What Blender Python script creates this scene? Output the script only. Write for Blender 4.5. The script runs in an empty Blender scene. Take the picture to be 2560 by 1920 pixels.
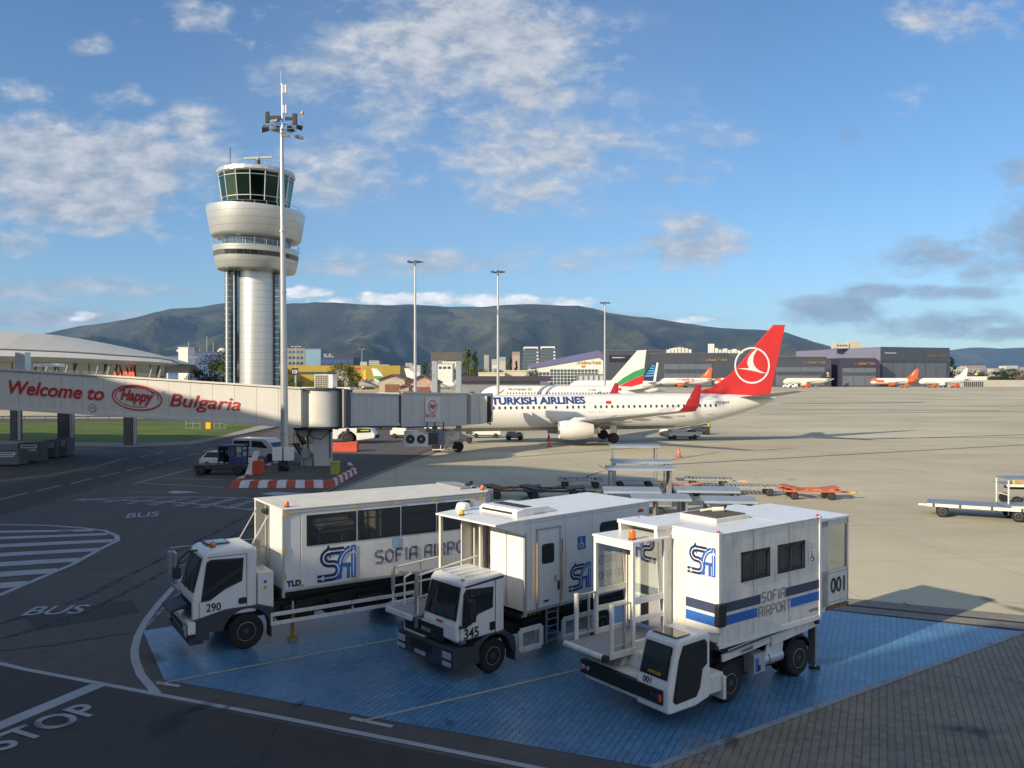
import bpy, math, random
from mathutils import Vector, Matrix, noise
random.seed(7)
R = math.radians
sc = bpy.context.scene
C = sc.collection
# ------------------------------------------------------------------ camera
F = 2071.0; CX = 1280.0; CY = 960.0; CAMZ = 7.1
PITCH = math.atan(12.0 / F)
cd = bpy.data.cameras.new("camera"); cam = bpy.data.objects.new("camera", cd); C.objects.link(cam)
cam.location = (0, 0, CAMZ); cam.rotation_euler = (math.pi / 2 - PITCH, 0, 0)
cd.sensor_width = 36; cd.lens = 36 * F / 2560; cd.clip_end = 90000; cd.clip_start = 0.2
sc.camera = cam
# ------------------------------------------------------------------ sun + exposure
SUN_AZ = R(39.0)      # light travels towards (cos, sin) of this
SUN_EL = R(22.0)
sd = bpy.data.lights.new("sun", 'SUN'); sun = bpy.data.objects.new("sun", sd); C.objects.link(sun)
sd.energy = 4.6; sd.angle = R(0.55); sd.color = (1.0, 0.85, 0.62)
ldir = Vector((math.cos(SUN_AZ) * math.cos(SUN_EL), math.sin(SUN_AZ) * math.cos(SUN_EL), -math.sin(SUN_EL)))
sun.rotation_euler = ldir.to_track_quat('-Z', 'Y').to_euler()
sc.view_settings.view_transform = 'Standard'; sc.view_settings.look = 'None'
sc.view_settings.exposure = 0.56; sc.view_settings.gamma = 1.0
sc.cycles.use_denoising = True
sc.cycles.max_bounces = 6; sc.cycles.diffuse_bounces = 2; sc.cycles.glossy_bounces = 3
sc.cycles.transmission_bounces = 4; sc.cycles.volume_bounces = 0; sc.cycles.transparent_max_bounces = 8
sc.cycles.caustics_reflective = False; sc.cycles.caustics_refractive = False
# ------------------------------------------------------------------ world
SKY_STRENGTH = 0.095
w = bpy.data.worlds.new("World"); sc.world = w; w.use_nodes = True
nt = w.node_tree; N = nt.nodes; L = nt.links; N.clear()
def nd(t, **k):
    n = N.new(t)
    for a, b in k.items(): setattr(n, a, b)
    return n
def mth(op, a, b=None, c=None, clamp=False):
    n = nd('ShaderNodeMath', operation=op); n.use_clamp = clamp
    for i, v in enumerate((a, b, c)):
        if v is None: continue
        if isinstance(v, (int, float)): n.inputs[i].default_value = v
        else: L.new(v, n.inputs[i])
    return n.outputs[0]
sky = nd('ShaderNodeTexSky', sky_type='NISHITA'); sky.sun_disc = False
sky.sun_elevation = SUN_EL
# direction towards the sun is -(cos az, sin az); the node measures rotation from +Y clockwise
sx_, sy_ = -math.cos(SUN_AZ), -math.sin(SUN_AZ)
sky.sun_rotation = math.atan2(sx_, sy_)
sky.altitude = 500; sky.air_density = 1.0; sky.dust_density = 0.6; sky.ozone_density = 1.8
tc = nd('ShaderNodeTexCoord')
sep = nd('ShaderNodeSeparateXYZ'); L.new(tc.outputs['Generated'], sep.inputs[0])
ysafe = mth('MAXIMUM', mth('ABSOLUTE', sep.outputs[1]), 0.02)
zup = mth('MAXIMUM', sep.outputs[2], 0.0)
az_ = mth('DIVIDE', sep.outputs[0], ysafe); el_ = mth('DIVIDE', sep.outputs[2], ysafe)
comb = nd('ShaderNodeCombineXYZ'); L.new(az_, comb.inputs[0]); L.new(el_, comb.inputs[1])
# layer coordinates: azimuth and height, squeezed together towards the horizon
comb2 = nd('ShaderNodeCombineXYZ'); L.new(az_, comb2.inputs[0]); L.new(mth('POWER', mth('MAXIMUM', el_, 0.0), 0.8), comb2.inputs[1])
def cloud_noise(scale, detail, rough, off, dist=0.0):
    mp = nd('ShaderNodeMapping'); L.new(comb2.outputs[0], mp.inputs[0])
    mp.inputs['Location'].default_value = (off, off * 0.7, 0); mp.inputs['Rotation'].default_value = (0, 0, 0.22)
    mp.inputs['Scale'].default_value = (scale, scale * 1.9, 1)
    n = nd('ShaderNodeTexNoise'); L.new(mp.outputs[0], n.inputs['Vector'])
    n.inputs['Scale'].default_value = 1; n.inputs['Detail'].default_value = detail
    n.inputs['Roughness'].default_value = rough; n.inputs['Distortion'].default_value = dist
    return n.outputs[0]
n1 = cloud_noise(7.0, 10, 0.64, 3.3, 0.3)
n2 = cloud_noise(22.0, 7, 0.62, 11.0, 0.2)
def ell(px, py, rx, ry, s):
    a, e = (px - CX) / F, (948 - py) / F
    v = nd('ShaderNodeVectorMath', operation='SUBTRACT'); L.new(comb.outputs[0], v.inputs[0]); v.inputs[1].default_value = (a, e, 0)
    m_ = nd('ShaderNodeVectorMath', operation='MULTIPLY'); L.new(v.outputs[0], m_.inputs[0]); m_.inputs[1].default_value = (F / rx / 1.2, F / ry / 1.2, 0)
    l_ = nd('ShaderNodeVectorMath', operation='LENGTH'); L.new(m_.outputs[0], l_.inputs[0])
    mr = nd('ShaderNodeMapRange', interpolation_type='SMOOTHSTEP'); L.new(l_.outputs['Value'], mr.inputs[0])
    mr.inputs[1].default_value = 1.25; mr.inputs[2].default_value = 0.15; mr.inputs[3].default_value = 0; mr.inputs[4].default_value = s
    return mr.outputs[0]
WHITE = [(200, 440, 430, 165, 1.2), (30, 600, 130, 60, .8), (290, 245, 150, 60, .55), (80, 225, 130, 55, .5), (1170, 150, 400, 270, .92),
         (1340, 390, 330, 150, .72), (870, 430, 270, 100, .75), (800, 200, 200, 90, .45), (1730, 600, 150, 110, .8), (1800, 400, 240, 200, .34),
         (950, 655, 420, 45, .7), (1450, 640, 260, 60, .55), (560, 40, 190, 70, .6), (240, 115, 75, 28, .6), (640, 110, 80, 35, .55),
         (2350, 30, 260, 100, .5), (2270, 270, 90, 60, .4), (1240, 505, 80, 40, .7), (460, 300, 150, 60, .5), (1500, 800, 500, 40, .5),
         (150, 725, 420, 40, .62), (150, 795, 260, 32, .95), (2060, 880, 260, 40, .5), (2560, 900, 500, 30, .5)]
GREY = [(2440, 650, 270, 85, .9), (2560, 540, 130, 90, .75), (2080, 775, 180, 48, .95), (2450, 815, 400, 50, .7), (2125, 350, 50, 45, .5), (1640, 450, 90, 40, .35), (2330, 728, 280, 26, .8), (2540, 440, 90, 50, .7)]
def sum_(lst):
    acc = None
    for e in lst:
        o = ell(*e); acc = o if acc is None else mth('MAXIMUM', acc, o)
    return acc
mw, mg = sum_(WHITE), sum_(GREY)
nsum = mth('ADD', mth('MULTIPLY', n1, 0.66), mth('MULTIPLY', n2, 0.34))
def dens(mask, k):  # coverage grows with the mask
    t = mth('SUBTRACT', nsum, mth('SUBTRACT', 0.585, mth('MULTIPLY', mask, 0.285)))
    t = mth('MULTIPLY', t, k, clamp=True)
    return mth('MULTIPLY', t, mth('MULTIPLY', mask, 2.2, clamp=True), clamp=True)
dw, dg = dens(mw, 6.0), dens(mg, 6.5)
def rgbmix(f, a, b):
    m_ = nd('ShaderNodeMix', data_type='RGBA')
    if isinstance(f, (int, float)): m_.inputs['Factor'].default_value = f
    else: L.new(f, m_.inputs['Factor'])
    for key, v in (('A', a), ('B', b)):
        s_ = [i for i in m_.inputs if i.name == key and i.type == 'RGBA'][0]
        if isinstance(v, tuple): s_.default_value = v
        else: L.new(v, s_)
    return [o for o in m_.outputs if o.type == 'RGBA'][0]
K = 1.0 / SKY_STRENGTH
hs = nd('ShaderNodeHueSaturation'); hs.inputs['Saturation'].default_value = 1.06; hs.inputs['Value'].default_value = 1.0
tint = nd('ShaderNodeMix', data_type='RGBA', blend_type='MULTIPLY'); tint.inputs[0].default_value = 1
L.new(sky.outputs[0], tint.inputs[6]); tint.inputs[7].default_value = (.80, .95, 1.08, 1); L.new(tint.outputs[2], hs.inputs['Color'])
shade = mth('MULTIPLY', mth('SUBTRACT', n2, 0.38), 3.0, clamp=True)
wcol = rgbmix(shade, (0.25 * K, 0.29 * K, 0.35 * K, 1), (0.52 * K, 0.52 * K, 0.53 * K, 1))
gcol = rgbmix(shade, (0.17 * K, 0.21 * K, 0.28 * K, 1), (0.30 * K, 0.33 * K, 0.38 * K, 1))
c1 = rgbmix(mth('MULTIPLY', dw, 0.9), hs.outputs[0], wcol)
c2 = rgbmix(mth('MULTIPLY', dg, 0.78), c1, gcol)
# crest cloud hugging the ridge, with a lumpy upper edge
mc = sum_([(1080, 748, 400, 24, 1.0), (760, 733, 130, 24, 1.0), (1300, 756, 250, 22, 1.0), (1640, 800, 230, 16, .8), (210, 790, 60, 20, .8)])
dc = mth('MULTIPLY', mth('SUBTRACT', mth('ADD', mth('MULTIPLY', n2, 1.2), mth('MULTIPLY', n1, .3)), mth('SUBTRACT', 1.12, mth('MULTIPLY', mc, .62))), 5.0, clamp=True)
c3 = rgbmix(mth('MULTIPLY', dc, mth('MULTIPLY', mc, 2.0, clamp=True)), c2, rgbmix(shade, (0.50 * K, 0.53 * K, 0.57 * K, 1), (1.0 * K, 0.97 * K, 0.92 * K, 1)))
# thin veil through the upper middle
mv = ell(1150, 280, 620, 420, 1.0); c4 = rgbmix(mth('MULTIPLY', mth('MULTIPLY', mv, n1), 0.20), c3, (0.50 * K, 0.52 * K, 0.55 * K, 1))
# unseen bright cloud tone added behind the viewpoint as neutral fill light
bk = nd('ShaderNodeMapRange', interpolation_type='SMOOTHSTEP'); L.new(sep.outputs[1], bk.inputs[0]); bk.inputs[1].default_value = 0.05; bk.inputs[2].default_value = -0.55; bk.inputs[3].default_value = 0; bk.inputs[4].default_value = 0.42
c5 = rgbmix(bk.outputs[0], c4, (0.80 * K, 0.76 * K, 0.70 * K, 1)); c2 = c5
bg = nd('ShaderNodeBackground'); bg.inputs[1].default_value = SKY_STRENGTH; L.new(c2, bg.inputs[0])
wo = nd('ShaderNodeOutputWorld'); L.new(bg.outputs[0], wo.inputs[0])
w.cycles.sampling_method = 'MANUAL'; w.cycles.sample_map_resolution = 512
# ------------------------------------------------------------------ geometry helpers
def terr(D):                                  # the apron rises slightly far away
    t = min(1, max(0, (D - 180) / 280)); return 2.0 * t * t * (3 - 2 * t)
def ray(px, py):
    f = Vector((0, math.cos(PITCH), -math.sin(PITCH))); u = Vector((0, math.sin(PITCH), math.cos(PITCH)))
    return Vector((px - CX, 0, 0)) + F * f + (CY - py) * u
def g(px, py, z=0.0):
    d = ray(px, py); t = (z - CAMZ) / d.z
    return Vector((d.x * t, d.y * t, z))
def at(px, py, D):
    d = ray(px, py); t = D / d.y
    return Vector((d.x * t, D, CAMZ + d.z * t))
class MB:
    def __init__(s): s.v = []; s.f = []; s.mi = []; s.mats = []; s.cur = 0
    def m(s, mat):
        if mat not in s.mats: s.mats.append(mat)
        s.cur = s.mats.index(mat); return s
    def add(s, vs, fs):
        b = len(s.v); s.v += [tuple(p) for p in vs]
        for f in fs: s.f.append(tuple(b + i for i in f)); s.mi.append(s.cur)
        return s
    def poly(s, pts): return s.add(pts, [tuple(range(len(pts)))])
    def box(s, x0, x1, y0, y1, z0, z1):
        if x0 > x1: x0, x1 = x1, x0
        if y0 > y1: y0, y1 = y1, y0
        if z0 > z1: z0, z1 = z1, z0
        v = [(x, y, z) for x in (x0, x1) for y in (y0, y1) for z in (z0, z1)]
        return s.add(v, [(0, 1, 3, 2), (4, 6, 7, 5), (0, 4, 5, 1), (2, 3, 7, 6), (0, 2, 6, 4), (1, 5, 7, 3)])
    def bar(s, a, b, w, h=None, up=(0, 0, 1)):
        a, b = Vector(a), Vector(b); h = h or w; d = (b - a).normalized(); u = Vector(up)
        if abs(d.dot(u)) > .98: u = Vector((1, 0, 0))
        x = d.cross(u).normalized(); u = x.cross(d)
        v = [p + x * i * w / 2 + u * j * h / 2 for p in (a, b) for i, j in ((-1, -1), (1, -1), (1, 1), (-1, 1))]
        return s.add(v, [(0, 1, 2, 3), (7, 6, 5, 4), (0, 4, 5, 1), (1, 5, 6, 2), (2, 6, 7, 3), (3, 7, 4, 0)])
    def prism(s, pts, a, b, axis='y'):
        def P(p, t):
            return {'y': (p[0], t, p[1]), 'x': (t, p[0], p[1]), 'z': (p[0], p[1], t)}[axis]
        n = len(pts); v = [P(p, a) for p in pts] + [P(p, b) for p in pts]
        fs = [tuple(range(n)), tuple(range(2 * n - 1, n - 1, -1))] + [(i, i + n, (i + 1) % n + n, (i + 1) % n) for i in range(n)]
        return s.add(v, fs)
    def cyl(s, p0, p1, r0, r1=None, n=16, caps=True):
        r1 = r0 if r1 is None else r1
        p0, p1 = Vector(p0), Vector(p1); d = (p1 - p0).normalized()
        u = Vector((0, 0, 1)) if abs(d.z) < .9 else Vector((1, 0, 0))
        x = d.cross(u).normalized(); y = d.cross(x)
        v = [p + (x * math.cos(2 * math.pi * i / n) + y * math.sin(2 * math.pi * i / n)) * r for p, r in ((p0, r0), (p1, r1)) for i in range(n)]
        fs = [(i, (i + 1) % n, (i + 1) % n + n, i + n) for i in range(n)]
        if caps: fs += [tuple(range(n - 1, -1, -1)), tuple(range(n, 2 * n))]
        return s.add(v, fs)
    def tube(s, pts, r, n=8):
        for a, b in zip(pts, pts[1:]): s.cyl(a, b, r, r, n)
        return s
    def loft(s, rings, cap=True, closed=True):
        n = len(rings[0]); v = [p for r in rings for p in r]; fs = []
        for k in range(len(rings) - 1):
            for i in range(n if closed else n - 1):
                j = (i + 1) % n; fs.append((k * n + i, k * n + j, (k + 1) * n + j, (k + 1) * n + i))
        if cap: fs += [tuple(range(n - 1, -1, -1)), tuple(range((len(rings) - 1) * n, len(rings) * n))]
        return s.add(v, fs)
    def lathe(s, prof, c=(0, 0, 0), n=32, axis='z', cap=True):
        rings = []
        for r, z in prof:
            ring = []
            for i in range(n):
                a = 2 * math.pi * i / n
                p = (r * math.cos(a), r * math.sin(a), z)
                if axis == 'y': p = (p[0], z, p[1])
                if axis == 'x': p = (z, p[0], p[1])
                ring.append((p[0] + c[0], p[1] + c[1], p[2] + c[2]))
            rings.append(ring)
        return s.loft(rings, cap)
    def build(s, name, parent=None, bevel=0, smooth=False, seg=2):
        me = bpy.data.meshes.new(name); me.from_pydata(s.v, [], s.f)
        for m_ in s.mats: me.materials.append(m_)
        me.polygons.foreach_set('material_index', s.mi)
        me.validate(); me.update()
        if smooth:
            me.polygons.foreach_set('use_smooth', [True] * len(me.polygons))
        o = bpy.data.objects.new(name, me); C.objects.link(o)
        if parent: o.parent = parent
        if smooth:
            try: me.set_sharp_from_angle(angle=R(40))
            except Exception: pass
        if bevel:
            b = o.modifiers.new('bevel', 'BEVEL'); b.width = bevel; b.segments = seg; b.limit_method = 'ANGLE'; b.angle_limit = R(35)
            b.harden_normals = False
        return o
def tag(o, label=None, cat=None, group=None, kind=None):
    if label: o['label'] = label
    if cat: o['category'] = cat
    if group: o['group'] = group
    if kind: o['kind'] = kind
    return o
def thing(name, label, cat, loc=(0, 0, 0), rz=0.0, group=None):
    o = bpy.data.objects.new(name, None); C.objects.link(o); o.location = loc; o.rotation_euler = (0, 0, rz); o.empty_display_size = .3
    return tag(o, label, cat, group)
def copy_tree(o, parent=None, top=True):
    c = o.copy(); C.objects.link(c)
    if parent: c.parent = parent
    for ch in [x for x in C.objects if x.parent == o]: copy_tree(ch, c, False)
    return c
# ------------------------------------------------------------------ materials
def new_mat(name):
    m_ = bpy.data.materials.new(name); m_.use_nodes = True
    return m_, m_.node_tree.nodes, m_.node_tree.links, m_.node_tree.nodes['Principled BSDF']
def noise_fac(n, l, scale, detail=4, rough=.55, coord='Object', stretch=(1, 1, 1), dist=0):
    t = n.new('ShaderNodeTexCoord'); mp = n.new('ShaderNodeMapping'); mp.inputs['Scale'].default_value = stretch
    l.new(t.outputs[coord], mp.inputs[0])
    x = n.new('ShaderNodeTexNoise'); x.inputs['Scale'].default_value = scale; x.inputs['Detail'].default_value = detail
    x.inputs['Roughness'].default_value = rough; x.inputs['Distortion'].default_value = dist
    l.new(mp.outputs[0], x.inputs['Vector']); return x.outputs[0]
def ramp(n, l, fac, stops):
    r = n.new('ShaderNodeValToRGB'); e = r.color_ramp.elements
    while len(e) > len(stops): e.remove(e[-1])
    while len(e) < len(stops): e.new(.5)
    for k, (p, c) in zip(e, stops): k.position = p; k.color = (*c, 1) if len(c) == 3 else c
    l.new(fac, r.inputs[0]); return r.outputs[0]
def col(c, f): return tuple(min(1, x * f) for x in c)
MATS = {}
def paint(name, c, rough=.45, metal=0.0, var=.12, scale=1.5, spec=.5, bump=0, dirt=0.0, coat=0):
    if name in MATS: return MATS[name]
    m_, n, l, b = new_mat(name)
    f = noise_fac(n, l, scale, 5, .6)
    a = ramp(n, l, f, [(.3, col(c, 1 - var)), (.7, col(c, 1 + var * .5))])
    if dirt:
        f2 = noise_fac(n, l, scale * 2.2, 6, .7, stretch=(1, 1, .18))
        mx = n.new('ShaderNodeMix'); mx.data_type = 'RGBA'
        r2 = n.new('ShaderNodeMapRange'); l.new(f2, r2.inputs[0]); r2.inputs[1].default_value = .5; r2.inputs[2].default_value = .8; r2.inputs[4].default_value = dirt
        l.new(r2.outputs[0], mx.inputs[0]); l.new(a, mx.inputs[6]); mx.inputs[7].default_value = (c[0] * .45, c[1] * .4, c[2] * .33, 1); a = mx.outputs[2]
    l.new(a, b.inputs['Base Color'])
    b.inputs['Roughness'].default_value = rough; b.inputs['Metallic'].default_value = metal; b.inputs['Specular IOR Level'].default_value = spec
    if coat: b.inputs['Coat Weight'].default_value = coat; b.inputs['Coat Roughness'].default_value = .08
    if bump:
        bp = n.new('ShaderNodeBump'); bp.inputs['Strength'].default_value = bump; bp.inputs['Distance'].default_value = .02
        l.new(noise_fac(n, l, scale * 8, 4), bp.inputs['Height']); l.new(bp.outputs[0], b.inputs['Normal'])
    MATS[name] = m_; return m_
WHITE_P = paint('white_paint', (.78, .78, .76), .35, var=.05, dirt=.32, coat=.3)
WHITE_W = paint('worn_white_paint', (.72, .71, .67), .5, var=.1, scale=3, dirt=.7)
CREAM_P = paint('cream_paint', (.70, .68, .60), .5, var=.1, dirt=.4)
BLACK_P = paint('black_plastic', (.018, .018, .02), .5)
DKGREY = paint('dark_grey_plastic', (.045, .05, .06), .55)
GREY_P = paint('grey_paint', (.3, .31, .33), .5)
CHASSIS = paint('chassis_black', (.012, .012, .013), .6, var=.3)
RUBBER = paint('tyre_rubber', (.014, .014, .015), .8, var=.2)
STEEL = paint('galvanised_steel', (.45, .47, .5), .42, metal=.7, var=.2, scale=4)
ALU = paint('brushed_aluminium', (.55, .56, .57), .4, metal=.5, var=.08)
RIM = paint('wheel_rim', (.30, .31, .32), .45, metal=.3, var=.3, scale=8); HUB = paint('wheel_hub', (.05, .05, .055), .6)
NAVY = paint('navy_lettering', (.015, .03, .12), .45, var=.05)
BLUE_L = paint('blue_lettering', (.03, .13, .48), .45, var=.05)
LBLUE = paint('pale_blue_sticker', (.3, .5, .68), .45, var=.05)
SIGNBLUE = paint('sign_blue', (.02, .12, .42), .4, var=.05)
RED_L = paint('red_lettering', (.50, .03, .03), .45, var=.08)
GREY_L = paint('grey_lettering', (.22, .23, .25), .5)
BLACK_L = paint('black_lettering', (.02, .02, .025), .5)
YELLOW = paint('yellow_marker', (.75, .42, .03), .45)
ORANGE_P = paint('orange_paint', (.50, .13, .04), .5, var=.2, scale=3)
RED_B = paint('red_plastic', (.55, .07, .04), .55, var=.15, scale=2)
AMBER = paint('amber_lens', (.85, .16, .01), .2)
LENS = paint('headlamp_lens', (.6, .62, .65), .1, metal=.5)
WOOD = paint('pallet_wood', (.45, .3, .16), .8, var=.3, scale=6)
RUST = paint('rusty_steel', (.2, .09, .05), .7, var=.4, scale=4)
def glass(name, c=(.02, .025, .03), rough=.04, spec=.9):
    if name in MATS: return MATS[name]
    m_, n, l, b = new_mat(name)
    b.inputs['Base Color'].default_value = (*c, 1); b.inputs['Roughness'].default_value = rough; b.inputs['Specular IOR Level'].default_value = spec
    b.inputs['IOR'].default_value = 1.5
    bp = n.new('ShaderNodeBump'); bp.inputs['Strength'].default_value = .03; bp.inputs['Distance'].default_value = .05
    l.new(noise_fac(n, l, 1.2, 2), bp.inputs['Height']); l.new(bp.outputs[0], b.inputs['Normal'])
    MATS[name] = m_; return m_
GLASS = glass('dark_window_glass')
def clear_glass(name, tint=(.85, .9, .9), refl=(1, 1, 1)):
    m_, n, l, b = new_mat(name)
    tr = n.new('ShaderNodeBsdfTransparent'); tr.inputs[0].default_value = (*tint, 1)
    gl = n.new('ShaderNodeBsdfGlossy'); gl.inputs['Roughness'].default_value = .03; gl.inputs['Color'].default_value = (*refl, 1)
    fr = n.new('ShaderNodeLayerWeight'); fr.inputs[0].default_value = .25
    mx = n.new('ShaderNodeMixShader'); l.new(fr.outputs['Facing'], mx.inputs[0]); l.new(tr.outputs[0], mx.inputs[1]); l.new(gl.outputs[0], mx.inputs[2])
    l.new(mx.outputs[0], n['Material Output'].inputs[0]); return m_
CLEAR = clear_glass('clear_glass'); TINT = clear_glass('tinted_glass', (.22, .27, .27))
# ------------------------------------------------------------------ text & flat marks
def plane_map(o, xd, ud, off=.004):
    o, xd, ud = Vector(o), Vector(xd).normalized(), Vector(ud).normalized(); nn = xd.cross(ud).normalized()
    return lambda x, y: o + xd * x + ud * y + nn * off
def text(s, name, mat, parent, o, xd, ud, width, height, off=.006, bold=.0, shear=0, kind=None):
    cu = bpy.data.curves.new('t', 'FONT'); cu.body = s; cu.size = 1; cu.offset = bold; cu.shear = shear; cu.fill_mode = 'BOTH'
    to = bpy.data.objects.new('t', cu); me = bpy.data.meshes.new_from_object(to)
    bpy.data.objects.remove(to); bpy.data.curves.remove(cu)
    xs = [v.co.x for v in me.vertices]; ys = [v.co.y for v in me.vertices]
    x0, x1, y0, y1 = min(xs), max(xs), min(ys), max(ys)
    sx = width / (x1 - x0); sy = height / (y1 - y0) if height else sx
    pm = plane_map(o, xd, ud, off)
    for v in me.vertices: v.co = pm((v.co.x - x0) * sx, (v.co.y - y0) * sy)
    me.name = name; me.materials.clear(); me.materials.append(mat)
    ob = bpy.data.objects.new(name, me); C.objects.link(ob)
    if parent: ob.parent = parent
    if kind: ob['kind'] = kind
    return ob
def ribbon(mb, pts, width, pm, closed=False):
    n = len(pts); L_, R_ = [], []
    for i in range(n):
        a = pts[i - 1] if (i > 0 or closed) else pts[i]; b = pts[(i + 1) % n] if (i < n - 1 or closed) else pts[i]
        p = Vector(pts[i]); d = (Vector(b) - Vector(a))
        if i > 0 or closed: d1 = (p - Vector(pts[i - 1])).normalized()
        else: d1 = (Vector(pts[1]) - p).normalized()
        if i < n - 1 or closed: d2 = (Vector(pts[(i + 1) % n]) - p).normalized()
        else: d2 = d1
        t = (d1 + d2); t = t.normalized() if t.length > 1e-6 else d1
        nn = Vector((-t.y, t.x)); k = max(.5, abs(nn.dot(Vector((-d1.y, d1.x)))))
        L_.append(p + nn * width / 2 / k); R_.append(p - nn * width / 2 / k)
    v = [pm(q.x, q.y) for q in R_] + [pm(q.x, q.y) for q in L_]
    m_ = n if closed else n - 1
    mb.add(v, [(i, (i + 1) % n, (i + 1) % n + n, i + n) for i in range(m_)])
def arc(cx, cy, rx, ry, a0, a1, n=10):
    return [(cx + rx * math.cos(R(a0 + (a1 - a0) * i / n)), cy + ry * math.sin(R(a0 + (a1 - a0) * i / n))) for i in range(n + 1)]
GL = {'S': [arc(.28, .72, .22, .22, 40, 90, 3)[0:0] + [(.62, .94)] + arc(.28, .72, .24, .22, 90, 270, 8) + arc(.38, .28, .24, .22, 90, -90, 8) + [(.02, .06)]],
      'O': [arc(.35, .5, .31, .44, 0, 362, 20)], 'F': [[(.08, 0), (.08, .94), (.62, .94)], [(.08, .5), (.5, .5)]], 'I': [[(.1, 0), (.1, 1)]],
      'A': [[(.06, 0), (.06, .6)] + arc(.3, .62, .24, .32, 180, 90, 5) + [(.6, .94), (.6, 0)], [(.06, .42), (.6, .42)]],
      'R': [[(.06, 0), (.06, .94), (.36, .94)] + arc(.36, .7, .24, .24, 90, -90, 8) + [(.1, .46)], [(.36, .46), (.62, 0)]],
      'P': [[(.06, 0), (.06, .94), (.36, .94)] + arc(.36, .7, .24, .24, 90, -90, 8) + [(.1, .46)]], 'T': [[(.0, .94), (.66, .94)], [(.33, .94), (.33, 0)]],
      'Л': [[(.02, .06), (.2, .1), (.22, .94), (.6, .94), (.6, 0)]], 'Е': [[(.6, .94), (.08, .94), (.08, .06), (.6, .06)], [(.08, .5), (.5, .5)]],
      'Т': [[(.0, .94), (.66, .94)], [(.33, .94), (.33, 0)]], 'И': [[(.06, 1), (.06, 0), (.6, .95), (.6, 0)]],
      'Щ': [[(.06, 1), (.06, .06), (.62, .06), (.62, 1)], [(.34, .06), (.34, 1)]], 'С': [arc(.38, .5, .3, .44, 55, 305, 12)],
      'О': [arc(.35, .5, .31, .44, 0, 362, 20)], 'Ф': [arc(.35, .55, .3, .25, 0, 345, 14), [(.35, 0), (.35, 1)]],
      'Я': [[(.6, 0), (.6, .94), (.3, .94)] + arc(.3, .7, .24, .24, 90, 270, 8) + [(.56, .46)], [(.3, .46), (.04, 0)]]}
def line_text(s, name, mat, parent, o, xd, ud, height, pitch=None, off=.006, lw=.055):
    """double-line lettering like the inline display face on the trucks"""
    mb = MB().m(mat); pm0 = plane_map(o, xd, ud, off); x = 0
    pitch = pitch or height * .82
    for ch in s:
        if ch in GL:
            for st in GL[ch]:
                for d in (-.055, .055):
                    pts = []
                    for i, p in enumerate(st):
                        a = st[max(0, i - 1)]; b = st[min(len(st) - 1, i + 1)]
                        t = Vector((b[0] - a[0], b[1] - a[1]))
                        t = t.normalized() if t.length else Vector((1, 0))
                        pts.append(((p[0] - t.y * d) * height + x, (p[1] + t.x * d) * height))
                    ribbon(mb, pts, lw * height, pm0)
            x += pitch if ch != 'I' else pitch * .45
        else: x += pitch * .55
    return mb.build(name, parent)
def logo(parent, o, xd, ud, H):
    """airport monogram: an S running into a lower band and an A / I with arcs"""
    pm = plane_map(o, xd, ud, .006); pm2 = plane_map(o, xd, ud, .010); W = H * 1.15
    mb = MB().m(NAVY)
    S = [(.86, .84), (.42, .84)] + arc(.42, .66, .2, .18, 90, 270, 8) + arc(.5, .28, .2, .2, 90, -90, 8) + [(.04, .08)]
    S = [(a * H, b * H) for a, b in S]
    ribbon(mb, S, .21 * H, pm)
    mb.m(BLUE_L)
    A = [(a * H, b * H) for a, b in [(.70, .0), (.70, .30)] + arc(1.10, .34, .40, .54, 175, 97, 8)]
    ribbon(mb, A, .17 * H, plane_map(o, xd, ud, .0075)); ribbon(mb, [(.76 * H, .40 * H), (1.06 * H, .40 * H)], .11 * H, plane_map(o, xd, ud, .0075))
    ribbon(mb, [(.99 * H, 0), (.99 * H, .44 * H)], .10 * H, plane_map(o, xd, ud, .0085)); ribbon(mb, [(1.15 * H, 0), (1.15 * H, .96 * H)], .15 * H, plane_map(o, xd, ud, .0085))
    mb.m(WHITE_P); ribbon(mb, S, .035 * H, pm2)
    ribbon(mb, [(1.15 * H, .05 * H), (1.15 * H, .9 * H)], .03 * H, pm2)
    ribbon(mb, [(x * H, y * H) for x, y in arc(1.10, .34, .38, .52, 172, 97, 8)], .03 * H, pm2)
    for cx, cy, dx, dy in ((.2, .08, -1, 0), (1.15, .75, 0, 1)):     # two little aircraft
        nx, ny = -dy, dx
        P = [(.1, 0), (-.02, .075), (-.05, .075), (-.01, 0), (-.05, -.075), (-.02, -.075)]
        mb.poly([pm2((cx + a * dx + b * nx) * H, (cy + a * dy + b * ny) * H) for a, b in P])
    return mb.build('airport_logo', parent)
def wheelchair(parent, o, xd, ud, s, bgm=None, fg=None, name='wheelchair_sign'):
    mb = MB(); pm = plane_map(o, xd, ud, .005); p2 = plane_map(o, xd, ud, .008)
    if bgm: mb.m(bgm).poly([pm(0, 0), pm(s, 0), pm(s, s * 1.15), pm(0, s * 1.15)])
    mb.m(fg or WHITE_P)
    ribbon(mb, [(x * s, y * s) for x, y in arc(.48, .4, .24, .24, 130, 400, 14)], .07 * s, p2)
    ribbon(mb, [(.42 * s, .85 * s), (.44 * s, .48 * s), (.66 * s, .48 * s), (.78 * s, .2 * s)], .08 * s, p2)
    ribbon(mb, [(.43 * s, .68 * s), (.62 * s, .68 * s)], .06 * s, p2)
    mb.poly([p2(.41 * s + .07 * s * math.cos(R(a)), .95 * s + .07 * s * math.sin(R(a))) for a in range(0, 360, 45)])
    return mb.build(name, parent)
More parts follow.
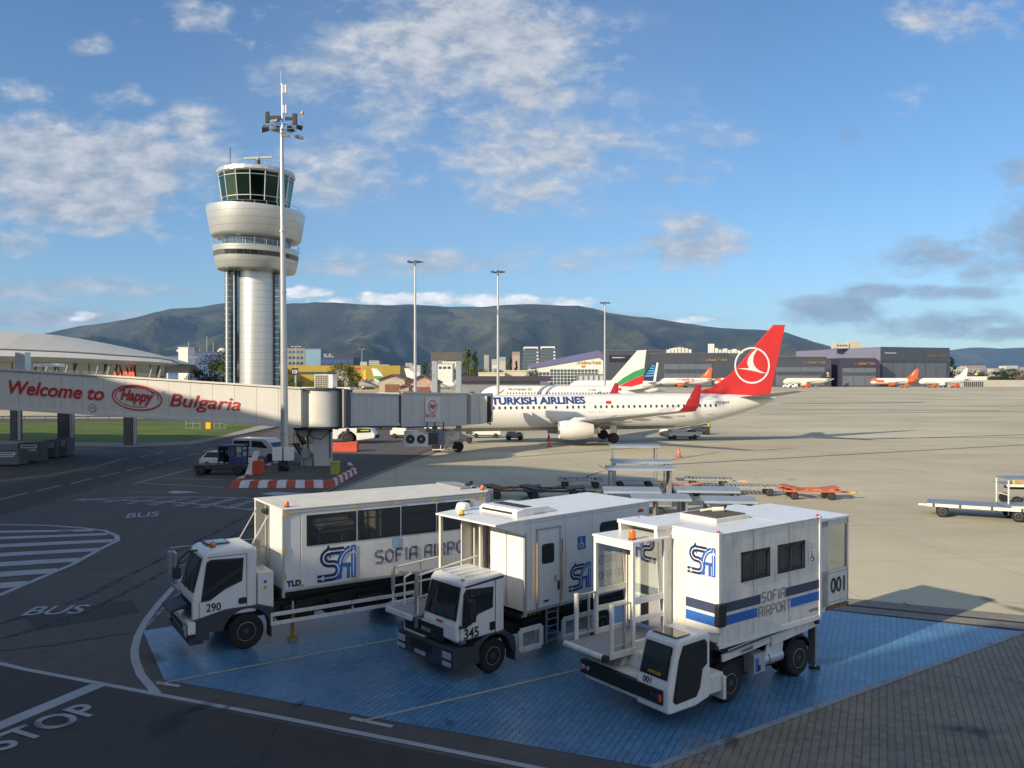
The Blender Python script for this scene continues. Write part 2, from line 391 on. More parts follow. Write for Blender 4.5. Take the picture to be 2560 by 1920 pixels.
def wheel(parent, x, y, z, r, w, rimr=.55, name='wheel', side=1):
    """tyre with a child rim; axis along local y, outer face towards side"""
    t = MB().m(RUBBER)
    h = w / 2
    t.lathe([(r * rimr, -h), (r * .9, -h), (r, -h * .7), (r, h * .7), (r * .9, h), (r * rimr, h)], (0, 0, 0), 28, 'y')
    wo_ = t.build(name, parent, smooth=True); wo_.location = (x, y, z)
    q = MB().m(RIM); e = side * (h + .004)
    q.lathe([(r * rimr, e * .96), (r * rimr * .94, e), (r * rimr * .82, e * .78), (r * .38, e * .70)], (0, 0, 0), 24, 'y', cap=False); q.m(HUB).lathe([(r * .38, e * .70), (r * .24, e * .76), (r * .17, e * .98), (r * .1, e * 1.02), (.001, e * 1.02)], (0, 0, 0), 20, 'y', cap=False)
    q.m(CHASSIS)
    for k in range(8):
        a = k * math.pi / 4
        q.cyl((math.cos(a) * r * .42, e * .6, math.sin(a) * r * .42), (math.cos(a) * r * .42, e * .80, math.sin(a) * r * .42), r * .05, n=8)
    q.build('rim', wo_, smooth=True)
    return wo_
# ================================================================== SETTING
def ground_mat(name, c1, c2, rough=.75, scale=.15, joints=None, stain=.35, streak=None, joint_ang=0.0, pits=0.0):
    m_, n, l, b = new_mat(name)
    f = noise_fac(n, l, scale, 8, .62)
    a = ramp(n, l, f, [(.3, c1), (.7, c2)])
    f2 = noise_fac(n, l, scale * 9, 6, .7)
    mx = n.new('ShaderNodeMix'); mx.data_type = 'RGBA'; mx.blend_type = 'MULTIPLY'; mx.inputs[0].default_value = stain
    l.new(a, mx.inputs[6]); l.new(ramp(n, l, f2, [(.3, (.6, .6, .6)), (.65, (1.1, 1.1, 1.1))]), mx.inputs[7]); out = mx.outputs[2]
    if streak:
        f3 = noise_fac(n, l, 1, 6, .6, stretch=streak)
        m2 = n.new('ShaderNodeMix'); m2.data_type = 'RGBA'; m2.blend_type = 'MULTIPLY'; m2.inputs[0].default_value = .75
        l.new(out, m2.inputs[6]); l.new(ramp(n, l, f3, [(.40, (.72, .71, .70)), (.56, (1.0, 1.0, 1.0))]), m2.inputs[7]); out = m2.outputs[2]
    if joints:
        t = n.new('ShaderNodeTexCoord'); mp = n.new('ShaderNodeMapping'); l.new(t.outputs['Object'], mp.inputs[0]); mp.inputs['Rotation'].default_value = (0, 0, joint_ang)
        br = n.new('ShaderNodeTexBrick'); l.new(mp.outputs[0], br.inputs['Vector']); br.offset = 0
        br.inputs['Color1'].default_value = (1, 1, 1, 1); br.inputs['Color2'].default_value = (.9, .9, .91, 1); br.inputs['Mortar'].default_value = (.5, .49, .48, 1)
        br.inputs['Scale'].default_value = 1; br.inputs['Brick Width'].default_value = joints; br.inputs['Row Height'].default_value = joints; br.inputs['Mortar Size'].default_value = .035; br.inputs['Bias'].default_value = 0
        m3 = n.new('ShaderNodeMix'); m3.data_type = 'RGBA'; m3.blend_type = 'MULTIPLY'; m3.inputs[0].default_value = .55
        l.new(out, m3.inputs[6]); l.new(br.outputs[0], m3.inputs[7]); out = m3.outputs[2]
    l.new(out, b.inputs['Base Color']); b.inputs['Roughness'].default_value = rough; b.inputs['Specular IOR Level'].default_value = .3
    bp = n.new('ShaderNodeBump'); bp.inputs['Strength'].default_value = .25; bp.inputs['Distance'].default_value = .01
    l.new(noise_fac(n, l, 25, 3), bp.inputs['Height']); l.new(bp.outputs[0], b.inputs['Normal'])
    return m_
def paver_mat(name, c1, c2, joint, rough, dark=.35, worn=None, spec=.5):
    """interlocking pavers: zigzag long joints, short cross joints"""
    m_, n, l, b = new_mat(name)
    def M(op, a, b_=None, clamp=False):
        x = n.new('ShaderNodeMath'); x.operation = op; x.use_clamp = clamp
        for i, v in enumerate((a, b_)):
            if v is None: continue
            if isinstance(v, (int, float)): x.inputs[i].default_value = v
            else: l.new(v, x.inputs[i])
        return x.outputs[0]
    t = n.new('ShaderNodeTexCoord'); mp = n.new('ShaderNodeMapping'); mp.vector_type = 'POINT'; l.new(t.outputs['Object'], mp.inputs[0]); mp.inputs['Rotation'].default_value = (0, 0, R(24.0))
    s = n.new('ShaderNodeSeparateXYZ'); l.new(mp.outputs[0], s.inputs[0])
    wobble = noise_fac(n, l, 1.6, 3)
    W_, H_ = .150, .165
    tri = M('PINGPONG', M('MULTIPLY', s.outputs[1], 1 / H_), .5)          # 0..0.5
    xx = M('ADD', M('MULTIPLY', s.outputs[0], 1 / W_), M('MULTIPLY', tri, .42))
    row = M('FLOOR', xx); fx = M('ABSOLUTE', M('SUBTRACT', M('FRACT', xx), .5))          # 0.5 at the joint
    yy = M('ADD', M('MULTIPLY', s.outputs[1], 1 / H_), M('MULTIPLY', row, .5))
    fy = M('ABSOLUTE', M('SUBTRACT', M('FRACT', yy), .5))
    jx = M('MULTIPLY', M('SUBTRACT', fx, M('SUBTRACT', .462, M('MULTIPLY', wobble, .09))), 14, True)
    jy = M('MULTIPLY', M('SUBTRACT', fy, .472), 18, True)
    j = M('MAXIMUM', jx, M('MULTIPLY', jy, .5))
    wn = n.new('ShaderNodeTexWhiteNoise'); cv = n.new('ShaderNodeCombineXYZ'); l.new(row, cv.inputs[0]); l.new(M('FLOOR', yy), cv.inputs[1]); l.new(cv.outputs[0], wn.inputs['Vector'])
    base = ramp(n, l, noise_fac(n, l, .35, 6, .65), [(.32, c1), (.68, c2)])
    mx = n.new('ShaderNodeMix'); mx.data_type = 'RGBA'; mx.blend_type = 'MULTIPLY'; mx.inputs[0].default_value = 1
    l.new(base, mx.inputs[6]); l.new(ramp(n, l, wn.outputs[0], [(0, (.84, .84, .84)), (1, (1.1, 1.1, 1.1))]), mx.inputs[7]); out = mx.outputs[2]
    spots = n.new('ShaderNodeMix'); spots.data_type = 'RGBA'; f = noise_fac(n, l, 1.3, 7, .72)
    mr = n.new('ShaderNodeMapRange'); l.new(f, mr.inputs[0]); mr.inputs[1].default_value = .57; mr.inputs[2].default_value = .72; mr.inputs[4].default_value = dark
    l.new(mr.outputs[0], spots.inputs[0]); l.new(out, spots.inputs[6]); spots.inputs[7].default_value = (joint[0], joint[1], joint[2], 1); out = spots.outputs[2]
    if worn:
        ww = n.new('ShaderNodeMix'); ww.data_type = 'RGBA'; f = noise_fac(n, l, 2.6, 8, .75)
        mr = n.new('ShaderNodeMapRange'); l.new(f, mr.inputs[0]); mr.inputs[1].default_value = .62; mr.inputs[2].default_value = .74; mr.inputs[4].default_value = .6
        l.new(mr.outputs[0], ww.inputs[0]); l.new(out, ww.inputs[6]); ww.inputs[7].default_value = (*worn, 1); out = ww.outputs[2]
    jm = n.new('ShaderNodeMix'); jm.data_type = 'RGBA'; l.new(M('MULTIPLY', j, .95), jm.inputs[0]); l.new(out, jm.inputs[6]); jm.inputs[7].default_value = (*joint, 1)
    l.new(jm.outputs[2], b.inputs['Base Color']); b.inputs['Roughness'].default_value = rough; b.inputs['Specular IOR Level'].default_value = spec
    bp = n.new('ShaderNodeBump'); bp.inputs['Strength'].default_value = .5; bp.inputs['Distance'].default_value = .008
    l.new(M('SUBTRACT', 1, j), bp.inputs['Height']); l.new(bp.outputs[0], b.inputs['Normal'])
    return m_
APRON = ground_mat('apron_concrete', (.46, .415, .295), (.61, .55, .395), .8, .03, joints=7.5, joint_ang=R(-8), streak=(.012, .05, 1), stain=.22)
ASPHALT = ground_mat('asphalt', (.088, .080, .072), (.118, .108, .098), .8, .12, stain=.5)
ASPH_D = ground_mat('dark_asphalt', (.054, .047, .043), (.070, .062, .056), .75, .2, stain=.4)
PAVE_CON = ground_mat('kerb_concrete', (.19, .175, .15), (.26, .24, .21), .85, .4)
LAND = ground_mat('far_land', (.075, .09, .05), (.14, .13, .08), .9, .004)
BLUEP = paver_mat('blue_painted_pavers', (.065, .175, .31), (.105, .26, .42), (.012, .026, .055), .34, .3, worn=(.11, .22, .36), spec=.55)
GREYP = paver_mat('grey_pavers', (.21, .175, .13), (.28, .235, .175), (.022, .02, .018), .7, .55, spec=.3)
GRASS = ground_mat('lawn_grass', (.060, .105, .018), (.13, .18, .035), .9, .12, stain=.6)
# road paint that has worn away in places
def worn_paint(name, c, keep=.45):
    m_, n, l, b = new_mat(name)
    f = noise_fac(n, l, 3.5, 8, .72)
    l.new(ramp(n, l, noise_fac(n, l, 1.2, 5), [(.3, col(c, .8)), (.7, c)]), b.inputs['Base Color']); b.inputs['Roughness'].default_value = .7
    mr = n.new('ShaderNodeMapRange'); l.new(f, mr.inputs[0]); mr.inputs[1].default_value = keep - .10; mr.inputs[2].default_value = keep + .03; l.new(mr.outputs[0], b.inputs['Alpha'])
    return m_
RP = worn_paint('white_road_paint', (.40, .41, .42), .36); RPT = worn_paint('road_letter_paint', (.38, .39, .40), .20); RPF = worn_paint('faded_road_paint', (.25, .26, .265), .48)
RPA = worn_paint('apron_white_paint', (.62, .58, .50), .46); RPY = worn_paint('yellow_apron_paint', (.55, .42, .12), .5)
RPK = worn_paint('bay_line_paint', (.40, .39, .31), .42); RPR = worn_paint('red_apron_paint', (.38, .09, .06), .46)
RPW = worn_paint('bay_border_paint', (.30, .32, .34), .42)

# ---- ground: one sheet of concrete apron to 900 m, land beyond
mb = MB().m(APRON)
ys = [-300, -60, 0, 40, 100, 180] + [180 + i * 20 for i in range(1, 15)] + [520, 620, 760, 900]
xs = [-1200, -600, -200, 0, 200, 600, 1200]
for i in range(len(ys) - 1):
    for j in range(len(xs) - 1):
        mb.poly([(xs[j], ys[i], terr(ys[i])), (xs[j + 1], ys[i], terr(ys[i])), (xs[j + 1], ys[i + 1], terr(ys[i + 1])), (xs[j], ys[i + 1], terr(ys[i + 1]))])
tag(mb.build('ground'), kind='structure')
mb = MB().m(LAND)
mb.poly([(-1200, 900, 2), (1200, 900, 2), (40000, 40000, 2), (-40000, 40000, 2)])
mb.poly([(-1200, -300, -.1), (-1200, 900, 2), (-40000, 40000, 2), (-40000, -300, -.1)])
mb.poly([(1200, 900, 2), (1200, -300, -.1), (40000, -300, -.1), (40000, 40000, 2)])
tag(mb.build('land'), kind='structure')
def sheet(name, mat, pts, z, kind='structure'):
    o = MB().m(mat).poly([(p[0], p[1], z) for p in pts]).build(name); return tag(o, kind=kind)
# asphalt service road area on the left and in front
road = [(-90, 8), (-60, -6), (30, -6), (30, 8), (16.6, 15.5), (14.6, 23.9), (9.6, 26.5), (-3.5, 32.2), (-9.8, 45), (-11.6, 52.5), (-7.4, 79), (-4.6, 100), (-12, 130), (-30, 150), (-160, 150), (-160, 20)]
sheet('service_road', ASPHALT, road, .004)
# darker, newer asphalt strip at the very front
sheet('front_road', ASPH_D, [(-30, 27.8), (-34, 6), (-20, -2), (8, -2), (5.0, 12.9)], .008)
# darker lane towards the back left
rb = [g(0, 1290), g(170, 1240), g(420, 1165), g(640, 1092), g(760, 1046), g(700, 1046), g(560, 1086), g(470, 1112), g(300, 1118), g(180, 1128), g(330, 1150), g(250, 1176), g(0, 1215)]
sheet('back_road', ASPH_D, [(p.x, p.y) for p in rb], .008)
A_, B_, C_, D_, E_ = (-10.4, 23.3), (-8.2, 19.5), (2.6, 15.05), (14.4, 23.2), (-.5, 30.2)
sheet('blue_bay', BLUEP, [A_, B_, C_, D_, E_], .012)
sheet('grey_pavement', GREYP, [C_, (5.5, 11.2), (9, 6), (30, 8), (30, 30), (D_[0] + .4, D_[1] + .1), D_], .010)
# concrete strip with a slot drain along the rear edge of the bay
dd = Vector((.917, -.40, 0)); nn_ = Vector((.40, .917, 0))
o_ = Vector((D_[0], D_[1], 0))
def strip(name, mat, p, q, wdt, z): 
    p, q = Vector(p), Vector(q); d = (q - p).normalized(); n_ = Vector((-d.y, d.x, 0)) * wdt / 2
    return sheet(name, mat, [p - n_, q - n_, q + n_, p + n_], z)
strip('concrete_strip', PAVE_CON, o_ - dd * 16 + nn_ * 1.0, o_ + dd * 14 + nn_ * 1.0, 1.7, .016)
DRAIN = paint('drain_black', (.012, .012, .012), .8)
strip('slot_drain', DRAIN, o_ - dd * 16 + nn_ * .95, o_ + dd * 14 + nn_ * .95, .16, .020)
strip('joint_line', DRAIN, o_ - dd * 16 + nn_ * .18, o_ + dd * 14 + nn_ * .18, .05, .020)
# second drain running away beside the striped island
strip('concrete_strip', PAVE_CON, g(800, 1240), g(1080, 1128), .95, .016)
strip('slot_drain', DRAIN, g(790, 1242), g(1085, 1122), .22, .020)
# long dark seams of the apron
SEAM = paint('apron_seam', (.10, .10, .11), .8, var=.3)
for a, b, wd in (((1560, 1168), (2560, 1112), .30), ((2150, 1099), (2700, 1083), .5), ((1900, 1036), (2560, 1028), 1.0), ((1950, 1007), (2310, 1004), 3.0), ((1600, 1100), (2700, 1092), .35), ((1950, 1018), (2500, 1022), 1.3)):
    p, q = g(*a), g(*b)
    z0, z1 = terr(p.y), terr(q.y)
    if z0 > .02:
        p, q = at(a[0], a[1], 1), at(b[0], b[1], 1)
        f = 1.0
        D = 14704 / (a[1] - 948) * .93; p = Vector(((a[0] - CX) / F * D, D, 0)); D2 = 14704 / (b[1] - 948) * .93; q = Vector(((b[0] - CX) / F * D2, D2, 0)); z0, z1 = terr(D), terr(D2)
    d = (q - p).normalized(); n_ = Vector((-d.y, d.x, 0)) * wd / 2
    o = MB().m(SEAM).poly([(*(p - n_)[:2], terr((p - n_).y) + .02), (*(q - n_)[:2], terr((q - n_).y) + .02), (*(q + n_)[:2], terr((q + n_).y) + .02), (*(p + n_)[:2], terr((p + n_).y) + .02)]).build('apron_seam'); tag(o, kind='structure')
# lawn
lw = [g(-400, 1092), g(150, 1104), g(330, 1107), g(470, 1103), g(560, 1088), g(640, 1066), g(690, 1054), g(400, 1054), g(100, 1056), g(-500, 1056)]
sheet('lawn', GRASS, [(p.x, p.y) for p in lw], .05)
PAVE_L = ground_mat('light_pavement', (.30, .28, .25), (.38, .35, .31), .85, .3)
sheet('pavement', PAVE_L, [(p.x, p.y) for p in (g(560, 1088), g(600, 1086), g(780, 1046), g(710, 1046), g(640, 1066))], .03)
sheet('pavement', PAVE_CON, [(p.x, p.y) for p in (g(-400, 1092), g(150, 1104), g(330, 1107), g(470, 1103), g(560, 1088), g(600, 1086), g(500, 1110), g(340, 1118), g(150, 1114), g(-400, 1102))], .02)
# the raised walkway island on the left, under the bridge
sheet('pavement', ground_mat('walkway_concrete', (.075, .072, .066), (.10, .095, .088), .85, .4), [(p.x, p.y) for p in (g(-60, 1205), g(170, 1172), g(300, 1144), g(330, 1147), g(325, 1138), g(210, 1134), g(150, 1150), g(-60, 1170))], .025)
# kerb of the lawn road with a real step
def kerb(name, pts, mat=PAVE_CON, wd=.25, h=.13):
    mb = MB().m(mat)
    for a, b in zip(pts, pts[1:]): mb.bar((a.x, a.y, h / 2), (b.x, b.y, h / 2), wd, h)
    return tag(mb.build(name), kind='structure')
kerb('kerb', [g(-400, 1101), g(150, 1116), g(330, 1120), g(480, 1113), g(600, 1088), g(790, 1047)])
kerb('kerb', [g(-60, 1212), g(120, 1192), g(240, 1170), g(320, 1146)])
# ---- painted markings
MK = [0]
def mark(name, mat, px, z=.014):
    MK[0] += 1; z += (MK[0] % 9) * .0003
    o = MB().m(mat).poly([(*g(*p)[:2], z) for p in px]).build(name); return tag(o, kind='structure')
def line(name, mat, pts, wd, z=.014, world=False):
    MK[0] += 1; z += (MK[0] % 9) * .0003
    P = [Vector(p) if world else g(*p) for p in pts]
    mb = MB().m(mat); ribbon(mb, [(p.x, p.y) for p in P], wd, lambda x, y: Vector((x, y, z)))
    return tag(mb.build(name), kind='structure')
line('road_edge_line', RP, [(-80, 1640), (60, 1674), (700, 1795), (1260, 1905), (1600, 1975)], .15)
mark('stop_line', RP, [(-40, 1822), (228, 1711), (262, 1716), (0, 1812 + 14), (-40, 1846)])
line('bay_guide_line', RP, [(476, 1428), (440, 1462), (400, 1506), (365, 1552), (345, 1590), (336, 1625), (338, 1652), (352, 1688), (392, 1736)], .2)
line('bay_guide_line', RPF, [(470, 1470), (432, 1497), (400, 1530), (368, 1564)], .12)
line('bay_line', RPK, [(390, 1712), (1015, 1594), (1300, 1540)], .10, .018)
line('bay_line', RPK, [(900, 1806), (1462, 1672), (1700, 1616)], .10, .018)
line('bay_border', RPW, [(C_[0] - .05, C_[1] + .02, 0), (D_[0], D_[1] + .02, 0)], .17, .018, True)
mark('bay_tick', RP, [(390, 1704), (452, 1714), (446, 1720), (398, 1712)])
mark('bay_tick', RP, [(880, 1793), (985, 1815), (978, 1821), (872, 1799)])
# hatched nose left
hx = [(-60, 1311), (120, 1314), (200, 1320), (262, 1327), (292, 1340), (294, 1352), (255, 1371), (180, 1412), (0, 1488), (-40, 1506)]
line('hatched_outline', RP, hx, .22)
def hatch_right(y):
    pts = [(120, 1314), (200, 1320), (262, 1327), (290, 1338), (294, 1350), (255, 1371), (180, 1412), (0, 1488)]
    for a, b in zip(pts, pts[1:]):
        if a[1] <= y <= b[1]: return a[0] + (b[0] - a[0]) * (y - a[1]) / (b[1] - a[1])
    return 0
for yr, yl, th in ((1325, 1331, 5), (1334, 1348, 6), (1350, 1368, 8), (1372, 1391, 9), (1397, 1415, 11), (1424, 1441, 13), (1456, 1470, 15)):
    xr = hatch_right(yr) - 6
    mark('hatch_stripe', RP, [(-60, yl - th * .5), (xr, yr - th * .2), (xr - th * 1.1, yr + th * .75), (-60, yl + th * .55)])
mb = MB().m(RUST); c = g(158, 1331); mb.cyl((c.x, c.y, .01), (c.x, c.y, .022), .42, n=24); o = mb.build('manhole_cover'); tag(o, kind='structure')
# chevron hatching in the middle distance
line('hatched_outline', RP, [(188, 1249), (340, 1243), (520, 1243), (700, 1248), (800, 1252)], .16)
line('hatched_outline', RP, [(188, 1249), (330, 1252), (450, 1257), (540, 1265), (640, 1277)], .16)
for x0 in range(270, 760, 62):
    yb = 1251 + max(0, (x0 - 250)) * .052
    mark('hatch_stripe', RPF, [(x0, 1245), (x0 + 22, 1245), (x0 - 66, yb + 2), (x0 - 94, yb + 1)])
# parking lines near the tractor, lane dashes, arrows
for pts, wd in (([(335, 1210), (480, 1172)], .16), ([(358, 1209), (560, 1219)], .14), ([(403, 1196), (560, 1200)], .13), ([(450, 1183), (520, 1184)], .12), ([(320, 1231), (496, 1232)], .10)):
    line('parking_line', RP, pts, wd)
mark('arrow_marking', RP, [(416, 1231), (436, 1227), (500, 1231), (436, 1235)]); mark('arrow_marking', RP, [(650, 1235), (690, 1230), (800, 1235), (690, 1240)])
DL = [((-20, 1254), (68, 1233)), ((88, 1229), (154, 1213)), ((176, 1210), (232, 1196)), ((247, 1193), (298, 1181)), ((316, 1178), (358, 1167)), ((372, 1164), (408, 1155)), ((422, 1152), (456, 1144)), ((468, 1140), (498, 1133)), ((505, 1130), (534, 1121)),
      ((350, 1143), (372, 1138)), ((386, 1136), (408, 1131)), ((456, 1121), (474, 1117)), ((212, 1130), (240, 1131)), ((262, 1130), (290, 1131)), ((660, 1098), (700, 1090))]
for a, b in DL: line('lane_dash', RP, [a, b], .13)
for a, b in (((1690, 1170), (1800, 1183)), ((1775, 1169), (1945, 1186)), ((1905, 1168), (2095, 1186)), ((2035, 1167), (2215, 1184)), ((2220, 1171), (2360, 1184)), ((2340, 1171), (2480, 1186)), ((2420, 1167), (2620, 1183)), ((2520, 1179), (2640, 1190))):
    line('apron_dash', RPA, [a, b], .28)
line('apron_line', RPA, [(2495, 1504), (2700, 1516)], .09); line('apron_line', RPY, [(2260, 990 + 6), (2375, 1025)], .8)
line('apron_line', RPR, [(1496, 1163), (1535, 1182)], .15); line('apron_line', RPR, [(1030, 1132), (1090, 1112)], .3)
line('apron_line', RPA, [(1150, 1207), (1345, 1201)], .09)
# words on the road
def road_text(s, a, b, up_px, height, lean=0.0, mat=None):
    p, q = g(*a), g(*b); xd = (q - p).normalized(); ud = Vector((-xd.y, xd.x, 0))
    return text(s, 'road_lettering', mat or RPT, None, (p.x, p.y, .018), xd, ud, (q - p).length, height, off=.004, bold=.012, shear=lean, kind='structure')
road_text('BUS', (50, 1541), (200, 1535), None, 1.0, .08)
road_text('BUS', (314, 1296), (398, 1291), None, 1.6, .1)
def stop_word():
    p = g(45, 1866); q = g(222, 1795); xd = (q - p).normalized(); ud = Vector((-xd.y, xd.x, 0)); p = p - xd * .30
    text('STOP', 'road_lettering', RPT, None, (p.x, p.y, .018), xd, ud, 2.23, .86, off=.004, bold=.02, kind='structure')
stop_word()
# sealed cracks, patches, oil spots and tyre marks
def stain_mat(name, c, amt, scale=2.0):
    m_, n, l, b = new_mat(name); b.inputs['Base Color'].default_value = (*c, 1); b.inputs['Roughness'].default_value = .5
    t = n.new('ShaderNodeTexCoord'); gr = n.new('ShaderNodeTexGradient'); gr.gradient_type = 'SPHERICAL'; mp = n.new('ShaderNodeMapping'); l.new(t.outputs['Object'], mp.inputs[0]); l.new(mp.outputs[0], gr.inputs[0])
    m1 = n.new('ShaderNodeMath'); m1.operation = 'MULTIPLY'; l.new(gr.outputs[1], m1.inputs[0]); l.new(noise_fac(n, l, scale, 6, .7), m1.inputs[1])
    mr = n.new('ShaderNodeMapRange'); l.new(m1.outputs[0], mr.inputs[0]); mr.inputs[1].default_value = .10; mr.inputs[2].default_value = .36; mr.inputs[4].default_value = amt; l.new(mr.outputs[0], b.inputs['Alpha']); return m_
OIL = stain_mat('oil_stain', (.02, .019, .017), .38); SCUFF = stain_mat('light_scuff', (.30, .29, .27), .25); RUB = stain_mat('tyre_mark', (.012, .012, .014), .3, 3.0)
spot = MB().m(OIL).poly([(math.cos(R(a)), math.sin(R(a)), 0) for a in range(0, 360, 15)]).build('oil_stain'); tag(spot, kind='structure'); spot.location = (*g(1000, 1560)[:2], .021); spot.scale = (.9, .5, 1)
rnd0 = random.Random(3)
for k in range(38):
    c = spot.copy()
    if k % 3 == 1: c.data = c.data.copy(); c.data.materials[0] = [SCUFF, RUB][k % 2]
    C.objects.link(c); x, y = rnd0.uniform(0, 2560), rnd0.uniform(1180, 1915); p = g(x, y); s_ = rnd0.uniform(.15, .7) * (1 + p.y / 60); c.location = (p.x, p.y, .021 + k * .0003 + .003); c.scale = (s_, s_ * rnd0.uniform(.25, .7), 1); c.rotation_euler = (0, 0, rnd0.uniform(0, 3.1))
TAR = paint('crack_seal_tar', (.018, .018, .02), .5)
def crack(pts, wd):
    r_ = random.Random(len(pts) + int(pts[0][0])); P = []
    for a, b in zip(pts, pts[1:]):
        A, B = g(*a), g(*b)
        for k in range(12): q_ = A.lerp(B, k / 12); P.append((q_.x + r_.uniform(-.05, .05), q_.y + r_.uniform(-.05, .05)))
    mb = MB().m(TAR); ribbon(mb, P, wd, lambda x, y: Vector((x, y, .0165))); tag(mb.build('sealed_crack'), kind='structure')
crack([(-20, 1629), (140, 1612), (336, 1580)], .10); crack([(820, 1480), (1000, 1420), (1180, 1400)], .05); crack([(400, 1330), (460, 1520)], .03); crack([(650, 1900), (700, 1800)], .03);
for pts, wd in (([(0, 1560), (200, 1500), (420, 1390), (620, 1290)], .22), ([(0, 1600), (220, 1530), (450, 1410), (660, 1300)], .22), ([(1300, 1250), (1500, 1180), (1800, 1130)], .3)):
    P = [g(*p) for p in pts]; mb = MB().m(RUB2 if 'RUB2' in globals() else worn_paint('tyre_track', (.03, .03, .034), .56)); ribbon(mb, [(p.x, p.y) for p in P], wd, lambda x, y: Vector((x, y, .0155))); tag(mb.build('tyre_track'), kind='structure')
for px in ([(700, 1330), (900, 1310), (930, 1345), (720, 1368)], [(60, 1420 + 120), (330, 1500), (350, 1530), (90, 1575)], [(1000, 1260), (1180, 1235), (1210, 1250), (1040, 1275)]):
    mark('asphalt_patch', ASPH_D, px, .0125)
# ---- mountains: a height field on rays of real distance
def terrain(name, prof, d0, d1, mat, nx=420, ny=64, amp=90, x0=-500, x1=3100, seedv=0, back=.75):
    def P(px):
        for (a, ya), (b, yb) in zip(prof, prof[1:]):
            if a <= px <= b: 
                t = (px - a) / (b - a); return ya + (yb - ya) * t
        return prof[0][1] if px < prof[0][0] else prof[-1][1]
    mb = MB().m(mat); vs = []; fs = []
    dpk = d0 + (d1 - d0) * .72
    for i in range(nx):
        px = x0 + (x1 - x0) * i / (nx - 1)
        hz = (948 - P(px)) / F * dpk + CAMZ
        for j in range(ny):
            t = j / (ny - 1); D = d0 + (d1 - d0) * t
            X = (px - CX) / F * D
            if t <= .72: s_ = (t / .72); e = s_ ** 1.25 * (1 - .28 * math.sin(s_ * math.pi))
            else: e = 1 - back * ((t - .72) / .28) ** 1.5
            nz = noise.fractal(Vector((X / 2600 + seedv, D / 2100, seedv)), 1.0, 2.1, 6)
            rdg = 1 - abs(noise.noise(Vector((X / 1500 + 5 + seedv, D / 4200 + 3, 1)))) * 2
            rd2 = 1 - abs(noise.noise(Vector((X / 620 + 9, D / 1700, 4)))) * 2
            wgt = math.sin(min(1, t / .72) * math.pi) ** .8 if t < .72 else .1
            z = hz * e + wgt * (amp * 1.5 * nz + amp * 2.6 * (rdg - .5) + amp * 1.1 * (rd2 - .5) + amp * .45 * noise.noise(Vector((X / 260, D / 420, 2)))) * min(1, hz / 700)
            z += 4 * noise.noise(Vector((X / 150, D / 150, 0)))
            vs.append((X, D, max(1.0, z)))
    for i in range(nx - 1):
        for j in range(ny - 1):
            a = i * ny + j; fs.append((a, a + ny, a + ny + 1, a + 1))
    mb.add(vs, fs); o = mb.build(name, smooth=True); return tag(o, kind='structure')
FOREST = ground_mat('forest_slope', (.006, .013, .010), (.060, .062, .028), .95, .0018, stain=.75)
nf, lf = FOREST.node_tree.nodes, FOREST.node_tree.links; bf = nf['Principled BSDF']; bpf = nf.new('ShaderNodeBump'); bpf.inputs['Strength'].default_value = 1.0; bpf.inputs['Distance'].default_value = 110
lf.new(noise_fac(nf, lf, .0028, 9, .62), bpf.inputs['Height']); lf.new(bpf.outputs[0], bf.inputs['Normal'])
mxf = nf.new('ShaderNodeMix'); mxf.data_type = 'RGBA'; srcf = bf.inputs['Base Color'].links[0].from_socket; mrf = nf.new('ShaderNodeMapRange'); lf.new(noise_fac(nf, lf, .0009, 7, .7), mrf.inputs[0]); mrf.inputs[1].default_value = .52; mrf.inputs[2].default_value = .60
lf.new(mrf.outputs[0], mxf.inputs[0]); lf.new(srcf, mxf.inputs[6]); mxf.inputs[7].default_value = (.075, .08, .045, 1); lf.new(mxf.outputs[2], bf.inputs['Base Color'])
PR = [(-400, 900), (60, 842), (116, 828), (231, 811), (347, 788), (428, 769), (490, 768), (555, 757), (640, 762), (717, 758), (787, 750), (870, 753), (983, 763), (1060, 764), (1157, 768), (1260, 764), (1331, 762), (1446, 764), (1520, 782), (1620, 797), (1736, 814), (1851, 826), (1935, 828), (1967, 831), (2036, 856), (2090, 872), (2200, 905), (2300, 940), (3100, 946)]
terrain('mountain', PR, 6500, 13500, FOREST, amp=135)
PR2 = [(-500, 935), (1800, 935), (2000, 905), (2200, 885), (2372, 874), (2441, 866), (2500, 871), (2560, 868), (2700, 862), (3100, 880)]
terrain('far_hills', PR2, 15000, 21000, FOREST, nx=140, ny=20, amp=80, seedv=7)
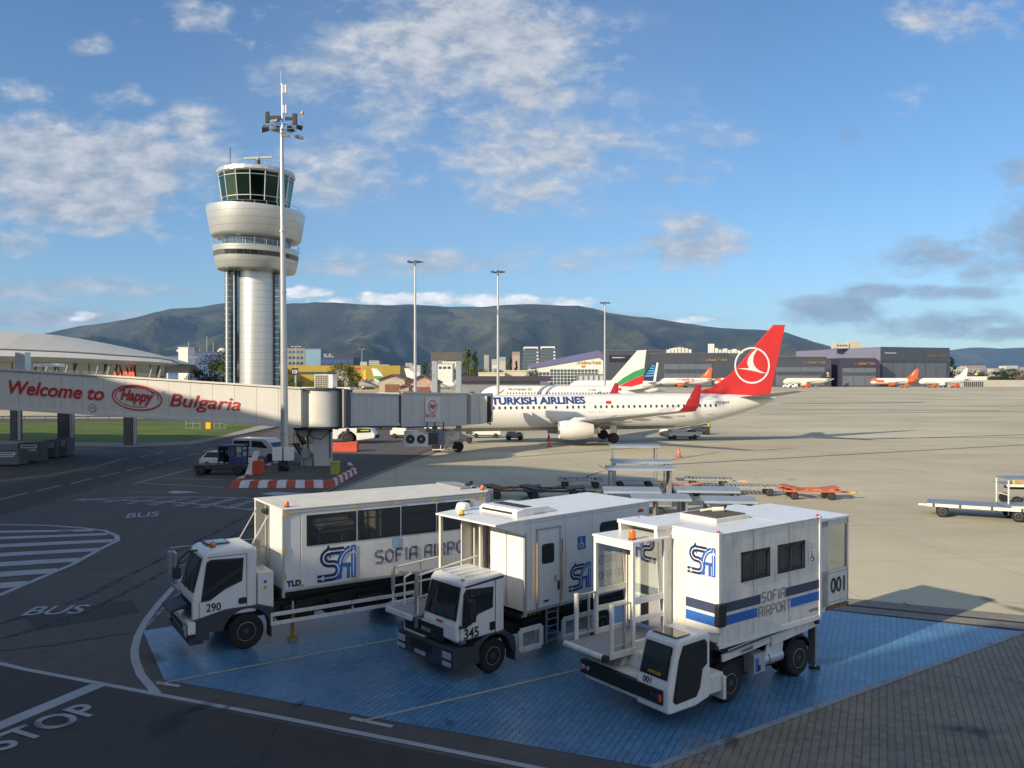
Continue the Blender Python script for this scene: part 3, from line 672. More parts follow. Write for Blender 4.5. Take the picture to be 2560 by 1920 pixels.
# ---- unseen terminal blocks beside and behind the viewpoint, outlines shaped to cast the shade
TERMW = paint('terminal_cladding', (.55, .56, .56), .5, var=.06)
def pq(p, q, z=0): return Vector((p * math.sin(SUN_AZ) + q * math.cos(SUN_AZ), -p * math.cos(SUN_AZ) + q * math.sin(SUN_AZ), z))
def block(name, pts, h, depth, label):
    k = 1 / math.tan(SUN_EL); fr = [pq(p, q - h * k) for p, q in pts]; bk = [pq(p, q - h * k - depth) for p, q in pts]
    t = thing(name, label, 'building'); mb = MB().m(TERMW)
    poly = [(v.x, v.y) for v in fr] + [(v.x, v.y) for v in reversed(bk)]
    mb.prism(poly, 0, h, 'z'); mb.build('wall', t)
    gm = MB().m(GLASS)
    for a, b in zip(fr, fr[1:]):
        d = (b - a); n_ = Vector((-d.y, d.x, 0)).normalized(); 
        if n_.dot(Vector((math.cos(SUN_AZ), math.sin(SUN_AZ), 0))) < 0: n_ = -n_
        for z0 in range(3, int(h) - 3, 5):
            gm.add([a + n_ * .02 + Vector((0, 0, z0)), b + n_ * .02 + Vector((0, 0, z0)), b + n_ * .02 + Vector((0, 0, z0 + 3)), a + n_ * .02 + Vector((0, 0, z0 + 3))], [(0, 1, 2, 3)])
    gm.build('window', t)
    return t
block('terminal_shade_block', [(-125, 20), (-117, 24), (-107, 35), (-98, 38), (-88, 34), (-70, 34), (-60, 36.5), (-52, 43), (-40, 45), (-31, 40), (-26, 20), (-24, 15)], 26, 14, 'tall pale terminal wing left of the viewpoint beyond the road')
block('terminal_shade_block', [(-24, 14.6), (-21, 15.2), (-16, 17.6), (-12.5, 18.4), (-11, 19.2), (-9.9, 26), (-6, 29), (0, 36), (30, 34)], 20, 14, 'low pale terminal block behind the viewpoint')
# ================================================================== HIGH-LIFT TRUCKS
def truck_root(name, label, phi, wheel_pt, group='high lift trucks parked side by side on the blue bay'):
    ph = R(phi); left = Vector((math.cos(ph), -math.sin(ph), 0))
    o = Vector((wheel_pt[0], wheel_pt[1], 0)) - left * 1.25
    return thing(name, label, 'truck', (o.x, o.y, .012), math.atan2(-math.cos(ph), -math.sin(ph)), group)
X_, Y_, Z_ = Vector((1, 0, 0)), Vector((0, 1, 0)), Vector((0, 0, 1))
SIDE_X = Vector((-1, 0, 0))          # reading direction on the truck's left side: from the front (left in view) to the back
def rrect(x0, x1, z0, z1, r, n=4):
    p = []
    for cx, cz, a in ((x1 - r, z1 - r, 0), (x0 + r, z1 - r, 90), (x0 + r, z0 + r, 180), (x1 - r, z0 + r, 270)):
        p += [(cx + r * math.cos(R(a + 90 * i / n)), cz + r * math.sin(R(a + 90 * i / n))) for i in range(n + 1)]
    return p
def win_side(parent, x0, x1, z0, z1, y, r=.08, frame=.04, gm=GLASS, fm=BLACK_P, name='window', split=0):
    """window in the left side wall (plane y): dark rubber frame and glass child"""
    f = MB().m(fm).prism(rrect(x0, x1, z0, z1, r), y - .01, y + .018, 'y').build(name, parent)
    q = MB().m(gm).prism(rrect(x0 + frame, x1 - frame, z0 + frame, z1 - frame, max(.01, r - frame * .4)), y + .014, y + .024, 'y')
    if split:
        xm = (x0 + x1) / 2; q.m(fm).box(xm - .02, xm + .02, y + .015, y + .03, z0 + frame, z1 - frame)
    q.build('glass', f); return f
def beacon(parent, x, y, z, mat=AMBER, r=.065, h=.14):
    m_ = MB().m(BLACK_P).cyl((x, y, z), (x, y, z + .03), r * 1.15, n=14); m_.m(mat).lathe([(r, z + .03), (r, z + h * .7), (r * .75, z + h), (.01, z + h + .01)], (x, y, 0), 14)
    return m_.build('beacon', parent, smooth=True)
def railing(parent, pts, r=.03, mat=WHITE_W, name='railing'):
    mb = MB().m(mat)
    for a, b in pts: mb.cyl(a, b, r, n=8)
    return mb.build(name, parent, smooth=True)
def cab_over(t, x0, x1, y0, y1, ztop, zbot, zbelt, body, wx, wr, wide=None, narrow_grille=False, rake=.28):
    """half-width truck cab: profile prism with raked windscreen, side glass, doors"""
    zs = zbelt
    prof = [(x0, zbot), (x0, ztop - .05), (x0 + .12, ztop), (x1 - rake - .12, ztop - .02), (x1 - rake, ztop - .14), (x1 - .03, zs), (x1, zs - .12), (x1, zbot)]
    mb = MB().m(body).prism(prof, y0, y1, 'y'); mb.build('cab', t, bevel=.07, seg=3)
    # windscreen
    a = Vector((x1 - rake + .02, 0, ztop - .20)); b = Vector((x1 - .025, 0, zs + .03)); nn = Vector((ztop - zs, 0, rake)).normalized() * .012
    m_ = MB().m(BLACK_P)
    A = [a + nn + Y_ * (y1 - .10), a + nn + Y_ * (y0 + .10), b + nn + Y_ * (y0 + .05), b + nn + Y_ * (y1 - .05)]
    m_.poly(A).poly([p + nn * .0 - nn * 1.5 for p in A]); ws = m_.build('windscreen', t)
    c = [A[0] * .94 + A[2] * .06, A[1] * .94 + A[3] * .06, A[2] * .94 + A[0] * .06, A[3] * .94 + A[1] * .06]
    MB().m(GLASS).poly([p + nn * .6 for p in c]).build('glass', ws)
    wp = MB().m(BLACK_P)
    for k in (.3, .62):
        s0 = A[3].lerp(A[2], k) + nn * 1.2; s1 = s0 + (A[0] - A[3]) * .45 + (A[2] - A[3]) * .18
        wp.cyl(s0, s1, .012, n=6)
    wp.build('wiper', ws)
def tld():
    t = truck_root('highlift_truck', 'leftmost high lift truck, long white box body with four dark windows and number 290', 56.5, (-6.93, 21.66))
    # box body
    xf, xr, z0, z1 = -.94, -7.36, 1.42, 3.58; yl, yr = 1.25, -1.28
    mb = MB().m(WHITE_P); mb.box(xf - .5, xr, yr, yl, z0, z1 - .03)
    mb.box(xf, xf - .5, .12, yl, z0, z1 - .03)              # solid left part of the front
    mb.m(CREAM_P); mb.box(xf + .02, xf - .5, yr, -1.2, z0, z1 - .03); mb.build('box_body', t, bevel=.02)
    MB().m(CREAM_P).box(xf + .03, xr - .03, yr - .02, yl + .02, z1 - .028, z1 + .03).build('roof', t, bevel=.02)
    e = MB().m(ALU)
    for z in (z0 - .06, z1 - .11): e.box(xf + .012, xr, yl, yl + .014, z, z + .07)
    e.box(xf + .014, xf - .06, yl - .03, yl + .016, z0 - .2, z1 - .12); e.box(xr + .07, xr - .01, yl - .03, yl + .016, z0, z1 - .12)
    e.box(xf + .02, xf - .04, .10, .16, z0 - .2, z1); e.box(xf + .012, xf - .03, .1, yl, z0 - .16, z0 - .04)
    e.build('edge_trim', t, bevel=.006)
    # doorway with dark inner door, diagonal stays
    d = MB().m(GREY_P).box(xf - .505, xf - .47, -1.15, .1, z0 + .05, z1 - .1).build('front_door', t)
    MB().m(GLASS).box(xf - .468, xf - .462, -.95, -.1, z0 + .9, z1 - .4).build('glass', d)
    st = MB().m(ALU)
    for y in (.08, -1.1): st.cyl((xf + .0, y, z1 - .25), (xf + .6, y, z0 + .9), .02, n=8)
    st.cyl((xf + .02, -.15, z0), (xf + .02, -.15, z1), .03, n=8); st.build('stay', t, smooth=True)
    # windows
    for x0, x1 in ((-2.06, -.96 - .62), (0, 0)): pass
    for a, b in ((-1.60, -3.04), (-3.09, -4.40), (-4.45, -5.58), (-5.63, -6.75)):
        f = MB().m(BLACK_P).box(b, a, yl - .005, yl + .012, z0 + 1.12, z0 + 1.96).build('window', t)
        q = MB().m(GLASS).box(b + .05, a - .05, yl + .008, yl + .018, z0 + 1.16, z0 + 1.92); q.m(BLACK_P).box(b + .04, a - .04, yl + .010, yl + .024, z0 + 1.72, z0 + 1.75); q.build('glass', f)
    # yellow reflectors
    for x, z, w_, h_ in ((-1.02, z0 + 1.98, .05, .16), (-1.14, z0 + 2.03, .2, .045), (-2.95, z1 - .12, .16, .05), (-4.36, z1 - .12, .16, .05), (-5.6, z1 - .12, .16, .05), (-6.9, z1 - .16, .16, .05), (-1.0, z0 + 1.0, .05, .16), (-1.0, z0 + .28, .05, .16),
                         (-1.45, z0 + .05, .16, .05), (-3.0, z0 + .05, .16, .05), (-4.4, z0 + .05, .16, .05), (-5.9, z0 + .05, .16, .05), (-7.2, z0 + 1.9, .05, .2)):
        MB().m(YELLOW).box(x - w_ / 2, x + w_ / 2, yl + .012, yl + .02, z, z + h_).build('reflector', t)
    logo(t, (-1.86, yl + .004, z0 + .10), SIDE_X, Z_, .95)
    line_text('SOFIA AIRPORT', 'lettering', NAVY, t, (-3.62, yl + .004, z0 + .38), SIDE_X, Z_, .38, .315, lw=.065)
    wheelchair(t, (-4.15, yl + .004, z0 + .78), SIDE_X, Z_, .26, LBLUE, WHITE_P)
    text('TLD', 'lettering', NAVY, t, (-1.04, yl + .004, z0 + .07), SIDE_X, Z_, .40, .17, bold=.07)
    beacon(t, -1.15, .95, z1 + .03)
    MB().m(BLACK_P).box(-1.0, -.86, .0, .1, z1 - .26, z1 - .1).cyl((-.86, -.2, z1 - .2), (-.86, .12, z1 - .2), .07, n=12).build('camera_unit', t)
    # roof gear at the back
    q = MB().m(GREY_P); q.box(xr + .1, xr + .5, -1.1, .5, z1 + .03, z1 + .1); q.box(xr - .12, xr - .32, yr, yl - .1, z0 + .3, z1 + .05); q.m(ALU).box(xr - .02, xr - .14, yr + .05, yl, z0, z1 - .05)
    q.m(BLACK_P).cyl((xr + .1, .2, z1 + .1), (xr + .1, .5, z1 + .22), .07, n=10); q.build('rear_frame', t, bevel=.01)
    beacon(t, xr - .1, .85, z1 + .02)
    # scissor lift + chassis in the dark below
    c = MB().m(CHASSIS); c.box(.2, -7.0, -.9, -.35, .75, 1.05); c.box(.2, -7.0, .35, .9, .75, 1.05); c.box(-.6, -6.9, -.35, .35, .8, .95)
    c.box(-.9, -7.2, -1.15, 1.15, 1.22, 1.40); c.box(-.95, -7.0, .82, .86, .62, 1.3); c.build('chassis', t)
    for s in (1, -1):
        m_ = MB().m(CHASSIS)
        m_.bar((-1.4, s * .95, .95), (-6.6, s * .95, 1.28), .1, .16); m_.bar((-1.4, s * .8, 1.28), (-6.6, s * .8, .95), .1, .16); m_.build('scissor_arm', t, bevel=.01)
    m_ = MB().m(CHASSIS); m_.box(-1.0, -1.9, .3, 1.05, .45, .95); m_.box(-2.3, -3.0, .3, 1.05, .5, .98); m_.cyl((-3.2, .8, .7), (-4.0, .8, .7), .26, n=18); m_.build('tank', t, bevel=.03)
    m_ = MB().m(paint('worn_yellow', (.35, .2, .04), .6)); m_.cyl((-1.28, 1.05, .1), (-1.28, 1.05, .75), .05, n=10); m_.cyl((-1.28, 1.05, .0), (-1.28, 1.05, .05), .14, n=12); m_.m(ALU).cyl((-1.28, 1.05, .7), (-1.28, 1.05, 1.05), .04, n=10); m_.build('stabiliser', t, smooth=True)
    g_ = MB().m(WHITE_W)
    for z in (.52, .76): g_.box(-.62, -4.9, 1.2, 1.25, z, z + .10)
    g_.box(-.62, -.68, 1.2, 1.24, .52, .86); g_.box(-4.84, -4.9, 1.2, 1.24, .52, .86); g_.build('side_guard', t, bevel=.008)
    for x in (-4.9,): 
        for s in (1, -1): wheel(t, x, s * 1.0, .46, .46, .30, side=s)
    for s in (1, -1): wheel(t, 0, s * 1.04, .46, .46, .28, side=s)
    # cab (half width, driver on the left)
    y0, y1 = -.25, 1.2
    cab_over(t, -.27, 1.36, y0, y1, 2.70, .95, 1.62, WHITE_P, 0, .46)
    # side window polygon with stepped lower edge
    P = [(1.02, 1.62), (1.13, 1.55), (.72, 1.55), (.45, 1.74), (.12, 1.92), (.10, 2.36), (.95, 2.44)]
    f = MB().m(BLACK_P).prism([(1.16, 1.40), (.93, 1.42), (.55, 1.66), (.12, 1.82), (.08, 2.42), (.92, 2.46), (1.02, 2.40)], y1 - .01, y1 + .012, 'y').build('side_window', t)
    MB().m(GLASS).prism([(1.11, 1.45), (.94, 1.47), (.57, 1.71), (.17, 1.87), (.13, 2.37), (.9, 2.41), (.98, 2.36)], y1 + .008, y1 + .02, 'y').build('glass', f)
    dl = MB().m(DKGREY)
    for a, b in (((.0, 2.52), (.0, 1.05)), ((.0, 2.52), (1.0, 2.52)), ((1.20, 1.40), (1.20, .98))): dl.bar((a[0], y1 + .004, a[1]), (b[0], y1 + .004, b[1]), .012, .012)
    dl.build('door', t)
    MB().m(BLACK_P).prism(rrect(-.0, .22, 1.22, 1.38, .05), y1, y1 + .02, 'y').build('door_handle', t)
    text('290', 'lettering', BLACK_L, t, (1.03, y1 + .004, 1.13), SIDE_X, Z_, .37, .21, bold=.02)
    h = MB().m(DKGREY).prism(rrect(.3, .9, 2.705, 2.72, .005), -.05, .6, 'y'); hh = MB().m(DKGREY).box(.25, .85, -.1, .5, 2.69, 2.73).build('roof_hatch', t, bevel=.01)
    MB().m(LBLUE).box(.3, .8, -.05, .45, 2.725, 2.74).build('glass', hh)
    beacon(t, .75, .72, 2.69)
    # front: grille, white bumper, headlamp, flap
    MB().m(BLACK_P).box(1.34, 1.375, y0 + .08, y1 - .12, 1.02, 1.4).build('grille', t, bevel=.01)
    b = MB().m(WHITE_P).box(1.2, 1.48, -1.15, 1.22, .62, .92); b.m(DKGREY).box(1.1, 1.44, -1.12, 1.2, .34, .61); b.m(BLACK_P).box(1.46, 1.485, -.9, .7, .64, .8); b.build('bumper', t, bevel=.04, seg=3)
    for s in (1, -1):
        f = MB().m(BLACK_P).box(1.3, 1.49, s * 1.0 - .16, s * 1.0 + .2, .48, .84).build('headlamp', t, bevel=.02); MB().m(LENS).box(1.47, 1.505, s * 1.0 - .1, s * 1.0 + .14, .54, .80).build('lens', f, bevel=.015)
    a = MB().m(DKGREY)
    arch = [(.95, .62)] + [(.62 * math.cos(R(k)), .46 + .62 * math.sin(R(k))) for k in range(10, 171, 16)] + [(-.72, .62), (-.72, 1.0), (-.3, 1.14), (.55, 1.14), (1.3, .98), (1.3, .42), (.95, .42)]
    a.prism(arch, .86, 1.23, 'y'); a.box(-.62, -.66, .85, 1.2, .2, .8); a.build('wheel_arch', t, bevel=.02)
    m_ = MB().m(BLACK_P); m_.prism([(1.42, 1.36), (1.85, 1.22), (1.85, 1.16), (1.42, 1.26)], -.1, .95, 'y'); m_.build('sun_flap', t, bevel=.02)
    m_ = MB().m(WHITE_P).box(-.3, -.72, .25, 1.15, 1.0, 1.95); m_.m(SIGNBLUE).cyl((-.5, 1.15, 1.7), (-.5, 1.156, 1.7), .045, n=16); m_.m(YELLOW).prism([(-.57, 1.5), (-.43, 1.5), (-.5, 1.62)], 1.15, 1.156, 'y'); m_.build('equipment_cabinet', t, bevel=.02)
    # platform on the right of the cab with railing and gate of galvanised tube
    MB().m(GREY_P).box(1.4, -.94, -1.25, -.27, 1.36, 1.44).build('platform', t, bevel=.01)
    pr = [((1.4, -1.2, 1.44), (1.4, -1.2, 2.42)), ((1.4, -1.2, 2.42), (-.9, -1.2, 2.42)), ((1.4, -1.2, 1.9), (-.9, -1.2, 1.9)), ((.3, -1.2, 1.44), (.3, -1.2, 2.42)), ((-.9, -1.2, 1.44), (-.9, -1.2, 2.42)), ((-.3, -.3, 2.35), (-.9, -.3, 2.35))]
    railing(t, pr, .016, STEEL)
    m_ = MB().m(STEEL).box(1.42, 1.5, -.62, -.28, 1.6, 2.45); m_.m(GREY_P).box(1.42, 1.5, -1.22, -.98, 1.5, 2.35); m_.build('gate', t, bevel=.02)
    m_ = MB().m(BLACK_P); m_.tube([(1.1, .6, 2.62), (1.35, .62, 2.62), (1.55, .62, 2.45), (1.62, .62, 2.2)], .025, 8); m_.box(1.55, 1.7, .5, .78, 1.98, 2.25); m_.build('mirror', t, smooth=False)
    gr = MB().m(STEEL)
    for k in range(7): gr.bar((-.5, .35, 1.98 + k * .07), (-.5, 1.0, 1.98 + k * .07), .008)
    for k in range(8): gr.bar((-.5, .35 + k * .09, 1.95), (-.5, .35 + k * .09, 2.45), .008)
    gr.build('mesh_guard', t)
    return t
def man():
    t = truck_root('highlift_truck', 'middle high lift truck, white box body with side door and number 345', 48.8, (-.4, 19.9))
    xf, xr, z0, z1 = -.95, -5.75, 1.30, 3.58; yl, yr = 1.25, -1.15
    mb = MB().m(WHITE_P)
    mb.box(xf - .75, xr, yr, yl, z0, z1 - .02); mb.box(xf, xf - .75, -.10, yl, z0, z1 - .02); mb.box(xf - .75, xf + .15, yr, yr + .06, z0, z1 - .02)
    mb.build('box_body', t, bevel=.015)
    r_ = MB().m(WHITE_P); r_.prism([(.02, z1 - .05), (.02, z1 + .0), (-.5, z1 + .03), (xr - .02, z1 + .03), (xr - .02, z1 - .018), (xf, z1 - .018), (xf, z1 - .05)], yr - .02, yl + .02, 'y')
    r_.m(WHITE_P).prism([(.0, z1 - .05), (xf, z1 - .05), (xf, z1 - .38)], yl - .02, yl + .01, 'y'); r_.build('roof', t, bevel=.01)
    e = MB().m(ALU); e.box(xf + .012, xf - .06, yl - .05, yl + .014, z0 - .12, z1 - .3); e.box(xf + .012, xf - .002, .55, .58, z0, z1 - .1)
    for k in range(12): e.cyl((xf - .12, yl, z0 + .15 + k * .18), (xf - .12, yl + .012, z0 + .15 + k * .18), .008, n=6)
    e.box(xf - .06, xr, yl, yl + .01, z0 - .05, z0 + .02); e.build('edge_trim', t)
    p_ = MB().m(GREY_P)
    for k in range(5): p_.box(xf - .7, xf - .58, -.18 - k * .001, -.12, z0 + .02, z1 - .03)
    p_.m(CREAM_P)
    for k in range(6): p_.cyl((xf - .05 + k * .03 - .2, yr + .1 + k * .035, z0), (xf - .05 + k * .03 - .2, yr + .1 + k * .035, z1 - .05), .025, n=8)
    p_.box(-.06, -.14, yr + .02, yr + .1, 1.36, z1 - .03); p_.box(-.62, -.7, -.15, -.09, z0, z1 - .03); p_.build('post', t)
    d = MB().m(WHITE_P).box(xf - .74, xf - .70, -1.02, -.2, z0 + .02, z1 - .12).build('front_door', t, bevel=.01)
    MB().m(GLASS).prism([(p[0], p[1]) for p in rrect(-.82, -.45, z0 + 1.05, z0 + 1.85, .08)], xf - .70, xf - .69, 'x').build('glass', d)
    MB().m(BLACK_P).prism(rrect(-.95, -.88, z0 + .75, z0 + 1.0, .02), xf - .70, xf - .67, 'x').build('handle', d)
    # side door
    dx0, dx1 = -2.13, -1.38
    d = MB().m(WHITE_P).box(dx0, dx1, yl - .01, yl + .03, z0 + .03, z1 - .30); d.m(ALU)
    d.box(dx0 - .05, dx0, yl, yl + .04, z0, z1 - .26); d.box(dx1, dx1 + .05, yl, yl + .04, z0, z1 - .26); d.box(dx0 - .05, dx1 + .05, yl, yl + .04, z1 - .30, z1 - .25)
    d.m(WHITE_P).box(dx0 + .08, dx1 - .08, yl + .031, yl + .036, z0 + .12, z1 - .42)
    d = d.build('side_door', t, bevel=.008)
    f = MB().m(BLACK_P).prism(rrect(-1.93, -1.50, z0 + 1.12, z0 + 1.62, .07), yl + .03, yl + .045, 'y').build('window', d)
    MB().m(GREY_P).box(-1.98, -1.94, yl + .04, yl + .08, z0 + .62, z0 + .78).build('handle', d)
    MB().m(BLACK_P).box(-2.10, -2.06, yl + .03, yl + .07, z0 + .40, z0 + .62).build('handle', d)
    MB().m(BLACK_P).box(-1.72, -1.56, yl + .04, yl + .06, z0 + .16, z0 + .2).build('handle', d)
    for x in (dx0 - .08, dx1 + .06): MB().m(YELLOW if 0 else paint('brass_rail', (.45, .28, .08), .5)).cyl((x, yl + .06, z0 + .12), (x, yl + .06, z1 - .62), .018, n=8).build('grab_rail', t, smooth=True)
    win_side(t, -5.1, -3.68, z0 + 1.35, z0 + 1.92, yl, .12, split=1)
    wheelchair(t, (-2.82, yl + .004, z0 + 1.30), SIDE_X, Z_, .30, SIGNBLUE, WHITE_P)
    logo(t, (-2.46, yl + .004, z0 + .26), SIDE_X, Z_, .70)
    line_text('ЛЕТИЩЕ СОФИЯ', 'lettering', BLUE_L, t, (-3.46, yl + .004, z0 + .80), SIDE_X, Z_, .21, .165, lw=.08)
    line_text('SOFIA AIRPORT', 'lettering', BLUE_L, t, (-3.46, yl + .004, z0 + .38), SIDE_X, Z_, .21, .165, lw=.08)
    MB().m(RED_L).prism([(-5.25, z1 - .25), (-5.5, z1 - .25), (-5.5, z1 - .2), (-5.44, z1 - .18), (-5.36, z1 - .15), (-5.3, z1 - .18), (-5.25, z1 - .2)], yl, yl + .006, 'y').build('maker_badge', t)
    sm = MB().m(paint('seam_grey', (.35, .35, .36), .6))
    for x in (-1.15, -2.38, -3.40, -5.3): sm.box(x - .005, x + .005, yl, yl + .002, z0, z1 - .03)
    for k in range(22): sm.cyl((xr + .05, yl, z0 + .06 + k * .1), (xr + .05, yl + .008, z0 + .06 + k * .1), .01, n=6)
    sm.box(xf, xr, yl, yl + .003, z1 - .09, z1 - .08); sm.build('panel_seam', t)
    # roof air conditioner
    a = MB().m(WHITE_P).prism([(-1.02, z1 + .03), (-1.02, z1 + .14), (-1.12, z1 + .2), (-2.1, z1 + .2), (-2.5, z1 + .06), (-2.5, z1 + .03)], -.62, .82, 'y'); a.m(WHITE_P).prism([(-1.0, z1 + .03), (-1.0, z1 + .17), (-1.25, z1 + .22), (-1.6, z1 + .22), (-1.6, z1 + .03)], .82, .9, 'y')
    a = a.build('air_conditioner', t, bevel=.03)
    v = MB().m(BLACK_P)
    rb = MB().m(WHITE_P)
    for y in (.1, .4, .7, 1.0): rb.box(.75, -.25, y - .012, y + .012, 2.39, 2.412)
    rb.build('roof_rib', t); MB().m(AMBER).box(.80, .86, 1.0, 1.12, 2.33, 2.37).build('marker_lamp', t)
    for k in range(5): v.box(-1.4, -1.72, -.5 + k * .24, -.30 + k * .24, z1 + .2, z1 + .215)
    v.box(-1.005, -1.03, -.5, .7, z1 + .08, z1 + .13); v.build('vent', a)
    MB().m(WHITE_P).prism([(-.55, z1 + .03), (-.62, z1 + .22), (-.8, z1 + .24), (-.85, z1 + .03)], -1.1, -.75, 'y').build('antenna_pod', t, bevel=.04)
    beacon(t, -.22, -.35, z1 + .02, paint('yellow_lens', (.75, .38, .02), .25))
    # cab half width
    y0, y1 = -.15, 1.2
    cab_over(t, -.34, 1.14, y0, y1, 2.40, .95, 1.42, WHITE_P, 0, .42, rake=.22)
    MB().m(WHITE_P).box(-.1, 1.14, -1.0, y0 + .05, .62, 1.24).build('front_hood', t, bevel=.05, seg=3)
    MB().m(BLACK_P).box(1.13, 1.165, -.9, .70, .86, 1.2).build('grille', t, bevel=.03)
    text('MAN', 'lettering', ALU, t, (1.168, -.16, .98), Y_, Z_, .38, .11, bold=.04)
    MB().m(RED_L).box(1.142, 1.15, .42, .68, 1.32, 1.37).build('maker_badge', t)
    P = [(.98, 1.30), (.72, 1.30), (.50, 1.52), (.05, 1.60), (.02, 2.10), (.86, 2.16), (.93, 2.05)]
    f = MB().m(BLACK_P).prism(P, y1 - .01, y1 + .012, 'y').build('side_window', t)
    MB().m(GLASS).prism([(.92, 1.36), (.74, 1.36), (.52, 1.58), (.10, 1.66), (.08, 2.05), (.84, 2.10), (.88, 2.02)], y1 + .008, y1 + .02, 'y').build('glass', f)
    MB().m(NAVY).prism([(.86, 2.19), (-.3, 2.27), (-.3, 2.32), (.9, 2.23)], y1, y1 + .012, 'y').build('rain_strip', t)
    dl = MB().m(DKGREY)
    for a, b in (((-.04, 2.24), (-.04, .95)), ((1.04, 1.36), (1.04, .82))): dl.bar((a[0], y1 + .004, a[1]), (b[0], y1 + .004, b[1]), .012, .012)
    dl.build('door', t); MB().m(BLACK_P).prism(rrect(-.02, .14, 1.06, 1.26, .03), y1, y1 + .02, 'y').build('door_handle', t)
    text('345', 'lettering', BLACK_L, t, (.92, y1 + .004, .99), SIDE_X, Z_, .44, .25, bold=.02)
    mi = MB().m(BLACK_P); mi.tube([(1.05, 1.2, 1.30), (1.02, 1.42, 1.36), (.98, 1.48, 1.5)], .035, 8); mi.prism(rrect(.86, 1.04, 1.48, 2.0, .05), 1.42, 1.6, 'y'); mi.build('mirror', t, bevel=.02)
    b = MB().m(DKGREY); b.box(.82, 1.22, -1.1, 1.2, .32, .80); b.m(BLACK_P).box(1.20, 1.235, -.55, .35, .5, .74); b.m(DKGREY).box(.45, .84, .9, 1.2, .34, .78); b.build('bumper', t, bevel=.06, seg=3)
    MB().m(ALU).box(1.236, 1.244, -.35, .1, .40, .50).build('number_plate', t)
    for s in (1, -1):
        for zc, hh in ((.62, .085), (.42, .06)):
            MB().m(LENS).box(1.19, 1.235, s * .95 - .2, s * .95 + .14, zc - hh, zc + hh).build('headlamp', t, bevel=.03)
    a = MB().m(DKGREY); a.prism([(.62, .45)] + [(.54 * math.cos(R(k)), .40 + .54 * math.sin(R(k))) for k in range(5, 176, 15)] + [(-.62, .38), (-.72, .38), (-.66, .76), (-.34, .97), (.2, .97), (.62, .82)], .88, 1.22, 'y'); a.box(-.66, -.7, .85, 1.2, .15, .62); a.build('wheel_arch', t, bevel=.02)
    for s in (1, -1): wheel(t, 0, s * 1.04, .41, .41, .26, side=s); wheel(t, -3.9, s * 1.0, .41, .41, .3, side=s)
    # platform and railing right of the cab
    MB().m(GREY_P).box(1.42, -.95, -1.28, -.18, 1.30, 1.36).m(WHITE_W).box(1.42, 1.48, -1.3, -.17, 1.24, 1.37).box(1.42, -.6, -1.3, -1.25, 1.22, 1.37).build('platform', t, bevel=.01)
    pr = [((1.3, -1.22, 1.36), (1.3, -1.22, 2.32)), ((1.3, -1.22, 2.32), (-.1, -1.22, 2.40)), ((1.3, -1.22, 1.86), (-.1, -1.22, 1.86)), ((.45, -1.22, 1.36), (.45, -1.22, 2.36)), ((1.3, -1.22, 1.45), (-.1, -1.22, 1.45)),
          ((1.25, -.2, 1.36), (1.25, -.2, 2.25)), ((1.25, -.2, 2.3), (-.6, -.2, 2.52)), ((1.0, -1.15, 1.36), (1.0, -1.15, 2.05)), ((1.0, -1.15, 2.05), (.8, -1.15, 2.12))]
    railing(t, pr, .027, CREAM_P)
    MB().m(GREY_P).cyl((1.3, -1.22, 1.75), (1.3, -1.22, 2.38), .05, n=10).build('padding', t); MB().m(GREY_P).cyl((1.28, -.2, 1.8), (1.28, -.2, 2.34), .05, n=10).build('padding', t); MB().m(STEEL).box(1.2, 1.26, -.34, -.26, 1.0, 2.2).build('bracket', t)
    # chassis + outriggers + ladder
    c = MB().m(CHASSIS); c.box(.3, -5.4, -.8, -.35, .65, .95); c.box(.3, -5.4, .35, .8, .65, .95); c.box(-.9, -5.6, -1.05, 1.05, 1.08, 1.22); c.box(-1.2, -3.0, -.35, .35, .6, 1.05); c.box(-2.6, -3.3, .3, .9, .4, .9); c.build('chassis', t)
    for s in (1, -1):
        m_ = MB().m(CHASSIS).bar((-1.2, s * .85, .9), (-5.2, s * .85, 1.12), .09, .14).bar((-1.2, s * .7, 1.12), (-5.2, s * .7, .9), .09, .14).build('scissor_arm', t, bevel=.01)
    for x0, x1 in ((-.85, -1.55), (-2.35, -3.45)):
        m_ = MB().m(WHITE_W)
        for a, b in (((x0, .36), (x1, .36)), ((x0, .84), (x1, .84)), ((x0, .36), (x0, .84)), ((x1, .36), (x1, .84))): m_.bar((a[0], 1.2, a[1]), (b[0], 1.2, b[1]), .06, .12)
        m_.m(GREY_P).box(x0 - .1, x1 + .12, 1.05, 1.12, .42, .78); m_.build('side_guard', t, bevel=.008)
    m_ = MB().m(STEEL)
    for x in (-1.72, -2.12): m_.bar((x, 1.22, .35), (x, 1.22, 1.22), .03, .05)
    for k in range(5): m_.bar((-1.72, 1.22, .42 + k * .18), (-2.12, 1.22, .42 + k * .18), .05, .02)
    m_.build('ladder', t)
    m_ = MB().m(YELLOW)
    for k in range(5): m_.bar((-1.0 - k * .14, 1.07, 1.12), (-1.08 - k * .14, 1.07, 1.2), .04, .02)
    m_.build('hazard_stripe', t); MB().m(AMBER).box(-3.0, -3.12, 1.06, 1.1, 1.1, 1.16).build('marker_lamp', t)
    return t
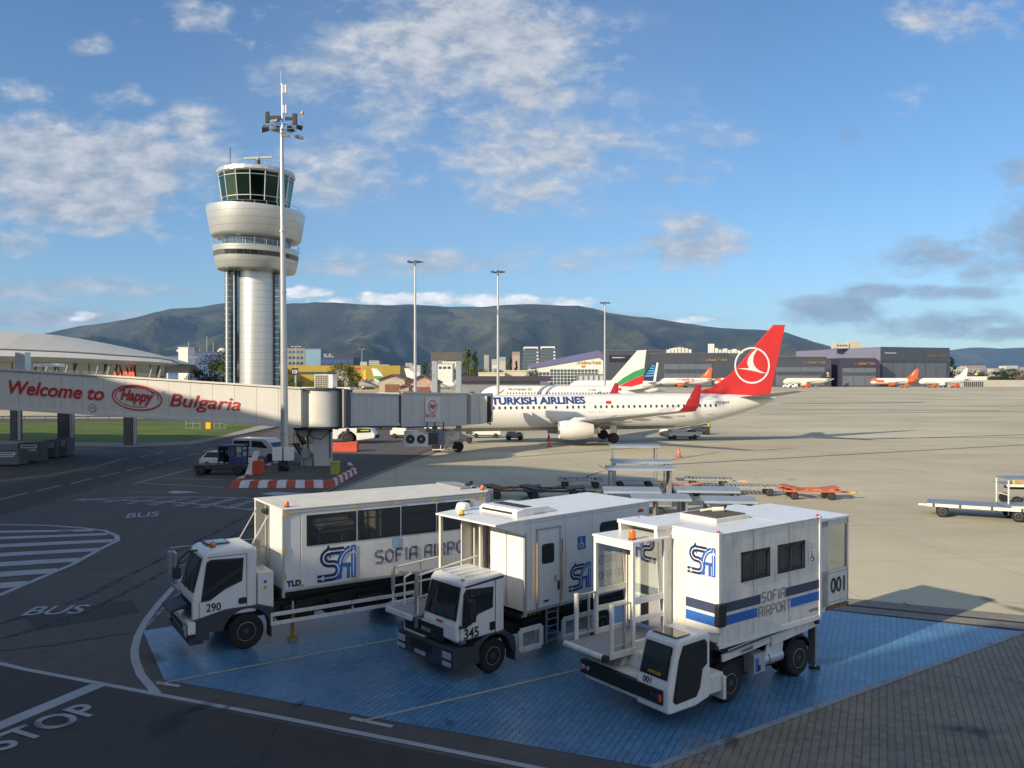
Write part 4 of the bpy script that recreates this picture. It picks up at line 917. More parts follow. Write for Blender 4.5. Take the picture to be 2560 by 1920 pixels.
def avio():
    t = truck_root('highlift_truck', 'rightmost high lift truck, low half cab, blue striped box body, glass booth and number 001', 53.0, (4.83, 18.1))
    xf, xr, z0, z1 = .47, -3.35, 1.38, 3.74; yl, yr = 1.25, -1.25
    mb = MB().m(WHITE_W); W1, W2, W3, W4 = -.32, -1.28, -1.66, -2.64; wa, wb = z0 + 1.26, z0 + 1.84
    for y0, y1 in ((yl - .05, yl), (yr, yr + .05)):
        mb.box(xf, xr, y0, y1, z0, wa); mb.box(xf, xr, y0, y1, wb, z1 - .03)
        for a, b in ((xf, W1), (W2, W3), (W4, xr)): mb.box(a, b, y0, y1, wa, wb)
    mb.box(xf, xf - .05, yr + .05, yl - .05, z0, z1 - .03); mb.box(xr, xr + .05, yr + .05, yl - .05, z0, z1 - .03); mb.box(xf - .05, xr + .05, yr + .05, yl - .05, z0, z0 + .06); mb.box(xf - .05, xr + .05, yr + .05, yl - .05, z1 - .09, z1 - .03)
    mb.build('box_body', t, bevel=.006)
    q = MB().m(CREAM_P)
    for x in (-.3, -1.0, -1.7, -2.4): q.box(x, x - .45, yr + .1, yr + .55, z0 + .45, z0 + .55).box(x - .40, x - .48, yr + .1, yr + .55, z0 + .5, z0 + 1.05)
    q.build('seat', t, bevel=.02); q = MB().m(ALU)
    for x in (-.2, -1.2, -2.2): q.cyl((x, .1, z0), (x, .1, z1 - .1), .018, n=8).cyl((x, .1, z0 + 1.5), (x - .8, .1, z0 + 1.5), .015, n=8)
    q.build('grab_rail', t)
    # roof unit: shallow tray with pipes
    q = MB().m(WHITE_W).box(-.55, -1.75, -.75, .35, z1 + .012, z1 + .11); q.m(paint('tray_brown', (.10, .085, .065), .8)).box(-.60, -1.70, -.70, .30, z1 + .11, z1 + .135); q.m(CREAM_P).cyl((-1.25, -.35, z1 + .18), (-1.45, -.15, z1 + .2), .06, n=10).cyl((-1.0, -.5, z1 + .16), (-1.25, -.35, z1 + .19), .035, n=8); q.m(BLACK_P).tube([(-1.45, -.15, z1 + .2), (-1.6, -.2, z1 + .26), (-1.68, -.45, z1 + .2), (-1.5, -.5, z1 + .16)], .025); q.build('roof_unit', t, bevel=.01)
    MB().m(paint('roof_seam', (.5, .5, .5), .6)).box(-1.9, -1.915, yr, yl, z1 + .012, z1 + .016).build('roof_seam', t)
    r_ = MB().m(WHITE_P).box(xf + .02, xr - .02, yr - .015, yl + .015, z1 - .026, z1 + .012); r_.build('roof', t, bevel=.012)
    e = MB().m(WHITE_P)
    for x in (xf - .02, xr + .03): e.box(x - .04, x + .04, yl - .04, yl + .02, z0 - .05, z1 + .03)
    e.box(xf, xr, yl, yl + .012, z0 - .12, z0); e.box(xf + .0, xf + .03, yr, yl, z1 - .2, z1 - .05)
    e.m(DKGREY)
    for x in (-.72, -2.05): e.box(x - .006, x + .006, yl, yl + .003, z0, z1 - .03)
    e.box(xf - .055, xf - .045, yl, yl + .003, z0, z1); e.build('edge_trim', t, bevel=.006)
    m_ = MB().m(RED_L)
    for x, y in ((xf - .05, yl - .05), (xr + .05, yl - .05), (xf - .05, yr + .05)): m_.cyl((x, y, z1 + .01), (x, y, z1 + .06), .04, n=10)
    m_.build('marker_lamp', t)
    for a, b in ((-1.32, -.28), (-2.68, -1.62)):
        for y_, s_ in ((yl, 1), (yr, -1)):
            q = MB().m(BLACK_P); c_, d_ = z0 + 1.22, z0 + 1.88; ya, yb = y_, y_ + s_ * .016
            q.box(a, a + .06, ya, yb, c_, d_).box(b - .06, b, ya, yb, c_, d_).box(a, b, ya, yb, c_, c_ + .06).box(a, b, ya, yb, d_ - .06, d_).box((a + b) / 2 - .02, (a + b) / 2 + .02, ya, yb, c_, d_)
            f = q.build('window', t); MB().m(CLEARG).box(a + .05, b - .05, y_ - s_ * .03, y_ - s_ * .025, c_ + .05, d_ - .05).build('glass', f)
    # stripes: dark band and blue band on the side, wrapping on the front
    for m_, x0, x1, y0, y1, za in ((NAVY2, xf + .004, -.98, yl, yl + .006, .64), (NAVY2, -1.92, xr + .02, yl, yl + .006, .64), (BLUE_L, xf + .004, -.86, yl, yl + .006, .36), (BLUE_L, -2.12, xr + .02, yl, yl + .006, .36), (BLUE_L, xf, xf + .03, .35, yl - .001, .36), (NAVY2, xf, xf + .03, .35, yl - .001, .64)):
        MB().m(m_).box(x0, x1, y0, y1, z0 + za, z0 + za + .21).build('stripe', t)
    line_text('SOFIA', 'lettering', GREY_L, t, (-1.02, yl + .004, z0 + .64), SIDE_X, Z_, .24, .205, lw=.07)
    line_text('AIRPORT', 'lettering', GREY_L, t, (-.90, yl + .004, z0 + .33), SIDE_X, Z_, .24, .195, lw=.07)
    text('AVIOGEI', 'lettering', BLACK_L, t, (-2.86, yl + .004, z0 + .12), SIDE_X, Z_, .38, .07, bold=.02)
    wheelchair(t, (-2.83, yl + .004, z0 + 1.28), SIDE_X, Z_, .30, WHITE_P, BLACK_L)
    # door panel on the lit front with monogram
    d = MB().m(WHITE_P).box(xf, xf + .02, .35, yl - .03, z0 + .02, z1 - .25).build('front_door', t, bevel=.004)
    lg = logo(t, (xf + .024, .37, z0 + 1.42), Y_, Z_, .66)
    # portal collar between booth and box
    c = MB().m(WHITE_W)
    c.prism([(xf, 1.3), (xf + .25, 1.3), (xf + .5, z1 - .05), (xf, z1 - .02)], -.18, -.08, 'y'); c.prism([(xf, 1.3), (xf + .25, 1.3), (xf + .5, z1 - .05), (xf, z1 - .02)], -1.32, -1.24, 'y')
    c.m(WHITE_P).box(xf - .3, xf + .52, -1.34, -.06, z1 - .04, z1 + .05); c.build('collar', t, bevel=.01)
    MB().m(GREY_P).box(xf, xf + .02, -1.2, -.2, 1.3, z1 - .1).build('doorway', t)
    # glass booth
    bx0, bx1, by0, by1, bz0, bz1 = xf + .25, 1.78, -1.26, -.08, 1.22, 3.48
    b = MB().m(WHITE_P)
    for x, y in ((bx1 - .05, by0), (bx1 - .05, by1), (bx0 + .02, by1), (bx0 + .02, by0)): b.box(x - .045, x + .045, y - .04, y + .04, bz0, bz1)
    for y in (by0, by1):
        for za, zb in ((bz0, bz0 + .12), (bz0 + .52, bz0 + .64), (bz0 + .92, bz0 + 1.06)): b.box(bx0, bx1 - .05, y - .03, y + .03, za, zb)
    b.box(bx1 - .04, bx1, by0, by1, bz1 - .14, bz1); bo = b.build('booth_frame', t, bevel=.008)
    MB().m(WHITE_P).box(bx0 - .1, bx1 + .02, by0 - .06, by1 + .06, bz1, bz1 + .05).build('booth_roof', t, bevel=.012)
    for y in (by0, by1): MB().m(CLEAR).box(bx0, bx1 - .05, y - .006, y + .006, bz0 + 1.06, bz1).build('booth_glass', t)
    m_ = MB().m(CREAM_P)
    for k in range(8): m_.cyl((bx0 + .03 + .02 * (k % 2), by0 + .1 + k * .05, bz0 + .2), (bx0 + .03 + .02 * (k % 2), by0 + .1 + k * .05, bz1), .03, n=8)
    m_.build('curtain', t)
    beacon(t, 1.55, by1 - .2, bz1 + .05, r=.075, h=.2)
    # platform and padded gate posts
    MB().m(GREY_P).box(xf + .02, 2.55, by0, by1 + .05, 1.15, 1.22).m(WHITE_W).box(xf + .1, 2.5, by1 + .05, by1 + .09, 1.1, 1.24).build('platform', t, bevel=.01)
    m_ = MB().m(WHITE_W).cyl((2.62, by0 - .05, 1.16), (2.62, by1 + .1, 1.16), .07, n=14); m_.m(BLACK_P).cyl((2.62, by1 + .02, 1.16), (2.62, by1 + .12, 1.16), .075, n=14); m_.build('bumper_tube', t, smooth=True)
    for y in (by0 + .02, by1 - .02):
        m_ = MB().m(WHITE_W).cyl((2.35, y, 1.22), (2.35, y, 1.75), .05, n=12).cyl((2.35, y, 1.76), (2.35, y, 2.25), .055, n=12); m_.m(STEEL).cyl((1.98, y, 1.22), (1.98, y, 2.2), .03, n=8).cyl((1.75, y, 2.2), (2.35, y, 2.2), .026, n=8); m_.cyl((1.75, y, 1.32), (2.35, y, 1.32), .026, n=8); m_.build('gate_post', t)
    # rear cabin
    rc = MB().m(WHITE_W); rx0, rx1 = -3.42, -4.67
    rc.box(rx0, rx0 - .35, yr + .1, yl - .06, 1.5, 3.6); rc.box(rx1, rx1 + .07, yl - .13, yl - .06, 1.5, 3.6); rc.box(rx0, rx1, yl - .1, yl - .06, 1.5, 2.36); rc.box(rx0, rx1, yl - .12, yl - .06, 3.45, 3.6)
    rc.box(rx1, rx1 + .07, yr + .1, yr + .17, 1.5, 3.6); rc.box(rx0, rx1, yr + .1, yr + .14, 1.5, 2.3); rc.m(WHITE_P).box(rx0 + .1, rx1 - .02, yr + .06, yl - .03, 3.6, 3.66); rc.m(GREY_P).box(rx0, rx1, yr + .1, yl - .1, 1.46, 1.52)
    rc.m(DKGREY).box(rx0 - .37, rx0 - .36 - .8, yl - .061, yl - .056, 1.56, 1.57).box(rx0 - .37, rx0 - .36 - .8, yl - .061, yl - .056, 2.28, 2.29); rc = rc.build('rear_cabin', t, bevel=.008)
    MB().m(CLEAR).box(rx0 - .35, rx1 + .07, yl - .085, yl - .075, 2.36, 3.45).build('glass', rc)
    text('001', 'lettering', BLACK_L, t, (rx0 - .45, yl - .054, 1.78), SIDE_X, Z_, .62, .38, bold=.02)
    hz = MB().m(BLACK_P).box(rx0 - .3, rx1, yl - .09, yl - .055, 1.38, 1.46); hz.m(paint('hazard_orange', (.55, .2, .03), .6))
    for k in range(9): hz.prism([(rx0 - .34 - k * .11, 1.38), (rx0 - .39 - k * .11, 1.38), (rx0 - .34 - k * .11, 1.46), (rx0 - .29 - k * .11, 1.46)], yl - .055, yl - .051, 'y')
    hz.build('hazard_stripe', t)
    # lift arms, chassis rails with logo, wheels
    c = MB().m(CHASSIS); c.box(1.9, -3.3, -.8, .8, .62, .8); c.box(-.2, -2.2, -.9, .9, .35, .75); c.box(-3.4, -2.0, -1.1, 1.1, 1.2, 1.34); c.build('chassis', t)
    m_ = MB().m(WHITE_W).bar((.2, 1.12, .98), (-2.0, 1.12, 1.12), .06, .16).bar((-1.5, 1.14, 1.05), (-3.35, 1.14, 1.20), .08, .24); m_.prism([(-1.35, .72), (-2.0, .62), (-2.05, .95), (-3.0, 1.0), (-3.3, 1.3), (-1.5, 1.1)], 1.06, 1.11, 'y'); m_.build('lift_arm', t, bevel=.01)
    m_ = MB().m(STEEL).cyl((.1, 1.2, 1.16), (-2.9, 1.2, 1.36), .02, n=8).cyl((.0, 1.22, 1.10), (-2.6, 1.22, 1.26), .015, n=8); m_.m(CHASSIS).cyl((.0, 1.15, 1.2), (-3.0, 1.15, 1.33), .03, n=8); m_.build('hydraulic_line', t)
    text('AVIOGEI', 'lettering', BLACK_L, t, (-.42, 1.158, .98), SIDE_X + Z_ * .06, Z_, .42, .07, bold=.02)
    m_ = MB().m(ALU).box(-.85, -1.25, .75, 1.18, .42, .86); m_.m(BLUE_L).box(-.9, -1.02, 1.181, 1.186, .46, .76); m_.m(BLACK_L).box(-.98, -1.08, 1.186, 1.19, .46, .6); m_.m(GREY_P).box(-.5, -1.25, .2, .8, .82, .95); m_.build('battery_box', t, bevel=.015)
    m_ = MB().m(ALU).cyl((-1.28, 1.0, .62), (-2.0, 1.0, .62), .16, n=16); m_.m(BLACK_P).cyl((-1.45, 1.0, .62), (-1.48, 1.0, .62), .165, n=16); m_.build('air_tank', t, smooth=True)
    for s in (1, -1):
        wheel(t, 0, s * 1.05, .41, .41, .30, side=s); wheel(t, -2.6, s * 1.02, .43, .43, .28, side=s); wheel(t, -2.6, s * .7, .43, .43, .26, side=s)
        MB().m(CHASSIS).prism([(-2.6 + .55 * math.cos(R(k)), .43 + .55 * math.sin(R(k))) for k in range(20, 161, 14)] + [(-2.6 + .51 * math.cos(R(k)), .43 + .51 * math.sin(R(k))) for k in range(160, 19, -14)], s * .55, s * 1.15, 'y').build('wheel_arch', t)
    m_ = MB().m(STEEL).box(-3.28, -3.36, .95, 1.15, .1, 1.35); m_.m(WHITE_W).cyl((-3.4, 1.05, .05), (-3.4, 1.05, .8), .05, n=10); m_.m(CHASSIS).cyl((-3.4, 1.05, 0), (-3.4, 1.05, .05), .14, n=12); m_.box(-3.2, -3.3, .6, 1.25, 1.15, 1.3); m_.build('stabiliser', t)
    # low front deck, bonnet, bumper, half cab
    dk = MB().m(WHITE_W); dk.box(.55, 2.25, -1.05, 1.45, .46, .86); dk.prism([(.9, .86), (2.1, .86), (1.95, 1.08), (.9, 1.12)], -1.0, -.1, 'y'); dk.box(.55, 1.2, -.1, .6, .86, 1.0); dk = dk.build('front_body', t, bevel=.03)
    m_ = MB().m(GREY_L)
    for k in range(5): m_.bar((2.09 - k * .03, -.8, .90 + k * .035), (2.09 - k * .03, -.35, .90 + k * .035), .008, .008)
    m_.build('vent', dk); MB().m(WHITE_W).prism([(1.1, .86), (1.9, .86), (1.8, 1.16), (1.2, 1.18)], -.12, .5, 'y').build('bonnet', t, bevel=.03)
    b = MB().m(BLACK_P).box(2.22, 2.36, -1.1, 1.36, .52, .82); b.m(WHITE_W).box(2.1, 2.3, -1.0, 1.4, .42, .50); b.build('bumper', t, bevel=.02)
    for y in (-.98, -.84, 1.08, 1.22): MB().m(LENS if y < 0 else DKGREY).cyl((2.35, y, .68), (2.37, y, .68), .05, n=16).build('headlamp', t)
    for y in (-1.06, 1.31): MB().m(AMBER).box(2.35, 2.368, y - .03, y + .03, .6, .74).build('indicator', t)
    cy0, cy1 = .60, 1.50
    cb = MB().m(WHITE_P).prism([(1.05, .45), (1.05, 1.76), (1.12, 1.83), (1.98, 1.80), (2.06, 1.72), (2.32, .84), (2.32, .36), (1.5, .36)], cy0, cy1, 'y'); cb.build('cab', t, bevel=.06, seg=3)
    a, bb = Vector((2.085, 0, 1.66)), Vector((2.27, 0, 1.02)); nn = Vector((.93, 0, .27)).normalized() * .012
    A = [a + nn + Y_ * (cy1 - .10), a + nn + Y_ * (cy0 + .08), bb + nn + Y_ * (cy0 + .06), bb + nn + Y_ * (cy1 - .08)]
    ws = MB().m(BLACK_P).poly(A).poly([p - nn * 1.5 for p in A]).build('windscreen', t); MB().m(GLASS).poly([p + nn * .6 + (A[0] * .25 + A[1] * .25 + A[2] * .25 + A[3] * .25 - p) * .08 for p in A]).build('glass', ws)
    text('AVIOGEI', 'lettering', YELLOW, t, A[2] + nn * .8 + Vector((0, .22, .0)) + (A[1] - A[2]) * .08, Y_, (A[1] - A[2]), .36, .06, bold=.02)
    text('001', 'lettering', BLACK_L, t, (2.315, cy0 + .18, .86), Y_, Vector((-.2, 0, 1)), .23, .13, bold=.02)
    gw = MB().m(TINTD).box(1.55, 1.98, cy0 + .1, cy1 - .1, 1.83, 1.845).build('roof_window', t)
    f = MB().m(BLACK_P).prism([(2.02, 1.42), (1.90, 1.68), (1.24, 1.70), (1.16, 1.62), (1.16, 1.18), (1.30, 1.10), (1.38, .72), (1.50, .56), (2.12, .54), (2.20, .62)], cy1 - .01, cy1 + .012, 'y').build('side_window', t)
    MB().m(GLASS).prism([(1.97, 1.42), (1.87, 1.63), (1.27, 1.65), (1.21, 1.58), (1.21, 1.22), (1.35, 1.13), (1.43, .75), (1.53, .61), (2.08, .59), (2.15, .65)], cy1 + .008, cy1 + .02, 'y').build('glass', f)
    MB().m(BLACK_P).prism(rrect(.32, .58, 1.75, 2.25, .06), 1.22, 1.34, 'y').m(STEEL).cyl((.45, 1.28, 1.6), (1.1, 1.3, 1.75), .018, n=8).build('mirror', t, bevel=.02)
    m_ = MB().m(WHITE_W).box(.6, 1.05, 1.1, 1.42, .5, .74).box(.52, .62, 1.15, 1.5, .28, .78); m_.build('step', t, bevel=.02)
    return t
CLEARG = clear_glass('bus_window_glass', (.86, .86, .80))
NAVY2 = paint('dark_stripe_paint', (.045, .065, .12), .45, var=.1)
TINTD = glass('smoked_glass', (.05, .055, .05))
tld(); man(); avio()
# ================================================================== AIRCRAFT
AIR_W = paint('aircraft_white', (.74, .73, .70), .38, var=.03, scale=.3, coat=.3, dirt=.12)
AIR_G = paint('aircraft_grey_belly', (.33, .34, .35), .45, var=.08, scale=.4)
AIR_RED = paint('aircraft_red', (.62, .03, .03), .35, var=.12, scale=.35)
AIR_DRED = paint('aircraft_dark_red', (.40, .02, .03), .4, var=.1)
AIR_GREEN = paint('aircraft_green', (.04, .30, .10), .4, var=.06); AIR_OR = paint('aircraft_orange', (.80, .13, .02), .4, var=.08)
AIR_NAVY = paint('aircraft_navy', (.02, .03, .09), .4); AIR_SKY = paint('aircraft_sky_blue', (.08, .38, .65), .4); AIR_PUR = paint('aircraft_purple', (.07, .03, .16), .4); AIR_LIME = paint('aircraft_lime', (.6, .65, .03), .4)
AIR_CREAM = paint('aircraft_cream', (.72, .68, .56), .4, var=.05); GOLD = paint('gold_emblem', (.65, .38, .08), .4); AIR_METAL = paint('bare_metal', (.5, .5, .5), .3, metal=.8)
WING_G = paint('wing_grey', (.42, .43, .44), .4, var=.1, scale=.5)
def aircraft(label, nose, heading, Lf=38.0, rw=1.88, rh=2.0, zc=3.35, mats=None, fin=None, finmat=None, wing=None, engine=None, detail=True, pitch=0.0, group='airliners parked on the apron', nosefrac=.11, tailfrac=.34, gearx=(-4.0, -19.5), winglet=None, stab=None, base=0.0, cat='airliner', name='airliner', nose_paint=None, rear_paint=None, rearx=None, span=17.0):
    """local frame: nose at x=0, tail towards -x, y to the left of flight"""
    t = thing(name, label, cat, (nose[0], nose[1], base), heading, group); t.rotation_euler = (0, pitch, heading)
    body = mats or AIR_W
    n = 28 if detail else 16
    st = []
    for k in range(9):
        u = k / 8; r = math.sin(u * math.pi / 2) ** .62 if u > 0 else .02
        st.append((-Lf * nosefrac * (1 - math.cos(u * math.pi / 2)) if 0 else -Lf * nosefrac * u ** 1.35, max(.03, r), -.32 * rh * (1 - u) ** 1.6))
    x1 = -Lf * (1 - tailfrac)
    for k in range(1, 4): st.append((-Lf * nosefrac + (x1 + Lf * nosefrac) * k / 4, 1, 0))
    for k in range(0, 11):
        u = k / 10; st.append((x1 - Lf * tailfrac * u, 1 - .90 * u ** 1.75, .62 * rh * u ** 1.6))
    rings = []
    for x, s, dz in st:
        rings.append([(x, rw * s * math.cos(2 * math.pi * i / n), zc + dz + rh * s * math.sin(2 * math.pi * i / n)) for i in range(n)])
    mb = MB().m(body).loft(rings)
    mb.m(AIR_G if detail else body)
    if nose_paint: mb.m(nose_paint)
    # repaint faces: lower belly grey, nose or rear colours (real livery)
    o = mb.build('fuselage', t, smooth=True); me = o.data
    ib = me.materials.find(AIR_G.name); inn = -1
    if rear_paint: me.materials.append(rear_paint); irr = len(me.materials) - 1
    if nose_paint: inn = me.materials.find(nose_paint.name)
    for p in me.polygons:
        c = p.center
        if detail and c.z < zc - rh * .80 and -Lf * .9 < c.x < -Lf * .06: p.material_index = max(0, ib)
        if nose_paint and c.x > -Lf * .2 + (c.z - zc) * 1.2 and c.z > zc - rh * .2: p.material_index = inn
        if rear_paint and c.x < rearx: p.material_index = irr
    # fin: list of (x, z) outline, thickness tapering
    if fin:
        fm = MB().m(finmat or body); fm.prism(fin, -.09, .09, 'y'); fo = fm.build('tail_fin', t, bevel=.05)
    else: fo = None
    # stabilisers
    sx, ss, sz, sc_ = stab or (-Lf * .925, 7.0, zc + rh * .55, 2.6)
    for s in (1, -1):
        a = MB().m(WING_G if detail else body)
        r0 = [(sx + sc_ * .8, s * .3, sz), (sx, s * .3, sz + .16), (sx - sc_ * .6, s * .3, sz), (sx, s * .3, sz - .12)]
        r1 = [(sx - sc_ * .55, s * ss, sz + ss * .11), (sx - sc_ * .75, s * ss, sz + ss * .11 + .05), (sx - sc_ * 1.0, s * ss, sz + ss * .11), (sx - sc_ * .75, s * ss, sz + ss * .11 - .04)]
        a.loft([r0, r1]).build('stabiliser', t)
    # wings
    wx, wc, wz, tipx = wing or (-Lf * .335, 7.0, zc - rh * .62, -Lf * .60)
    for s in (1, -1):
        a = MB().m(WING_G if detail else body); rg = []
        for f, ch, th in ((0, 1, .62), (.3, .60, .38), (.62, .40, .22), (1, .21, .1)):
            y = s * (1.2 + (span - 1.2) * f); z = wz + (span * .105) * f; xl = wx + (tipx - wx) * f; c = wc * ch
            rg.append([(xl, y, z), (xl - c * .3, y, z + th), (xl - c, y, z), (xl - c * .4, y, z - th * .7)])
        a.loft(rg).build('wing', t)
        if winglet:
            q = MB().m(winglet); y = s * span; z = wz + span * .105; c = wc * .21
            rg = [[(tipx, y, z), (tipx - c * .5, y, z + .06), (tipx - c, y, z), (tipx - c * .5, y, z - .06)],
                  [(tipx - .5, y + s * .35, z + .5), (tipx - c * .5 - .5, y + s * .31, z + .52), (tipx - c - .25, y + s * .35, z + .5), (tipx - c * .5 - .5, y + s * .39, z + .5)],
                  [(tipx - 1.5, y + s * .62, z + 2.45), (tipx - 1.75, y + s * .6, z + 2.45), (tipx - 2.05, y + s * .62, z + 2.45), (tipx - 1.75, y + s * .64, z + 2.45)]]
            wl = q.loft(rg).build('winglet', t, smooth=False)
        if detail:
            for f in (.28, .5, .72):
                y = s * (1.2 + (span - 1.2) * f); z = wz + span * .105 * f - .18; xl = wx + (tipx - wx) * f - wc * (.6 - .3 * f)
                MB().m(body).loft([[(xl + 1.1, y, z), (xl + 1.1, y + .01, z + .01), (xl + 1.1, y, z + .02)], [(xl, y - .16, z + .1), (xl, y + .16, z + .1), (xl, y, z - .22)], [(xl - 1.5, y - .03, z - .05), (xl - 1.5, y + .03, z - .05), (xl - 1.5, y, z - .1)]]).build('flap_fairing', t, smooth=True)
    # engines
    if engine:
        ex, ey, ez, er, el, em = engine
        for s in (1, -1):
            q = MB().m(em)
            q.lathe([(er * .80, ex - .35), (er * .86, ex - .02), (er * .93, ex), (er * 1.03, ex - .5), (er * 1.08, ex - 1.4), (er * 1.0, ex - el * .75), (er * .82, ex - el)], (0, s * ey, ez), 24, 'x', cap=False)
            q.m(CHASSIS).lathe([(er * .8, ex - .34), (.02, ex - .5)], (0, s * ey, ez), 24, 'x', cap=False); q.m(AIR_METAL).lathe([(er * .55, ex - el * .8), (er * .42, ex - el - .75), (er * .2, ex - el - .7), (.05, ex - el - 1.1)], (0, s * ey, ez), 20, 'x', cap=False)
            q.lathe([(er * .81, ex - el), (er * .5, ex - el + .1)], (0, s * ey, ez), 24, 'x', cap=False)
            e = q.build('engine', t, smooth=True)
            MB().m(body).prism([(ex - .9, ez + er * .9), (ex - .5 - el, ez + er * .6), (ex - el - 1.6, wz + .5), (ex - 1.7, ez + er + .35)], s * ey - .15, s * ey + .15, 'y').build('pylon', e, bevel=.05)
    # landing gear
    if gearx:
        for gx, gy, rr in ((gearx[0], 0, .34), (gearx[1], 2.86, .56), (gearx[1], -2.86, .56)):
            q = MB().m(AIR_METAL).cyl((gx, gy, rr), (gx, gy * .93, zc - rh * .7), .11, n=10); 
            if detail: q.bar((gx, gy, rr + .3), (gx - .9, gy * .7, zc - rh * .8), .09); q.m(body).box(gx - .35, gx + .35, gy + (.25 if gy > 0 else -.27), gy + (.27 if gy > 0 else -.25), 1.0, 1.9)
            gr = q.build('landing_gear', t)
            for d in (-.28, .28): wheel(gr, gx, gy + d * (1 if gy else .6), rr, rr, .3 if gy else .18, side=1 if d > 0 else -1)
    return t, fo
def oval(cx, cz, a, b, n=10): return [(cx + a * math.cos(2 * math.pi * i / n), cz + b * math.sin(2 * math.pi * i / n)) for i in range(n)]
def cabin_windows(t, xs, z, rw, rh, zc, side=1, mat=None, a=.12, b=.18):
    """one small mesh, copied for each window"""
    s = (z - zc) / rh; y = side * (rw * math.sqrt(1 - s * s) + .012)
    first = None
    for x in xs:
        if first is None:
            m_ = MB().m(mat or WINB); slope = -s * .35
            m_.add([(p[0], -p[1] * .0 + side * (-p[1]) * (s * rw / rh), p[1]) for p in oval(0, 0, a, b)], [tuple(range(10))]); first = m_.build('window', t); first.location = (x, y, z)
        else:
            c = first.copy(); C.objects.link(c); c.parent = t; c.location = (x, y, z)
WINB = glass('cabin_window', (.03, .045, .075), .15, .5)
def circ(pm, cx, cy, r, n=36): return [pm(cx + r * math.cos(2 * math.pi * i / n), cy + r * math.sin(2 * math.pi * i / n)) for i in range(n)]
def bird(mb, pm, cx, cy, r, m1):
    """ring with a swept-wing bird"""
    mb.m(m1); ribbon(mb, [(cx + r * math.cos(R(a)), cy + r * math.sin(R(a))) for a in range(0, 360, 8)], r * .10, pm, True)
    P = [(-.93, -.16), (-.35, -.20), (-.05, -.28), (.12, -.34), (.55, -.42), (.93, -.50), (.88, -.56), (.45, -.50)]
    # crescent wing: outer curve rising to the top right, inner curve back down
    outer = [(-.92, -.17)] + [(-.20, -.16), (-.30, .12), (-.24, .42), (-.05, .70), (.20, .93), (.42, 1.0)]
    inner = [(.24, .82), (.10, .55), (.06, .25), (.14, -.02), (.34, -.24), (.62, -.40), (.95, -.46), (.60, -.47), (.20, -.36), (-.30, -.26)]
    pts = [(cx + x * r * .96, cy + y * r * .96) for x, y in outer + inner]
    v = [pm(x, y) for x, y in pts]
    # triangulate as fans of two convex-ish pieces
    import mathutils.geometry as G
    tri = G.tessellate_polygon([[Vector((x, y, 0)) for x, y in pts]])
    mb.add(v, [tuple(f) for f in tri])
# ---- nearest airliner: white with a red tail
HEAD = math.pi + R(5.0)
t737, fin737 = aircraft('white airliner with red tail and winglets at the boarding bridge', (-8.7, 91.0), HEAD, 38.8, mats=AIR_W, zc=3.30,
                  fin=[(-28.9, 5.25), (-31.5, 5.9), (-33.8, 7.5), (-38.7, 12.95), (-40.1, 12.95), (-38.3, 5.1), (-33, 4.7)], finmat=AIR_RED,
                  wing=(-12.9, 7.6, 2.15, -22.6), engine=(-13.3, 4.83, 1.62, .98, 3.6, AIR_W), pitch=R(.5), winglet=AIR_DRED, stab=(-36.6, 7.2, 4.75, 3.1))
cabin_windows(t737, [-6.0 - k * .62 for k in range(42) if k not in (11, 13, 18)], 3.92, 1.88, 2.0, 3.30)
def L737(x, z, side=1, off=.02):
    Lf, tf = 38.8, .34; u = max(0.0, (-x - Lf * (1 - tf)) / (Lf * tf)); s = 1 - .90 * u ** 1.75; c = 3.30 + .62 * 2.0 * u ** 1.6
    return Vector((x, side * (1.88 * s * math.sqrt(max(.02, 1 - ((z - c) / (2.0 * s)) ** 2)) + off), z))
for o_ in [c for c in C.objects if c.parent == t737 and c.name.startswith('window')]: o_.location.y = L737(o_.location.x, o_.location.z).y
def side_text(t, s, mat, x, z, wdt, h, fn, bold=.03, shear=0, name='lettering'):
    # reading from nose to tail on the left side (viewer sees nose at left)
    ob = text(s, name, mat, t, (0, 0, 0), X_, Y_, wdt, h, off=0, bold=bold, shear=shear)
    import bmesh
    bm = bmesh.new(); bm.from_mesh(ob.data); bmesh.ops.triangulate(bm, faces=bm.faces)
    for k in range(3):
        es = [e for e in bm.edges if abs(e.verts[0].co.y - e.verts[1].co.y) > .18]
        if es: bmesh.ops.subdivide_edges(bm, edges=es, cuts=1); bmesh.ops.triangulate(bm, faces=bm.faces)
    bm.to_mesh(ob.data); bm.free()
    for v in ob.data.vertices: v.co = fn(x - v.co.x, z + v.co.y) + Vector((0, .022, 0))
    return ob
side_text(t737, 'TURKISH AIRLINES', paint('livery_navy', (.02, .05, .22), .4), -6.4, 4.26, 10.3, .80, L737, bold=.04)
side_text(t737, 'TC-JHT', GREY_L, -31.4, 4.02, 1.7, .34, L737)
side_text(t737, 'BOEING 737-800', GREY_L, -25.8, 2.72, 2.0, .13, L737)
fl = MB().m(AIR_RED).poly([L737(-15.9 - 3.1, 4.22), L737(-19.6, 4.22), L737(-19.6, 4.56), L737(-19.0, 4.56)]); fl.build('flag', t737)
dm = MB().m(GREY_L)
for x0, z0, w_, h_ in ((-17.0, 3.35, .55, 1.0), (-18.2, 3.35, .55, 1.0)):
    pm_ = lambda x, z: L737(x, z, 1, .012)
    ribbon(dm, [(x0, z0), (x0 - w_, z0), (x0 - w_, z0 + h_), (x0, z0 + h_)], .03, pm_, True)
dm.build('exit_door', t737)
dm = MB().m(GREY_L); ribbon(dm, [(-30.4, 2.9), (-31.2, 2.9), (-31.2, 4.6), (-30.4, 4.6)], .035, lambda x, z: L737(x, z), True); dm.build('rear_door', t737)
